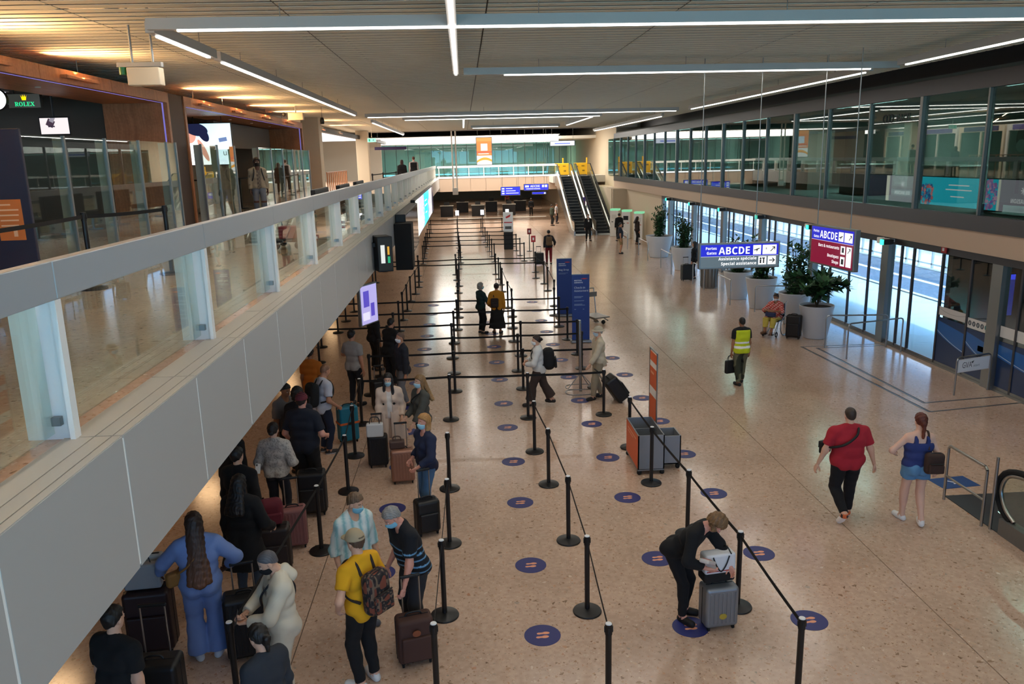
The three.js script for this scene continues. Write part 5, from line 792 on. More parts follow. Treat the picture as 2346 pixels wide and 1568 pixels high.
  const legB = (k, e, to = 2, flat = false, flare = 0) => { const l = leg[k], L = [], r0 = 0.088 * s * (1 + (F - 1) * 0.5), r1 = 0.058 * s * (1 + (F - 1) * 0.3), r2 = 0.04 * s, c1 = Math.min(1, to); L.push(bone(l.Hj, V.lerp(l.Hj, l.K, c1), r0 + e, r0 + (r1 - r0) * c1 + e + (to <= 1 ? flare : 0), flat && to <= 1)); if (to > 1) { const c2 = to - 1; L.push(bone(l.K, V.lerp(l.K, l.A, c2), r1 + e, r1 + (r2 - r1) * c2 + e + flare, flat)); if (!flare) L.push(bone(V.lerp(l.K, l.A, 0.12), V.lerp(l.K, l.A, 0.45), 0.055 * s + e, 0.05 * s + e)); } return L; };
  const footB = (k, e) => { const l = leg[k], f = V.norm(l.ft), toe = V.add(l.A, V.add(V.mul(f, 0.15 * s), [0, -0.04 * s + (o.toeUp ?? 0), 0])), heel = V.add(l.A, V.add(V.mul(f, -0.035 * s), [0, -0.042 * s, 0])); return [bone(l.A, V.add(l.A, [0, -0.03 * s, 0]), 0.04 * s + e, 0.04 * s + e), bone(heel, toe, 0.034 * s + e, 0.03 * s + e), bone(V.lerp(heel, toe, 0.55), toe, 0.042 * s + e, 0.032 * s + e)]; };
  const skin = lin(SKIN[o.skin ?? 'light'] ?? o.skin), skinFn = () => skin;
  // ---- body: one surface; head and hands meshed finer and merged into it
  const bb = [...tor(0), ...butt(0), ...bust(0), ...armB('l', 0), ...armB('r', 0), ...legB('l', 0), ...legB('r', 0), ...footB('l', 0), ...footB('r', 0), bone(neck, V.lerp(neck, hc, 0.6), 0.056 * s, 0.05 * s)];
  const parts = [surfaceNet(boundsOf(bb, 0.03), Math.max(cell, far ? cell : 0.021), field(bb, 0.035), skinFn)];
  { // head
    const c = far ? 0.016 : o.detail ? 0.005 : 0.0075, lip = lin('#a8605a'), brow = lin(o.hair?.color ?? '#3a2a20'), eyeW = [0.75, 0.73, 0.7], eyeD = [0.02, 0.015, 0.012];
    const fn = (x, y, z) => {
      const [a, b, d] = toH(x, y, z); let v = ell(a, b, d, [0, 0.03, -0.012], [0.077, 0.094, 0.097]); v = smin(v, ell(a, b, d, [0, -0.035, 0.02], [0.062, 0.09, 0.072]), 0.03); v = smin(v, Math.hypot(a, b + 0.098, d - 0.052) - 0.026, 0.025);
      v = smin(v, boneDist(a, b, d, NOSE), 0.012); v = smin(v, ell(Math.abs(a), b, d, [0.078, -0.012, -0.008], [0.01, 0.032, 0.021]), 0.01);
      v = smax(v, -(Math.hypot(Math.abs(a) - 0.032, b - 0.004, d - 0.104) - 0.019), 0.014); v = Math.min(v, Math.hypot(Math.abs(a) - 0.031, b - 0.004, d - 0.078) - 0.0135); v = smin(v, boneDist(Math.abs(a), b, d, LIP), 0.008);
      v = smin(v, boneDist(a, b, d, NECK), 0.03); return v * hs;
    };
    const colf = (x, y, z) => { const [a, b, d] = toH(x, y, z), e = Math.hypot(Math.abs(a) - 0.031, b - 0.004); if (d > 0.07) { if (e < 0.006) return eyeD; if (e < 0.0125 && Math.abs(b - 0.004) < 0.007) return eyeW; if (Math.abs(b - 0.027) < 0.006 && Math.abs(Math.abs(a) - 0.032) < 0.022) return brow; if (Math.abs(b + 0.071) < 0.009 && Math.abs(a) < 0.026) return lip; } return skin; };
    parts.push(surfaceNet([V.sub(hc, [0.16, 0.19, 0.16]), V.add(hc, [0.16, 0.17, 0.16])], c, fn, colf));
  }
  for (const k of ['l', 'r']) { // hand: palm, four unequal fingers with two bends, thumb from the side of the palm
    const a = arm[k], f = V.norm(V.sub(a.W, a.E)), up0 = o[k + 'palm'] ?? [-a.sg, 0, 0.2]; let n = V.sub(up0, V.mul(f, V.dot(up0, f))); n = V.norm(n); const sd = V.mul(V.cross(f, n), k === 'l' ? 1 : -1);   // n = palm normal; sd points to the thumb
    const q = s * 0.98, HP = (x, y, z) => V.add(a.W, V.add(V.add(V.mul(sd, x * q), V.mul(f, y * q)), V.mul(n, z * q))), curl = o[k + 'curl'] ?? o.curl ?? 0.5, bs = [bone(HP(0, -0.02, 0), HP(0, 0.02, 0), 0.024 * q, 0.024 * q), bone(HP(0.018, 0.025, 0), HP(0.025, 0.075, 0), 0.017 * q, 0.014 * q), bone(HP(0, 0.025, 0), HP(0, 0.08, 0), 0.018 * q, 0.014 * q), bone(HP(-0.016, 0.025, 0), HP(-0.024, 0.072, 0), 0.017 * q, 0.013 * q)];
    [[0.027, 0.082, 0.9], [0.009, 0.086, 1], [-0.009, 0.083, 0.94], [-0.026, 0.074, 0.76]].forEach(([fx, fy, fl], i) => { let p = HP(fx, fy, 0), ang = curl * 0.6; for (const [L, r] of [[0.04, 0.0095], [0.026, 0.0085], [0.02, 0.0078]]) { const nx = V.add(p, V.mul(V.add(V.mul(f, Math.cos(ang)), V.mul(n, Math.sin(ang))), L * fl * q)); bs.push(bone(p, nx, r * q, r * q * 0.92)); p = nx; ang += curl * 0.9; } });
    { let p = HP(0.026, 0.022, 0.006), d = V.norm(V.add(V.add(V.mul(sd, 0.75), V.mul(f, 0.75)), V.mul(n, 0.35 + curl * 0.4))); let m = V.add(p, V.mul(d, 0.042 * q)); bs.push(bone(p, m, 0.014 * q, 0.011 * q)); d = V.norm(V.add(V.mul(d, 0.8), V.add(V.mul(f, 0.5), V.mul(n, curl * 0.4)))); bs.push(bone(m, V.add(m, V.mul(d, 0.032 * q)), 0.0105 * q, 0.009 * q)); }
    parts.push(surfaceNet(boundsOf(bs, 0.012), far ? 0.014 : o.detail ? 0.005 : 0.0068, field(bs, 0.008), skinFn));
    arm[k].grip = HP(0, 0.09, 0.03);
  }
  mesh('body', joinIndexed(parts), vcMat, t);
  // ---- clothes
  const wrinkle = (amp, f = 26) => far ? () => 0 : (x, y, z) => amp * (Math.sin(f * (y + 0.6 * x) + 4 * Math.sin(7 * z)) * Math.sin(f * 0.7 * (x - 0.4 * z) + 2 * y) + 0.5 * Math.sin(f * 1.9 * (y - 0.5 * z) + 3 * x));
  const cloth = (name, bones, k, color, clips = [], paint, amp = 0.0035, cc = cell) => {
    const f0 = field(bones, k), wr = wrinkle(amp), fn = (x, y, z) => { let d = f0(x, y, z); if (d < 0.03 && d > -0.03) d += wr(x, y, z); for (const c of clips) { const e = c(x, y, z); if (e > d) d = e; } return d; };
    const c0 = lin(color); return mesh(name, surfaceNet(boundsOf(bones, 0.02), cc, fn, paint ? (x, y, z) => paint(x, y, z, c0, T) : () => c0), vcCloth, t);
  };
  const above = (p, n) => (x, y, z) => -((x - p[0]) * n[0] + (y - p[1]) * n[1] + (z - p[2]) * n[2]);   // keeps the side n points to
  const below = (p, n) => (x, y, z) => ((x - p[0]) * n[0] + (y - p[1]) * n[1] + (z - p[2]) * n[2]);
  const dn = [0, -1, 0];
  if (o.bottom) {
    const b = o.bottom, e = b.inflate ?? 0.012, L = b.length ?? 1.95; const bones = [...tor(e).slice(0, 2), ...butt(e), ...legB('l', e, L, true, b.flare ?? 0), ...legB('r', e, L, true, b.flare ?? 0)];
    cloth(b.name ?? (L < 1.3 ? 'shorts' : 'trousers'), bones, L < 1.3 ? 0.014 : 0.022, b.color, [below(T(0, b.waist ?? ((o.top?.hem ?? 0.02) < 0 ? 0.13 : 0.05), 0), u)], b.paint, b.amp ?? 0.0035);
  }
  if (o.skirt) { const k = o.skirt, m = V.mul(V.add(leg.l.Hj, leg.r.Hj), 0.5), y1 = k.to * s; const bones = [...tor(0.012).slice(0, 2), ...butt(0.014), bone(V.add(m, [-0.05, 0, 0]), [m[0] - k.r * 0.35, y1, m[2] + (k.dz ?? 0)], 0.13 * s, k.r, true), bone(V.add(m, [0.05, 0, 0]), [m[0] + k.r * 0.35, y1, m[2] + (k.dz ?? 0)], 0.13 * s, k.r, true)]; cloth(k.name ?? 'skirt', bones, 0.05, k.color, [below(T(0, 0.14, 0), u), (x, y, z) => y1 - y], k.paint, 0.007); }
  if (o.top) {
    const b = o.top, e = Math.max(b.inflate ?? 0.018, (o.bottom?.inflate ?? 0.012) + 0.006), hem = b.hem ?? 0.02; const bones = [...tor(e), ...bust(e), ...(hem > -0.04 ? butt(e).map((q) => q) : [])];
    if (b.long) { const m = T(0, 0, 0), y1 = b.long * s; bones.push(bone(V.add(m, [-0.05, 0, -0.01]), [m[0] - 0.09, y1, m[2] - 0.02 + (b.dz ?? 0)], 0.12 * s + e, (b.rr ?? 0.17) * s, true), bone(V.add(m, [0.05, 0, -0.01]), [m[0] + 0.09, y1, m[2] - 0.02 + (b.dz ?? 0)], 0.12 * s + e, (b.rr ?? 0.17) * s, true)); }
    const sl = b.sleeve ?? 0.5; if (sl > 0) for (const k of ['l', 'r']) bones.push(...armB(k, Math.min(e, 0.018) + (b.loose ?? 0.006) * 0.6, sl, true));
    const nk = bone(T(0, (b.neck ?? 0.515) - 0.005, 0.045), T(0, 0.66, 0.0), 0.058 * s, 0.075 * s), clips = [(x, y, z) => -boneDist(x, y, z, nk), below(T(0, 0.575, 0), u)]; if (!b.long) clips.push(above(T(0, -hem - 0.07, 0), u)); else clips.push((x, y, z) => b.long * s - y);
    if (b.tank) clips.push((x, y, z) => { const d = [x - hip[0], y - hip[1], z - hip[2]], a = Math.abs(V.dot(d, rx)) / s, v = V.dot(d, u) / s; return (v > 0.36 ? (v - 0.36) * 0.9 - Math.max(0, 0.035 - Math.abs(a - 0.085)) * 6 : -1) ; });
    cloth(b.name ?? 'shirt', bones, 0.022, b.color, clips, b.paint, b.amp ?? 0.004);
  }
  if (o.vest) { const b = o.vest; cloth('safety_vest', [...tor(0.042), ...butt(0.04)], 0.03, b.color, [below(T(0, 0.49, -0.02), u), above(T(0, -0.1, 0), u), (x, y, z) => { const d = [x - hip[0], y - hip[1], z - hip[2]]; return Math.abs(V.dot(d, rx)) / s - (0.185 + 0.1 * Math.max(0, 0.3 - V.dot(d, u))); }], b.paint, 0.004); }
  if (o.jacket) { const b = o.jacket, e = 0.026, bones = [...tor(e), ...bust(e), ...butt(e), ...armB('l', 0.022, b.sleeve ?? 1.9, true), ...armB('r', 0.022, b.sleeve ?? 1.9, true)]; cloth('jacket', bones, 0.035, b.color, [((nk) => (x, y, z) => -boneDist(x, y, z, nk))(bone(T(0, 0.5, 0.05), T(0, 0.66, 0), 0.06 * s, 0.08 * s)), below(T(0, 0.58, 0), u), above(T(0, -(b.hem ?? 0.1), 0), u), (x, y, z) => { const d = [x - hip[0], y - hip[1], z - hip[2]], a = Math.abs(V.dot(d, rx)) / s, c = V.dot(d, fw); return c > 0.04 ? 0.045 - a : -1; }], b.paint, 0.006); }
  if (o.hood) cloth('hood', [bone(T(-0.07, 0.5, -0.05), T(0.07, 0.5, -0.05), 0.055 * s, 0.055 * s), bone(T(-0.08, 0.5, -0.02), T(-0.06, 0.47, 0.06), 0.035 * s, 0.03 * s), bone(T(0.08, 0.5, -0.02), T(0.06, 0.47, 0.06), 0.035 * s, 0.03 * s), bone(T(0, 0.55, -0.085), T(0, 0.47, -0.12), 0.06 * s, 0.075 * s)], 0.04, o.hood, [], null, 0.004, Math.min(cell, 0.012));
  if (o.shoes !== null) for (const k of ['l', 'r']) { const c = o.shoes ?? '#1a1a1c', sole = o.sole ? lin(o.sole) : null, c0 = lin(c), ay = leg[k].A[1]; const bs = footB(k, 0.008); mesh('shoe', surfaceNet(boundsOf(bs, 0.012), far ? 0.018 : 0.009, ((f) => (x, y, z) => Math.max(f(x, y, z), y - (ay + 0.02)))(field(bs, 0.02)), (x, y, z) => sole && y < ay - 0.052 * s ? sole : o.shoePaint ? o.shoePaint(x, y, z, c0) : c0), vcMat, t); }
  // ---- hair, hats, masks
  if (o.hair) {
    const { style, color, len = 0.3 } = o.hair, c0 = lin(color), c1 = lin(o.hair.tip ?? color), th = { buzz: 0.005, short: 0.014, curly: 0.03, bob: 0.024, long: 0.02, bun: 0.014, tail: 0.014 }[style] ?? 0.014, bones = [];
    const hl = o.hair.line ?? 0.045;
    const down = (x, z, L, r, r2, out = 0, dxx = 0) => { const a = H(x, 0.0, z), b = V.add(a, [hf[0] * -out + hx[0] * dxx, -L, hf[2] * -out + hx[2] * dxx]); bones.push(bone(a, b, r, r2)); };
    if (style === 'bob' || style === 'curly') { const L = len; down(-0.068, -0.02, L, 0.03, 0.028); down(0.068, -0.02, L, 0.03, 0.028); down(-0.04, -0.075, L, 0.036, 0.034); down(0.04, -0.075, L, 0.036, 0.034); down(0, -0.085, L, 0.036, 0.034); }
    if (style === 'long') { const L = len; down(-0.07, -0.01, L * 0.9, 0.028, 0.02, 0.03, -0.02); down(0.07, -0.01, L * 0.9, 0.028, 0.02, 0.03, 0.02); down(-0.045, -0.07, L, 0.042, 0.04, 0.13, -0.05); down(0.045, -0.07, L, 0.042, 0.04, 0.13, 0.05); down(0, -0.08, L * 1.05, 0.045, 0.035, 0.15); down(-0.02, -0.08, L * 1.02, 0.04, 0.035, 0.145, -0.02); down(0.02, -0.08, L * 1.02, 0.04, 0.035, 0.145, 0.02); if (o.hair.front) { down(-0.075, 0.02, L, 0.026, 0.03, -0.05, -0.02); down(0.075, 0.02, L, 0.026, 0.03, -0.05, 0.02); } }
    if (style === 'bun') bones.push(bone(H(0, o.hair.by ?? 0.02, -0.105), H(0, o.hair.by ?? 0.02, -0.13), 0.035, 0.034));
    if (style === 'tail') { bones.push(bone(H(0, 0.01, -0.1), H(0, -0.02, -0.135), 0.025, 0.028)); const a = H(0, -0.02, -0.135); bones.push(bone(a, V.add(a, [0, -len, -0.0]), 0.03, 0.02)); }
    const fb = bones.length ? field(bones, 0.025) : () => 1, amp = style === 'curly' ? 0.008 : style === 'buzz' ? 0.0008 : 0.0042;
    const fn = (x, y, z) => { const [a, b, d] = toH(x, y, z); let v = ell(a, b, d, [0, 0.03, -0.014], [0.077 + th, 0.094 + th, 0.097 + th]); v = smin(v, ell(a, b, d, [0, -0.02, -0.03], [0.07 + th * 0.7, 0.085, 0.07 + th * 0.7]), 0.02); v = smax(v, (0.02 + (d > 0 ? (hl + 0.02) * (d / 0.09) : 0.9 * d)) - b, 0.012); v = smax(v, -(Math.hypot(Math.abs(a) * 0.9, (b + 0.045) * 0.9, d - 0.12) - 0.092), 0.01); v *= hs; v = smin(v, fb(x, y, z), 0.02); v += amp * (Math.sin(150 * a + 40 * b + 5 * Math.sin(60 * d)) * 0.6 + Math.sin(90 * d + 70 * b) * 0.6); return v; };
    const L0 = Math.max(len, 0.2) + 0.1;
    const strand = (x, y, z) => { const [a, b, d] = toH(x, y, z), q = 0.75 + 0.35 * (0.5 + 0.5 * Math.sin(a * 260 + d * 200 + Math.sin(b * 30))), m = Math.max(0, Math.min(1, -b / (len + 0.05))); return [0, 1, 2].map((c) => (c0[c] * (1 - m) + c1[c] * m) * q); };
    const bd = bones.length ? boundsOf(bones, 0.03) : [hc, hc]; mesh('hair', surfaceNet([[0, 1, 2].map((c) => Math.min(bd[0][c], hc[c] - 0.17)), [0, 1, 2].map((c) => Math.max(bd[1][c], hc[c] + 0.18))], far ? 0.018 : 0.008, fn, strand), vcHair, t);
  }
  if (o.cap) { const c0 = lin(o.cap.color), c = o.cap; const fn = (x, y, z) => { const [a, b, d] = toH(x, y, z); let v = ell(a, b, d, [0, 0.035, -0.012], [0.1, 0.114, 0.118]); v = Math.max(v, 0.028 - b); if (c.kind === 'cap') v = Math.min(v, Math.max(ell(a, b, d, [0, 0.04, 0.08], [0.08, 0.02, 0.1]), 0.02 - b)); if (c.kind === 'hat') { v = Math.min(v, Math.max(ell(a, b, d, [0, 0.03, -0.005], [0.155, 0.016, 0.175]), -1)); v = Math.max(v, b - 0.125); } return v * hs; }; mesh(c.kind === 'hat' ? 'hat' : c.kind === 'beanie' ? 'beanie' : 'cap', surfaceNet([V.sub(hc, [0.22, 0.2, 0.22]), V.add(hc, [0.22, 0.2, 0.22])], far ? 0.016 : 0.007, fn, (x, y, z) => c.paint ? c.paint(...toH(x, y, z), c0) : c0), vcCloth, t); }
  if (o.mask) { const c0 = lin(o.mask); const fn = (x, y, z) => { const [a, b, d] = toH(x, y, z); let v = ell(a, b, d, [0, -0.045, 0.03], [0.068, 0.082, 0.085]); v = smin(v, Math.hypot(a, b + 0.03, d - 0.1) - 0.022, 0.03); v = Math.max(v, b - (-0.012 - 0.25 * Math.abs(a))); v = Math.max(v, 0.02 - d + 0.25 * Math.abs(a) - 0.02); v = Math.max(v, -0.115 - b); return v * hs; }; const loops = []; mesh('face_mask', surfaceNet([V.sub(hc, [0.15, 0.18, 0.15]), V.add(hc, [0.15, 0.12, 0.15])], far ? 0.014 : 0.006, fn, () => c0), vcCloth, t); }
  if (o.beard) { const c0 = lin(o.beard); mesh('beard', surfaceNet([V.sub(hc, [0.15, 0.18, 0.15]), V.add(hc, [0.15, 0.12, 0.15])], far ? 0.016 : 0.008, (x, y, z) => { const [a, b, d] = toH(x, y, z); let v = ell(a, b, d, [0, -0.045, 0.02], [0.07, 0.085, 0.077]); v = Math.max(v, b + 0.045); v = Math.max(v, 0.0 - d); return v * hs; }, () => c0), vcHair, t); }
  // where things held or worn attach, in world metres
  const M4 = new THREE.Matrix4().makeRotationY(o.face ?? 0).setPosition(o.at[0], o.y ?? 0, o.at[1]), world = (p) => new THREE.Vector3(...p).applyMatrix4(M4).toArray();
  return { t, T, world, s, hip, W: { l: world(arm.l.grip), r: world(arm.r.grip) }, back: world(T(0, 0.28, -0.12)), face: o.face ?? 0, torso: (x, y, z) => world(T(x, y, z)) };
}
const NOSE = bone([0, 0.006, 0.088], [0, -0.034, 0.106], 0.009, 0.014), LIP = bone([0, -0.07, 0.086], [0.018, -0.071, 0.078], 0.008, 0.006), NECK = bone([0, -0.09, -0.02], [0, -0.19, -0.035], 0.052, 0.054);
// ================================================================ bags and cases
function suitcase(lab, [x, z], turn, { w = 0.42, h = 0.6, d = 0.25, color = '#1b1b1d', rough = 0.45, handle = 0.4, ribs = false, tilt = 0, soft = false, y = 0, patch, metal = 0 } = {}) {
  const t = thing('suitcase', lab, 'suitcase', [x, y, z], turn); t.rotation.order = 'YXZ'; t.rotation.x = tilt;
  const m = cm(color, rough, metal), wh = 0.05;
  mesh('shell', rbox(w, h, d, soft ? 0.05 : 0.045, 0, wh + h / 2, 0, 3), m, t);
  if (ribs) for (let k = 0; k < 7; k++) for (const q of [-1, 1]) mesh('rib', rbox(0.02, h - 0.12, 0.012, 0.005, -w / 2 + 0.05 + k * (w - 0.1) / 6, wh + h / 2, q * (d / 2 + 0.002), 1), m, t);
  if (soft) mesh('front_pocket', rbox(w - 0.08, h * 0.55, 0.05, 0.02, 0, wh + h * 0.36, d / 2 + 0.015), m, t);
  mesh('zip_line', [box(0.006, h - 0.06, d * 0.04, -w / 2 - 0.001, wh + h / 2, 0), box(0.006, h - 0.06, d * 0.04, w / 2 + 0.001, wh + h / 2, 0), box(w - 0.08, 0.006, d * 0.04, 0, wh + h + 0.001, 0)], M.dark, t);
  for (const sx of [-1, 1]) for (const sz of [-1, 1]) mesh('wheel', [new THREE.CylinderGeometry(0.028, 0.028, 0.022, 12).rotateZ(Math.PI / 2).translate(sx * (w / 2 - 0.05), 0.028, sz * (d / 2 - 0.05)), box(0.04, 0.03, 0.04, sx * (w / 2 - 0.05), 0.06, sz * (d / 2 - 0.05))], M.rubber, t);
  if (handle) { const hg = mesh('handle_tube', [rod([-w * 0.24, wh + h - 0.05, -d / 2 + 0.03], [-w * 0.24, wh + h + handle, -d / 2 + 0.03], 0.009), rod([w * 0.24, wh + h - 0.05, -d / 2 + 0.03], [w * 0.24, wh + h + handle, -d / 2 + 0.03], 0.009)], M.steel, t); mesh('handle_grip', rbox(w * 0.56, 0.035, 0.03, 0.012, 0, wh + h + handle, -d / 2 + 0.03), M.black, hg); }
  mesh('carry_handle', tube([[-0.09, wh + h, 0], [-0.07, wh + h + 0.03, 0], [0.07, wh + h + 0.03, 0], [0.09, wh + h, 0]], 0.011, 14, 6), M.black, t);
  if (patch) mesh('badge', new THREE.CylinderGeometry(0.035, 0.035, 0.01, 20).rotateX(Math.PI / 2).scale(1.3, 1, 1).translate(0, wh + h * (patch[1] ?? 0.7), d / 2 + (soft ? 0.045 : 0.006)), cm(patch[0], 0.5), t);
  return t;
}
function backpack(lab, P, color, { w = 0.3, h = 0.44, d = 0.17, x = 0, y = 0.26, paint, oneStrap = 0, drop = 0 } = {}) {
  const t = thing('backpack', lab, 'backpack'), q = (a, b, c) => P.torso(a, b, c), bs = [];
  const a = new THREE.Vector3(...q(x, y, -0.15 - d / 2 + 0.02)), up = new THREE.Vector3(...q(x, y + 0.1, -0.15)).sub(new THREE.Vector3(...q(x, y, -0.15))).normalize(), rgt = new THREE.Vector3(...q(x + 0.1, y, 0)).sub(new THREE.Vector3(...q(x, y, 0))).normalize(), bk = rgt.clone().cross(up);
  const mm = new THREE.Matrix4().makeBasis(rgt, up, bk).setPosition(a);
  const m = paint ? std('#ffffff', 0.85, { map: paint }) : cm(color, 0.85);
  mesh('bag', rbox(w, h, d, Math.min(0.12, d * 0.47), 0, 0, 0, 5).applyMatrix4(mm), m, t);
  mesh('front_pocket', rbox(w * 0.8, h * 0.42, 0.06, 0.025, 0, -h * 0.2, -d / 2 - 0.01, 3).applyMatrix4(mm), m, t);
  mesh('zip', [rbox(w * 0.7, 0.012, 0.02, 0.004, 0, 0.02, -d / 2 - 0.03, 1), tube([[-w * 0.42, 0, -d * 0.2], [-w * 0.38, h * 0.42, -d * 0.2], [0, h * 0.505, -d * 0.2], [w * 0.38, h * 0.42, -d * 0.2], [w * 0.42, 0, -d * 0.2]], 0.006, 24, 5)].map((g) => g.applyMatrix4(mm)), M.dark, t);
  for (const s of oneStrap ? [oneStrap] : [-1, 1]) mesh('strap', tube([q(s * 0.09, y + 0.18, -0.13), q(s * 0.1, 0.52, -0.05), q(s * 0.105, 0.5, 0.06), q(s * 0.115, 0.38, 0.14), q(s * 0.15, 0.24, 0.12), q(s * 0.17, 0.14, 0.0), q(s * 0.13, 0.1, -0.12)], 0.017, 40, 6), cm(color === '#7a5a3c' ? '#5a3a28' : color, 0.8), t);
  return t;
}
function crossBag(lab, P, { color = '#111113', side = 1, y = 0.02, z = 0.12, size = [0.22, 0.16, 0.08], k = 1, strap = true } = {}) {   // strap from the far shoulder to a bag on one side
  const t = thing('shoulder_bag', lab, 'bag'), q = (a, b, c) => P.torso(a, b, c), g = new THREE.Vector3(...q(side * 0.19 * k, y, z));
  const b = mesh('bag', rbox(...size, Math.min(...size) * 0.35, 0, 0, 0, 3), cm(color, 0.6), t); b.position.copy(g); b.rotation.y = P.face + side * 0.5;
  const f = mesh('flap', rbox(size[0] * 0.96, size[1] * 0.5, 0.012, 0.004, 0, size[1] * 0.2, size[2] / 2), cm(color, 0.6), t); f.position.copy(g); f.rotation.y = b.rotation.y;
  if (strap) mesh('strap', tube([q(side * 0.19 * k, y + 0.06, 0.1 * k), q(side * 0.1 * k, y + 0.06 + (0.44 - y) * 0.3, 0.14 * k), q(-side * 0.02 * k, y + 0.06 + (0.44 - y) * 0.68, 0.14 * k), q(-side * 0.1, 0.5, 0.05), q(-side * 0.105, 0.515, -0.05), q(-side * 0.04, y + 0.06 + (0.44 - y) * 0.76, -0.125 * k), q(side * 0.09 * k, y + 0.06 + (0.44 - y) * 0.3, -0.135 * k), q(side * 0.2 * k, y + 0.06, -0.05)], k > 1.3 ? 0.018 : 0.012, 60, 6, true), cm(color, 0.7), t);
  return t;
}
function handBag(lab, p, turn, color, { w = 0.3, h = 0.24, d = 0.12, strap = 0.16, handleColor, name = 'handbag' } = {}) { const t = thing(name, lab, 'bag', p, turn); mesh('body', rbox(w, h, d, 0.03, 0, h / 2, 0, 3), cm(color, 0.6), t); mesh('handle', [tube([[-w * 0.3, h - 0.02, d * 0.3], [-w * 0.2, h + strap, d * 0.1], [w * 0.2, h + strap, d * 0.1], [w * 0.3, h - 0.02, d * 0.3]], 0.008, 20, 6), tube([[-w * 0.3, h - 0.02, -d * 0.3], [-w * 0.2, h + strap, -d * 0.1], [w * 0.2, h + strap, -d * 0.1], [w * 0.3, h - 0.02, -d * 0.3]], 0.008, 20, 6)], cm(handleColor ?? color, 0.6), t); return t; }
function phone(lab, p, turn) { const t = thing('phone', lab, 'phone', p, turn); t.rotation.x = -0.7; mesh('casing', rbox(0.075, 0.15, 0.009, 0.004), M.black, t); mesh('screen', box(0.068, 0.138, 0.002, 0, 0, 0.005), std('#1c2733', 0.1), t); return t; }

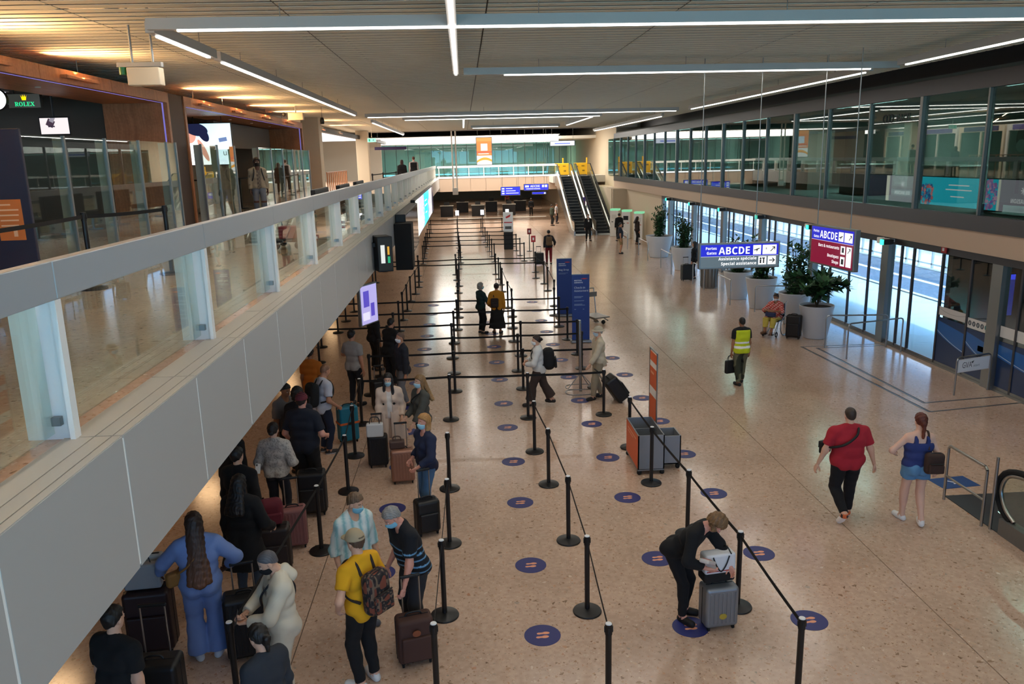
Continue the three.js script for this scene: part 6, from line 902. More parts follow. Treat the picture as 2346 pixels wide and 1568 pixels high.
// ================================================================ the people of the hall
const PI = Math.PI, stride = (a, b = a) => ({ lf: [0.09, 0.08, a], rf: [-0.09, 0.08 + 0.09 * Math.abs(b), -b] });
const stripes = (cols, n, off = 0) => (x, y, z, c0) => { const i = Math.floor((y + off) * n); return ((i % cols.length) + cols.length) % cols.length === 0 ? c0 : lin(cols[((i % cols.length) + cols.length) % cols.length]); };
{ // walkway
  const red = person({ label: 'heavy man in red t-shirt and black trousers walking away', at: [5.5, -10.75], face: PI - 0.05, h: 1.77, fat: 1.34, w: 1.2, skin: 'light', detail: 1, lf: [0.1, 0.2, -0.26], rf: [-0.12, 0.075, 0.14], rk: [-0.1, 0, 1], ltoe: [0.15, -0.75, 0.7], lh: [0.42, 0.82, 0.06], rh: [-0.42, 0.82, 0.02], top: { color: '#a8202e', sleeve: 0.72, inflate: 0.018, loose: 0.022, hem: 0.05 }, bottom: { color: '#121214', inflate: 0.02 }, shoes: '#d86a34', sole: '#e8e4e0', shoePaint: (x, y, z, c) => Math.sin(z * 60 + x * 40) > 0.2 ? lin('#26262a') : c, hair: { style: 'buzz', color: '#3a2c24' } });
  crossBag('small black bag on a diagonal strap of the man in red', red, { side: 1, y: 0.16, z: 0.16, size: [0.2, 0.2, 0.08], k: 1.42 });
  const tank = person({ label: 'woman in blue tank top and denim shorts walking away', at: [6.42, -10.5], face: PI - 0.1, h: 1.72, fat: 1.08, w: 0.94, skin: 'pale', detail: 1, bust: 1, lf: [0.09, 0.075, 0.14], rf: [-0.08, 0.1, -0.12], lh: [0.26, 1.05, 0.24], le: [1, -0.4, -0.6], rh: [-0.3, 0.86, 0.02], lcurl: 0.9, top: { name: 'tank_top', color: '#2c3a72', sleeve: 0, tank: 1, inflate: 0.01, hem: -0.075, neck: 0.6 }, bottom: { color: '#5d8cb4', length: 0.42, inflate: 0.022, flare: 0.012 }, shoes: '#e6e6e4', hair: { style: 'tail', color: '#5a2416', len: 0.2, tip: '#7a3a22' } });
  backpack('brown leather backpack hanging from the woman in tank top', tank, '#3e2a22', { w: 0.27, h: 0.32, d: 0.13, x: -0.15, y: 0.1, oneStrap: -1 });
  const vest = person({ label: 'worker in yellow safety vest and camouflage trousers walking away', at: [6.42, -18.0], face: PI + 0.08, h: 1.64, skin: 'mid', lf: [0.1, 0.08, -0.16], rf: [-0.1, 0.075, 0.14], top: { color: '#15161a', sleeve: 0.6 }, vest: { color: '#c6d322', paint: (x, y, z, c0) => (Math.abs(y - 1.04) < 0.025 || Math.abs(y - 0.93) < 0.025) ? lin('#e8e8e4') : c0 }, bottom: { color: '#3a3d2c', inflate: 0.024, paint: (x, y, z) => { const a = tileNoise((x + 3) * 0.7, (y + z * 0.6) * 0.7, 9, 31), b = tileNoise((x + 3) * 0.7, (y - z) * 0.7, 13, 32); return a > 0.6 ? lin('#6b6a52') : b > 0.6 ? lin('#14150f') : lin('#34382a'); } }, hair: { style: 'buzz', color: '#17120f' } });
  handBag('black carrier bag with yellow print in the worker\'s hand', [vest.W.l[0] - 0.02, vest.W.l[1] - 0.42, vest.W.l[2]], 0.3, '#141416', { w: 0.3, h: 0.32, d: 0.1, strap: 0.1, name: 'carrier_bag' }); 
  // wheelchair group
  const wx = 9.18, wz = -23.0, wf = -0.75;
  const wc = thing('wheelchair', 'folding wheelchair carrying the woman in yellow trousers', 'wheelchair', [wx, 0, wz], wf);
  mesh('seat', rbox(0.44, 0.05, 0.42, 0.015, 0, 0.47, -0.02), M.black, wc); mesh('backrest', rbox(0.42, 0.42, 0.04, 0.015, 0, 0.74, -0.24), M.black, wc);
  for (const s of [-1, 1]) { mesh('large_wheel', [new THREE.TorusGeometry(0.29, 0.016, 8, 36).rotateY(PI / 2).translate(s * 0.27, 0.306, -0.12), ...[0, 1, 2, 3, 4].map((k) => rod([s * 0.27, 0.306 + 0.28 * Math.cos(k * 0.628), -0.12 + 0.28 * Math.sin(k * 0.628)], [s * 0.27, 0.306 - 0.28 * Math.cos(k * 0.628), -0.12 - 0.28 * Math.sin(k * 0.628)], 0.003, 5))], M.brushed, wc); mesh('front_wheel', new THREE.TorusGeometry(0.07, 0.016, 8, 20).rotateY(PI / 2).translate(s * 0.2, 0.086, 0.3), M.rubber, wc); mesh('frame', [rod([s * 0.22, 0.3, -0.22], [s * 0.22, 0.98, -0.27], 0.012), rod([s * 0.22, 0.46, -0.22], [s * 0.22, 0.46, 0.24], 0.012), rod([s * 0.22, 0.46, 0.24], [s * 0.18, 0.12, 0.42], 0.012), rod([s * 0.22, 0.98, -0.27], [s * 0.22, 1.0, -0.38], 0.014), rod([s * 0.22, 0.46, 0.22], [s * 0.2, 0.1, 0.3], 0.01)], M.steel, wc); mesh('armrest', rbox(0.05, 0.04, 0.28, 0.01, s * 0.25, 0.68, 0), M.black, wc); mesh('footrest', rbox(0.14, 0.015, 0.16, 0.005, s * 0.11, 0.1, 0.46), M.dark, wc); }
  person({ label: 'seated woman in red patterned top and yellow trousers in the wheelchair', at: [wx, wz], face: wf, h: 1.6, fat: 1.2, skin: 'mid', hip: [0, -0.36, -0.06], lean: -0.05, lf: [0.11, 0.2, 0.5], rf: [-0.12, 0.2, 0.46], lk: [0.1, 1, 0.6], rk: [-0.1, 1, 0.6], lh: [0.12, 0.86, 0.3], rh: [-0.12, 0.86, 0.3], le: [1, -0.5, -0.2], re: [-1, -0.5, -0.2], head: { pitch: 0.25 }, top: { color: '#b8483f', sleeve: 1.2, inflate: 0.02, paint: (x, y, z, c0) => Math.sin(x * 55 + y * 30) * Math.sin(y * 60 - z * 40) > 0.25 ? lin('#d9a89c') : c0 }, bottom: { color: '#c2b04e', length: 1.7, inflate: 0.03 }, shoes: '#6b4a34', hair: { style: 'bun', color: '#2a1a18', by: 0.06 }, mask: '#e4e0dc' });
  suitcase('tall black soft suitcase standing behind the wheelchair', [9.56, -22.45], -0.6, { w: 0.42, h: 0.66, d: 0.28, color: '#0e0e10', soft: true, handle: 0 });
  handBag('blue handbag on the lap of the seated woman', [wx - 0.2, 0.6, wz + 0.2], wf, '#28345a', { w: 0.3, h: 0.14, d: 0.12, strap: 0.02 });
  person({ label: 'traveller in black standing behind the gate sign beside planters', at: [10.0, -34.4], face: -2.2, h: 1.66, skin: 'tan', cell: 0.022, top: { color: '#141416', sleeve: 1.9, inflate: 0.02 }, bottom: { color: '#151518' }, hair: { style: 'bob', color: '#17120f', len: 0.14 } });
  suitcase('black upright suitcase of the traveller behind the gate sign', [9.55, -34.0], 0.1, { w: 0.46, h: 0.66, d: 0.3, color: '#0e0e10', handle: 0.3 });
}
{ // woman bending over the silver case
  const b = person({ label: 'woman in black bending over the silver suitcase', at: [2.42, -8.38], face: 0.85, h: 1.7, skin: 'pink', detail: 1, lean: 0.78, hip: [0.0, -0.02, -0.12], head: { pitch: 0.55, yaw: 0.1 }, lf: [0.12, 0.075, -0.05], rf: [-0.06, 0.075, 0.02], lh: [0.16, 0.8, 0.5], rh: [-0.16, 0.86, 0.36], le: [1, 0.3, -0.5], re: [-1, -0.3, -0.6], rpalm: [0.8, 0.3, 0], curl: 0.6, top: { name: 'jacket', color: '#0f0f11', sleeve: 1.75, inflate: 0.02, loose: 0.014, hem: 0.1 }, bottom: { color: '#0d0d0f', inflate: 0.01 }, shoes: '#0c0c0d', hair: { style: 'curly', color: '#7a5a3a', len: 0.07, tip: '#9a7448', line: 0.02 } });
  suitcase('silver ribbed hard-shell suitcase under the white tote', [2.78, -8.2], 0.12, { w: 0.4, h: 0.5, d: 0.26, color: '#8b9096', rough: 0.35, metal: 0.55, ribs: true, handle: 0, patch: ['#b8a038', 0.3] });
  const tb = thing('tote_bag', 'white tote bag with black straps standing on the silver case', 'bag', [2.76, 0.6, -8.22], 0.15);
  mesh('lower_bag', rbox(0.38, 0.12, 0.2, 0.03, 0, 0.05, -0.02), M.blackMat, tb); mesh('body', rbox(0.38, 0.24, 0.17, 0.03, 0, 0.22, 0, 3), std('#dfe0e2', 0.7), tb); mesh('print_band', box(0.34, 0.012, 0.004, 0, 0.14, 0.086), cm('#b8423e', 0.7), tb); mesh('strap', [tube([[-0.1, 0.32, 0.09], [-0.05, 0.2, 0.1], [0.0, 0.14, 0.1], [0.05, 0.2, 0.1], [0.1, 0.32, 0.09]], 0.008, 20, 5), tube([[0.08, 0.33, -0.06], [0.1, 0.4, 0], [0.13, 0.33, 0.08]], 0.008, 16, 5)], M.black, tb);
  const mg = thing('paper_packet', 'red and white packet held under the bending woman\'s arm', 'packet', [b.W.r[0] - 0.08, b.W.r[1] + 0.1, b.W.r[2] + 0.02], 0.9); mg.rotation.z = -0.5; mesh('packet', rbox(0.26, 0.05, 0.12, 0.02, 0, 0, 0, 3), std('#cfc6be', 0.6), mg); mesh('red_label', rbox(0.16, 0.052, 0.08, 0.015, -0.03, 0.004, 0, 2), std('#c22a26', 0.5), mg);
}
{ // empty lane and the right lanes
  const hat = person({ label: 'man in pale sun hat and beige jacket facing the queue', at: [2.9, -17.3], face: -PI / 2 + 0.15, h: 1.7, skin: 'light', lf: [0.09, 0.08, 0.16], rf: [-0.08, 0.09, -0.1], lh: [0.2, 0.84, 0.3], rh: [-0.22, 0.82, -0.22], top: { name: 'jacket', color: '#c3b79f', sleeve: 1.92, inflate: 0.026, loose: 0.016, hem: 0.16 }, bottom: { color: '#9a8d76', inflate: 0.022 }, shoes: '#1c1c1e', hair: { style: 'short', color: '#b9b4ac' }, cap: { kind: 'hat', color: '#b3a994' }, mask: '#bfd2da' });
  suitcase('black tilted rolling suitcase pulled by the man in hat', [3.42, -17.05], PI / 2 + 0.15, { w: 0.42, h: 0.6, d: 0.3, color: '#101012', soft: true, handle: 0.32, tilt: -0.6, y: 0.03 });
  const pk = person({ label: 'woman with big black backpack striding in brown wide trousers', at: [1.5, -16.95], face: -PI / 2 - 0.05, h: 1.62, skin: 'light', bust: 1, lean: 0.06, lf: [0.07, 0.09, 0.22], rf: [-0.06, 0.12, -0.34], lh: [0.1, 1.06, 0.3], rh: [-0.08, 1.1, 0.28], le: [1, -0.6, -0.4], re: [-1, -0.6, -0.4], curl: 0.9, top: { name: 'blouse', color: '#cfcfcc', sleeve: 1.9, inflate: 0.022, loose: 0.018 }, bottom: { color: '#3d3029', length: 1.82, inflate: 0.035, flare: 0.04 }, shoes: '#1a1513', hair: { style: 'bun', color: '#2a1a14' }, mask: '#dfe3e6' });
  backpack('big round black backpack of the striding woman', pk, '#0d0e10', { w: 0.36, h: 0.48, d: 0.26, y: 0.22 });
  const ye = person({ label: 'woman in mustard cardigan and long black skirt facing away', at: [0.9, -24.6], face: PI - 0.1, h: 1.62, skin: 'tan', top: { name: 'cardigan', color: '#b87a1a', sleeve: 1.85, inflate: 0.026, loose: 0.02, hem: 0.06 }, skirt: { color: '#17161a', to: 0.2, r: 0.2 }, lh: [0.26, 0.95, 0.16], shoes: '#121214', hair: { style: 'bun', color: '#1c1310', by: 0.08 } });
  backpack('small dark backpack of the woman in mustard cardigan', ye, '#2a1f1c', { w: 0.24, h: 0.3, d: 0.1, x: 0.06, y: 0.16, oneStrap: 1 });
  person({ label: 'grey-haired person in dark teal top talking to the mustard cardigan woman', at: [0.4, -24.75], face: PI / 2 + 0.5, h: 1.63, skin: 'light', top: { color: '#16302f', sleeve: 1.9, inflate: 0.02 }, bottom: { color: '#131316' }, lh: [0.14, 1.05, 0.3], rh: [-0.12, 1.0, 0.3], le: [1, -0.6, -0.3], re: [-1, -0.6, -0.3], shoes: '#17171a', hair: { style: 'bob', color: '#8f8a82', len: 0.06 }, mask: '#8fc6cc' });
}
{ // middle-left lanes
  person({ label: 'bald man with white mask in navy jacket turned left', at: [-1.5, -17.2], face: -1.1, h: 1.75, skin: 'tan', top: { color: '#22242c', sleeve: 1.92, inflate: 0.024, loose: 0.014, name: 'jacket', hem: 0.1 }, bottom: { color: '#6a6a6e', inflate: 0.022 }, lf: [0.1, 0.075, 0.12], rf: [-0.1, 0.08, -0.1], hair: { style: 'buzz', color: '#6a5040' }, mask: '#dfe2e4' });
  person({ label: 'man in light grey t-shirt standing with his back to us', at: [-2.62, -17.5], face: PI - 0.5, h: 1.78, skin: 'tan', top: { color: '#8f8a85', sleeve: 0.65, inflate: 0.018, loose: 0.014 }, bottom: { color: '#17181f' }, lh: [0.16, 1.1, 0.28], le: [1, -0.5, -0.4], hair: { style: 'short', color: '#1a1412' } });
  suitcase('black case between the light grey t-shirt man and barriers', [-2.0, -17.2], 0.4, { w: 0.42, h: 0.62, d: 0.28, color: '#0e0e11', handle: 0.3, soft: true });
  person({ label: 'person in black leaning beside the bald man', at: [-1.95, -18.95], face: 2.5, h: 1.72, skin: 'tan', lean: 0.2, top: { color: '#101013', sleeve: 1.9, inflate: 0.024, name: 'jacket' }, bottom: { color: '#131315', inflate: 0.024 }, lh: [0.2, 0.85, 0.25], hair: { style: 'short', color: '#14100e' } });
  person({ label: 'person in black standing below the purple monitor', at: [-2.5, -20.6], face: 2.2, h: 1.7, skin: 'mid', top: { color: '#15161a', sleeve: 1.9, inflate: 0.024, name: 'jacket' }, bottom: { color: '#131315', inflate: 0.03 }, lh: [0.15, 0.95, 0.28], hair: { style: 'bun', color: '#14100e' } });
  handBag('dark bag on the floor below the purple monitor', [-2.05, 0, -20.9], 0.4, '#121214', { w: 0.5, h: 0.4, d: 0.3, strap: 0.1 });
  // women with suitcases
  const cr = person({ label: 'woman with long black hair in cream coat facing us', at: [-1.5, -14.05], face: 0.1, h: 1.67, skin: 'light', detail: 1, bust: 1, head: { pitch: 0.12, yaw: -0.1 }, lh: [0.22, 0.9, 0.16], rh: [-0.22, 0.82, 0.2], rcurl: 1.1, top: { name: 'blouse', color: '#dcd4ca', sleeve: 0, inflate: 0.01 }, jacket: { color: '#d5bda8', hem: 0.16 }, bottom: { color: '#d3bca8', inflate: 0.006 }, shoes: '#d8d4cc', hair: { style: 'long', color: '#140f0e', len: 0.42, front: 1, line: 0.05 }, mask: '#a8cfdc' });
  mesh('coat_skirt', surfaceNet([[-0.35, 0.38, -0.3], [0.35, 0.95, 0.35]], 0.014, ((f) => (x, y, z) => Math.max(f(x, y, z), 0.42 - y, (z > 0.03 ? 0.05 - Math.abs(x + 0.04) : -1)))(field([bone([-0.06, 0.9, -0.01], [-0.12, 0.4, -0.02], 0.15, 0.17), bone([0.06, 0.9, -0.01], [0.14, 0.4, -0.02], 0.15, 0.18)], 0.05)), () => lin('#d5bda8')), vcCloth, cr.t);
  suitcase('black hard suitcase with the white handbag on top', [-1.72, -13.72], 0.05, { w: 0.36, h: 0.56, d: 0.24, color: '#0f1012', handle: 0.36, ribs: true });
  handBag('white handbag sitting on the black hard suitcase', [-1.74, 0.61, -13.62], 0.05, '#cfd2d2', { w: 0.3, h: 0.25, d: 0.14, strap: 0.1, handleColor: '#2a2a2c' });
  const bl = person({ label: 'woman with long blonde hair in grey-green jacket facing left', at: [-0.9, -13.75], face: -1.0, h: 1.69, skin: 'light', detail: 1, bust: 1, lf: [0.08, 0.075, 0.05], rf: [-0.09, 0.08, -0.14], lh: [0.2, 0.9, 0.3], rh: [-0.16, 0.92, 0.26], top: { name: 'jacket', color: '#4b4c47', sleeve: 1.85, inflate: 0.02, loose: 0.012, hem: 0.06 }, bottom: { color: '#232c44', inflate: 0.012 }, shoes: '#d6d6d4', hair: { style: 'long', color: '#8a6842', len: 0.34, tip: '#b08a5c' }, mask: '#a9cfdd' });
  crossBag('black shoulder bag of the long-haired blonde woman', bl, { side: -1, y: 0.2, z: -0.12, size: [0.28, 0.24, 0.1] });
  suitcase('rose gold hard suitcase with a small bag on top', [-1.22, -12.95], 0.12, { w: 0.4, h: 0.56, d: 0.28, color: '#9a6f5c', rough: 0.35, metal: 0.3, ribs: true, handle: 0.42 });
  handBag('small brown bag lying on the rose gold suitcase', [-1.3, 0.61, -12.98], 0.1, '#4e3a34', { w: 0.26, h: 0.14, d: 0.16, strap: 0.06 });
  person({ label: 'woman with blonde bob in dark blue denim shirt', at: [-0.72, -11.5], face: -0.95, h: 1.69, skin: 'pink', detail: 1, bust: 1, fat: 1.05, lf: [0.1, 0.075, 0.06], rf: [-0.1, 0.075, -0.06], lh: [0.2, 0.98, 0.3], rh: [-0.24, 0.95, 0.14], le: [1, -0.5, -0.5], curl: 0.9, top: { color: '#222a44', sleeve: 1.75, inflate: 0.02, loose: 0.016, hem: 0.1 }, bottom: { color: '#4a6f94', inflate: 0.012 }, shoes: '#d8d8d6', hair: { style: 'bob', color: '#b0804a', len: 0.12, tip: '#c9a070' }, mask: '#9fcfe0' });
  suitcase('small black suitcase before the denim shirt woman', [-0.72, -10.95], 0.35, { w: 0.36, h: 0.5, d: 0.24, color: '#0e0e10', handle: 0.42, soft: true });
}
{ // near group of three men
  person({ label: 'elderly man in pale blue striped shirt with blue mask', at: [-1.42, -8.6], face: 0.75, h: 1.74, skin: 'light', detail: 1, head: { pitch: 0.3, yaw: 0.3 }, lh: [0.26, 0.84, 0.1], rh: [-0.26, 0.85, 0.06], top: { color: '#bcd6d8', sleeve: 1.3, inflate: 0.02, loose: 0.016, hem: 0.06, paint: (x, y, z, c0) => Math.sin(x * 60 + z * 30) > 0.35 ? lin('#d8e4e2') : Math.sin(x * 60 + z * 30) < -0.6 ? lin('#8fc0c6') : c0 }, bottom: { color: '#a9a498', inflate: 0.026 }, shoes: '#5a5f68', hair: { style: 'short', color: '#6d5540' }, mask: '#7fc0d8' });
  const ym = person({ label: 'man in yellow t-shirt and beige cap seen from behind', at: [-1.2, -7.5], face: -2.25, h: 1.78, skin: 'light', detail: 1, head: { pitch: 0.1 }, lean: 0.05, lh: [0.24, 0.94, 0.1], rh: [-0.24, 0.92, 0.14], le: [1, -0.2, -0.8], top: { color: '#e0a414', sleeve: 0.62, inflate: 0.018, loose: 0.018, hem: 0.06 }, bottom: { color: '#121315', inflate: 0.016 }, shoes: '#d4d4d2', hair: { style: 'short', color: '#5a4434' }, cap: { kind: 'cap', color: '#a8977a', paint: (a, b, d, c0) => d < -0.07 && Math.abs(b - 0.06) < 0.008 && Math.abs(a) < 0.04 ? lin('#5c5040') : c0 } });
  backpack('patterned dark backpack of the man in yellow', ym, '#2a201c', { w: 0.31, h: 0.46, d: 0.18, y: 0.2, paint: dataTex(128, (u, v) => { const a = tileNoise(u, v, 6, 41), b = tileNoise(u, v, 11, 42); return a > 0.64 ? [120, 62, 44] : b > 0.7 ? [112, 92, 74] : b < 0.35 ? [24, 22, 24] : [46, 38, 38]; }, 1) });
  const po = person({ label: 'grey-haired man in black polo with blue stripes looking down', at: [-0.72, -8.3], face: -1.0, h: 1.78, fat: 1.12, skin: 'pink', detail: 1, lean: 0.28, head: { pitch: 0.5 }, lh: [0.26, 0.82, 0.28], rh: [-0.22, 0.86, 0.22], le: [1, -0.2, -0.8], lcurl: 1.1, top: { color: '#101218', sleeve: 0.7, inflate: 0.02, loose: 0.018, hem: 0.08, paint: (x, y, z, c0) => y < 1.26 && ((y * 14) % 1 + 1) % 1 < 0.2 ? lin('#6fa4cc') : c0 }, bottom: { color: '#2a2a2e', inflate: 0.022 }, shoes: '#151517', hair: { style: 'short', color: '#8f8c88' }, mask: '#7fbdd6' });
  suitcase('brown soft upright suitcase beside the striped polo man', [-0.72, -7.85], 0.25, { w: 0.4, h: 0.52, d: 0.24, color: '#4a2f26', rough: 0.75, soft: true, handle: 0.42, patch: ['#8a4c2c', 0.75] });
  const ho = person({ label: 'man in cream hooded tracksuit looking at his phone', at: [-1.98, -7.3], face: -1.15, h: 1.75, skin: 'light', detail: 1, head: { pitch: 0.5 }, lh: [0.08, 1.06, 0.34], rh: [-0.06, 1.08, 0.33], le: [1, -0.7, -0.3], re: [-1, -0.7, -0.3], lpalm: [0, 1, 0], rpalm: [0, 1, 0], curl: 0.9, top: { name: 'hoodie', color: '#d6cdb8', sleeve: 1.92, inflate: 0.03, loose: 0.02, hem: 0.06, neck: 0.53, paint: (x, y, z, c0) => z > 0.1 && Math.abs(y - 1.3) < 0.02 && Math.abs(x) < 0.11 && Math.sin(x * 160) > -0.1 ? lin('#3a3836') : c0 }, hood: '#d6cdb8', bottom: { name: 'tracksuit_trousers', color: '#d2c9b4', inflate: 0.034 }, shoes: '#cfcac0', hair: { style: 'buzz', color: '#5c5a5e', line: 0.06 }, mask: '#17181a' });
  crossBag('dark crossbody bag of the man in cream tracksuit', ho, { side: -1, y: -0.02, z: -0.1, size: [0.24, 0.2, 0.1], color: '#26272c', k: 1.15 });
  phone('black phone held by the man in cream tracksuit', [(ho.W.l[0] + ho.W.r[0]) / 2 - 0.03, ho.W.l[1] + 0.02, (ho.W.l[2] + ho.W.r[2]) / 2], -1.15 + PI);
  const bw = person({ label: 'woman in light blue outfit with long brown braids', at: [-3.05, -8.15], face: PI + 0.3, h: 1.76, fat: 1.08, skin: 'dark', detail: 1, bust: 1, lean: 0.06, lh: [0.42, 0.98, 0.3], le: [1, -0.3, -0.4], rh: [-0.3, 1.0, 0.16], re: [-1, -0.3, -0.6], top: { name: 'sweater', color: '#6f86b8', sleeve: 1.9, inflate: 0.028, loose: 0.024, hem: 0.02 }, bottom: { name: 'wide_trousers', color: '#6d84b6', length: 1.98, inflate: 0.03, flare: 0.05 }, shoes: '#cfcfd0', hair: { style: 'long', color: '#2e1c14', len: 0.62, tip: '#6a452e' } });
  crossBag('tan leather shoulder bag of the woman in light blue', bw, { side: 1, y: 0.1, z: 0.0, size: [0.28, 0.16, 0.09], color: '#8a5f2a', k: 1.1 });
  suitcase('large dark burgundy suitcase held by the woman in light blue', [-3.72, -8.35], 0.1, { w: 0.5, h: 0.74, d: 0.3, color: '#241316', soft: true, handle: 0.34 });
  suitcase('large black suitcase between the two tracksuit-clad travellers', [-2.6, -8.15], 0.25, { w: 0.46, h: 0.72, d: 0.3, color: '#0e0f11', ribs: true, handle: 0.3 });
  suitcase('black suitcase with yellow handle at the bottom edge', [-3.15, -7.0], 0.05, { w: 0.48, h: 0.72, d: 0.32, color: '#0f1011', soft: true, handle: 0.5, patch: ['#b8922a', 0.5] });
  const sb = thing('shopping_bags', 'two grey carrier bags standing on the dark burgundy suitcase', 'bag', [-3.75, 0.8, -8.4], 0.1); mesh('front_bag', rbox(0.4, 0.3, 0.12, 0.03, 0, 0.15, 0.07, 3), cm('#8f9092', 0.7), sb); mesh('rear_bag', rbox(0.36, 0.34, 0.1, 0.03, 0.02, 0.17, -0.08, 3), cm('#b4b4b2', 0.7), sb); mesh('handle', tube([[-0.1, 0.3, 0.07], [-0.06, 0.42, 0.07], [0.06, 0.42, 0.07], [0.1, 0.3, 0.07]], 0.006, 14, 5), M.dark, sb);
  person({ label: 'person in black t-shirt cut off by the mezzanine at the bottom', at: [-3.2, -6.35], face: PI - 0.4, h: 1.72, fat: 1.12, skin: 'light', lean: 0.1, top: { color: '#0f0f11', sleeve: 0.7, inflate: 0.02, loose: 0.02 }, bottom: { color: '#1a1b22' }, hair: { style: 'short', color: '#17120f' } });
  person({ label: 'dark-haired person with a bun in slate top at the bottom edge', at: [-1.85, -6.15], face: PI + 0.9, h: 1.6, skin: 'light', detail: 1, top: { color: '#2b3038', sleeve: 1.9, inflate: 0.022 }, bottom: { color: '#17181c' }, hair: { style: 'tail', color: '#14100f', len: 0.1 }, head: { pitch: 0.3 } });
}
{ // dark queue under the mezzanine edge
  const be = person({ label: 'tall man in red striped beanie and navy t-shirt', at: [-2.72, -12.4], face: PI - 0.25, h: 1.84, fat: 1.15, w: 1.1, skin: 'pink', lh: [0.3, 0.9, 0.12], rh: [-0.28, 1.0, 0.2], top: { color: '#171c28', sleeve: 0.8, inflate: 0.02, loose: 0.02, hem: 0.08 }, bottom: { color: '#0f1013', inflate: 0.03 }, hair: { style: 'short', color: '#2a1c18' }, cap: { kind: 'beanie', color: '#7a2c34', paint: (a, b, d, c0) => ((b * 45) % 1 + 1) % 1 < 0.45 ? lin('#2a1c24') : c0 } });
  person({ label: 'woman in white patterned blouse with brown strap', at: [-2.98, -11.5], face: PI - 0.1, h: 1.65, skin: 'light', detail: 1, rh: [-0.24, 1.0, 0.2], lh: [0.26, 0.92, 0.16], top: { name: 'blouse', color: '#b4aea6', sleeve: 1.85, inflate: 0.026, loose: 0.024, hem: 0.0, paint: (x, y, z, c0) => hash2(Math.floor(x * 70), Math.floor(y * 70), Math.floor(z * 70)) > 0.74 ? lin('#8f8a84') : c0 }, bottom: { color: '#151823', inflate: 0.014 }, shoes: '#6f6f72', hair: { style: 'bun', color: '#1a1210', by: -0.02 } });
  const ws = person({ label: 'short-haired man in white short-sleeved shirt with documents', at: [-2.8, -14.55], face: PI - 0.9, h: 1.75, skin: 'tan', lean: 0.1, head: { pitch: 0.3 }, lh: [0.3, 0.86, 0.18], rh: [-0.2, 0.92, 0.2], top: { color: '#b9bcc6', sleeve: 0.72, inflate: 0.022, loose: 0.018, hem: 0.06 }, bottom: { color: '#1b2438', inflate: 0.016 }, shoes: '#1d1d20', sole: '#b8b8b8', hair: { style: 'buzz', color: '#8a6248' } });
  backpack('black backpack of the man in white shirt', ws, '#141617', { w: 0.32, h: 0.46, d: 0.2, y: 0.24 });
  const dc = thing('document_folder', 'white and orange document folder in the white-shirted man\'s hand', 'folder', [ws.W.l[0] - 0.06, ws.W.l[1] - 0.1, ws.W.l[2]], 0.4); dc.rotation.z = 0.25; mesh('sheet', rbox(0.2, 0.28, 0.012, 0.003), std('#c9c6c0', 0.6), dc); mesh('picture', box(0.11, 0.12, 0.014, 0.02, -0.03, 0.001), std('#a8603a', 0.6), dc);
  suitcase('tall turquoise suitcase with an orange strap', [-2.45, -15.1], 0.5, { w: 0.38, h: 0.7, d: 0.26, color: '#12708a', rough: 0.5, handle: 0, soft: false });
  { const st = thing('luggage_strap', 'orange strap round the turquoise suitcase', 'strap', [-2.45, 0.42, -15.1], 0.5); mesh('band', [box(0.39, 0.04, 0.006, 0, 0, 0.134), box(0.39, 0.04, 0.006, 0, 0, -0.134), box(0.006, 0.04, 0.27, 0.193, 0, 0), box(0.006, 0.04, 0.27, -0.193, 0, 0)], std('#c8602a', 0.6), st); mesh('buckle', rbox(0.06, 0.05, 0.02, 0.005, 0, 0, 0.14), M.black, st); }
  person({ label: 'person in grey t-shirt half hidden by the mezzanine edge', at: [-3.25, -13.5], face: 0.9, h: 1.72, skin: 'mid', head: { pitch: 0.3 }, top: { color: '#6b6868', sleeve: 0.8, inflate: 0.022, loose: 0.02 }, bottom: { color: '#15161a' }, lh: [0.16, 1.0, 0.26], hair: { style: 'short', color: '#14100e' } });
  person({ label: 'dark-haired person in navy between grey t-shirt and beanie man', at: [-2.95, -13.15], face: PI - 0.2, h: 1.72, skin: 'tan', top: { color: '#1a1f2c', sleeve: 1.9, inflate: 0.022 }, bottom: { color: '#121318' }, hair: { style: 'curly', color: '#1c1612', len: 0.06 } });
  person({ label: 'person in orange top just below the mezzanine edge', at: [-3.3, -16.2], face: PI - 0.3, h: 1.7, skin: 'mid', top: { color: '#b8681c', sleeve: 0.7, inflate: 0.02 }, bottom: { color: '#141416' }, hair: { style: 'short', color: '#14100e' } });
  person({ label: 'person in long black coat beside the woman in light blue', at: [-2.9, -9.35], face: PI - 0.2, h: 1.7, fat: 1.12, skin: 'light', top: { name: 'coat', color: '#0c0c0e', sleeve: 1.92, inflate: 0.03, loose: 0.024, long: 0.5, rr: 0.22 }, rh: [-0.3, 0.95, 0.2], bottom: { color: '#3a4450' }, shoes: '#c8c8c8', hair: { style: 'long', color: '#17110f', len: 0.3 } });
  person({ label: 'person in black jacket and jeans behind the long black coat', at: [-3.15, -10.2], face: PI - 0.3, h: 1.76, fat: 1.1, skin: 'light', top: { name: 'jacket', color: '#0d0d0f', sleeve: 1.92, inflate: 0.03, loose: 0.02, hem: 0.08 }, bottom: { color: '#33496a' }, hair: { style: 'short', color: '#17110f' } });
  person({ label: 'tall man in all black deep under the mezzanine edge', at: [-3.6, -11.4], face: 2.6, h: 1.8, skin: 'tan', top: { color: '#0d0d0f', sleeve: 1.9, inflate: 0.03 }, bottom: { color: '#0d0d0f' }, hair: { style: 'short', color: '#120e0c' } });
  suitcase('dusty pink suitcase in the dark queue', [-2.62, -10.75], 0.2, { w: 0.38, h: 0.56, d: 0.26, color: '#8a5a58', rough: 0.5, handle: 0.4, ribs: true });
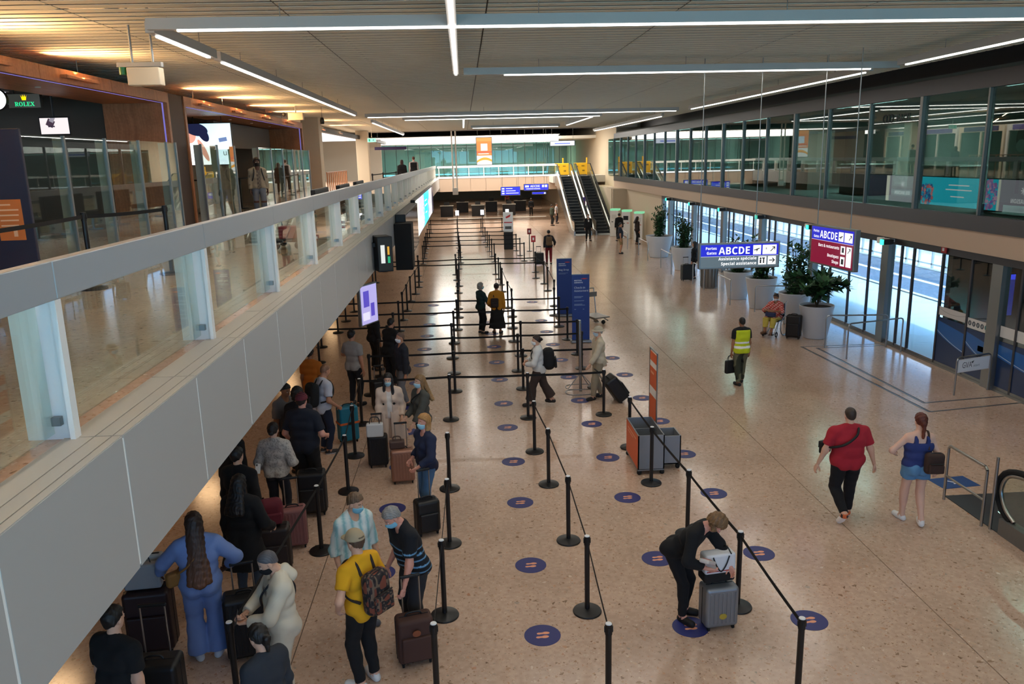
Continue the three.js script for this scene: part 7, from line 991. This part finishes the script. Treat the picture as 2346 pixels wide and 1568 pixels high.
  suitcase('dark brown upright suitcase below the burgundy backpack', [-2.72, -10.05], 0.15, { w: 0.42, h: 0.62, d: 0.28, color: '#241a18', soft: true, handle: 0 });
  { const t = thing('backpack', 'burgundy backpack lying on the dark brown suitcase', 'backpack', [-2.74, 0.66, -10.08], 0.3); mesh('bag', rbox(0.32, 0.36, 0.22, 0.09, 0, 0.2, 0, 4), cm('#5e1424', 0.8), t); mesh('front_pocket', rbox(0.26, 0.16, 0.06, 0.025, 0, 0.13, 0.11, 3), cm('#5e1424', 0.8), t); mesh('strap', tube([[-0.08, 0.36, -0.1], [-0.1, 0.3, -0.16], [-0.09, 0.1, -0.13]], 0.014, 16, 6), cm('#3c0c18', 0.8), t); }
  suitcase('dark suitcase of the tall beanie man', [-2.55, -11.85], 0.1, { w: 0.44, h: 0.66, d: 0.3, color: '#0c0c0e', soft: true, handle: 0 });
  const ph = thing('phone', 'white phone in the hand of the blouse woman', 'phone', [-3.2, 1.0, -11.3], 0.4); ph.rotation.x = -0.6; mesh('casing', rbox(0.075, 0.15, 0.01, 0.004), M.white, ph); mesh('lens', box(0.02, 0.03, 0.003, -0.018, 0.05, 0.006), M.black, ph);
}
{ // far people
  const C2 = 0.024;
  person({ label: 'man in black suit and mask walking towards us from the escalators', at: [8.0, -51.9], face: 0.05, h: 1.76, skin: 'light', cell: C2, ...stride(0.12), top: { name: 'suit_jacket', color: '#121216', sleeve: 1.92, inflate: 0.024, hem: 0.1, paint: (x, y, z, c0) => z > 0.1 && Math.abs(x) < 0.03 && y > 1.25 ? lin('#d8d8d8') : c0 }, bottom: { color: '#121216' }, hair: { style: 'short', color: '#3a3030' }, mask: '#b8b8c8' });
  person({ label: 'man in dark shirt and khaki shorts turned right', at: [8.65, -44.4], face: 1.4, h: 1.76, fat: 1.15, skin: 'tan', cell: C2, top: { color: '#1c2230', sleeve: 0.7, inflate: 0.022 }, bottom: { color: '#8a7350', length: 0.95, inflate: 0.03 }, lh: [0.2, 0.95, 0.25], hair: { style: 'short', color: '#17120f' } });
  person({ label: 'person in black with backpack beyond the khaki shorts man', at: [9.9, -51.2], face: PI, h: 1.8, skin: 'light', cell: C2, top: { color: '#0f0f12', sleeve: 1.9, inflate: 0.03 }, bottom: { color: '#101014' }, hair: { style: 'short', color: '#14100e' } });
  person({ label: 'slim woman in brown and black standing before the ticket machines', at: [10.6, -49.0], face: 1.8, h: 1.72, skin: 'tan', cell: C2, top: { color: '#2a211e', sleeve: 1.9, inflate: 0.018 }, bottom: { color: '#151417' }, hair: { style: 'long', color: '#17100e', len: 0.25 } });
  const rt = person({ label: 'walker in dark red trousers pulling a black suitcase', at: [4.26, -40.9], face: PI, h: 1.78, skin: 'tan', cell: C2, ...stride(0.1), top: { color: '#16181f', sleeve: 1.9, inflate: 0.022 }, bottom: { color: '#6a1420' }, rh: [-0.3, 0.95, 0.1], hair: { style: 'short', color: '#0f0c0b' } });
  backpack('brown backpack of the walker in dark red trousers', rt, '#5c4630', { w: 0.32, h: 0.46, d: 0.18 });
  suitcase('black suitcase beside the walker in dark red trousers', [3.72, -40.6], 0.1, { w: 0.46, h: 0.6, d: 0.3, color: '#0d0d10', handle: 0.3 });
  person({ label: 'lone dark figure standing before the bright floor line', at: [6.28, -75.9], face: PI, h: 1.68, cell: 0.03, skin: 'tan', top: { color: '#141418', sleeve: 1.9, inflate: 0.03 }, bottom: { color: '#121215' }, hair: { style: 'short', color: '#14100e' } });
  person({ label: 'tiny far figure in dark red below the smaller blue sign', at: [4.9, -92], face: PI, h: 1.7, cell: 0.03, skin: 'tan', top: { color: '#5a1c26', sleeve: 1.0, inflate: 0.02 }, bottom: { color: '#1a1418', length: 0.9 }, hair: { style: 'short', color: '#14100e' } });
  person({ label: 'far traveller in olive left of the escalators', at: [7.0, -64.5], face: 2.0, h: 1.7, cell: 0.03, skin: 'light', top: { color: '#3c4436', sleeve: 1.9, inflate: 0.024 }, bottom: { color: '#26282a' }, hair: { style: 'short', color: '#3a2a20' } });
  person({ label: 'far traveller in white top left of the escalators', at: [7.6, -66.5], face: 1.2, h: 1.68, cell: 0.03, skin: 'light', top: { color: '#c8c8cc', sleeve: 0.7, inflate: 0.02 }, bottom: { color: '#2a2e3c' }, hair: { style: 'short', color: '#4a3a2c' } });
  // mezzanine
  const uw = person({ label: 'woman with black bob in grey jacket and ripped jeans upstairs', at: [-5.85, -23.6], y: YU, face: 0.35, h: 1.74, skin: 'dark', cell: 0.018, ...stride(0.14), top: { color: '#5a5650', sleeve: 1.5, inflate: 0.02, paint: (x, y, z, c0) => Math.sin(x * 70) * Math.sin(y * 60 + z * 20) > 0.4 ? lin('#7c7468') : c0 }, jacket: { color: '#857f70', hem: 0.06 }, bottom: { color: '#5c6674', inflate: 0.016, paint: (x, y, z, c0) => Math.abs(y - 0.5) < 0.03 && z > 0.05 ? lin('#4e2f22') : c0 }, shoes: '#2a2a2c', hair: { style: 'curly', color: '#0e0b0a', len: 0.1 }, mask: '#1a1716' });
  backpack('dark backpack of the woman walking upstairs', uw, '#23262a', { w: 0.26, h: 0.36, d: 0.14 });
  person({ label: 'woman in black with reddish hair walking away upstairs', at: [-3.15, -42.5], y: YU, face: PI, h: 1.6, cell: C2, skin: 'light', top: { name: 'coat', color: '#141214', sleeve: 1.9, inflate: 0.03, long: 0.6, rr: 0.2 }, bottom: { color: '#141416' }, hair: { style: 'bob', color: '#3a1a14', len: 0.12 } });
  person({ label: 'person in black vest over white shirt upstairs by the far rail', at: [-2.75, -46], y: YU, face: PI, h: 1.78, cell: C2, skin: 'pink', top: { color: '#b8aca8', sleeve: 1.9, inflate: 0.016 }, vest: { color: '#100f12' }, bottom: { color: '#121214' }, hair: { style: 'short', color: '#4a2014' } });
}
renderer.render(scene, camera);
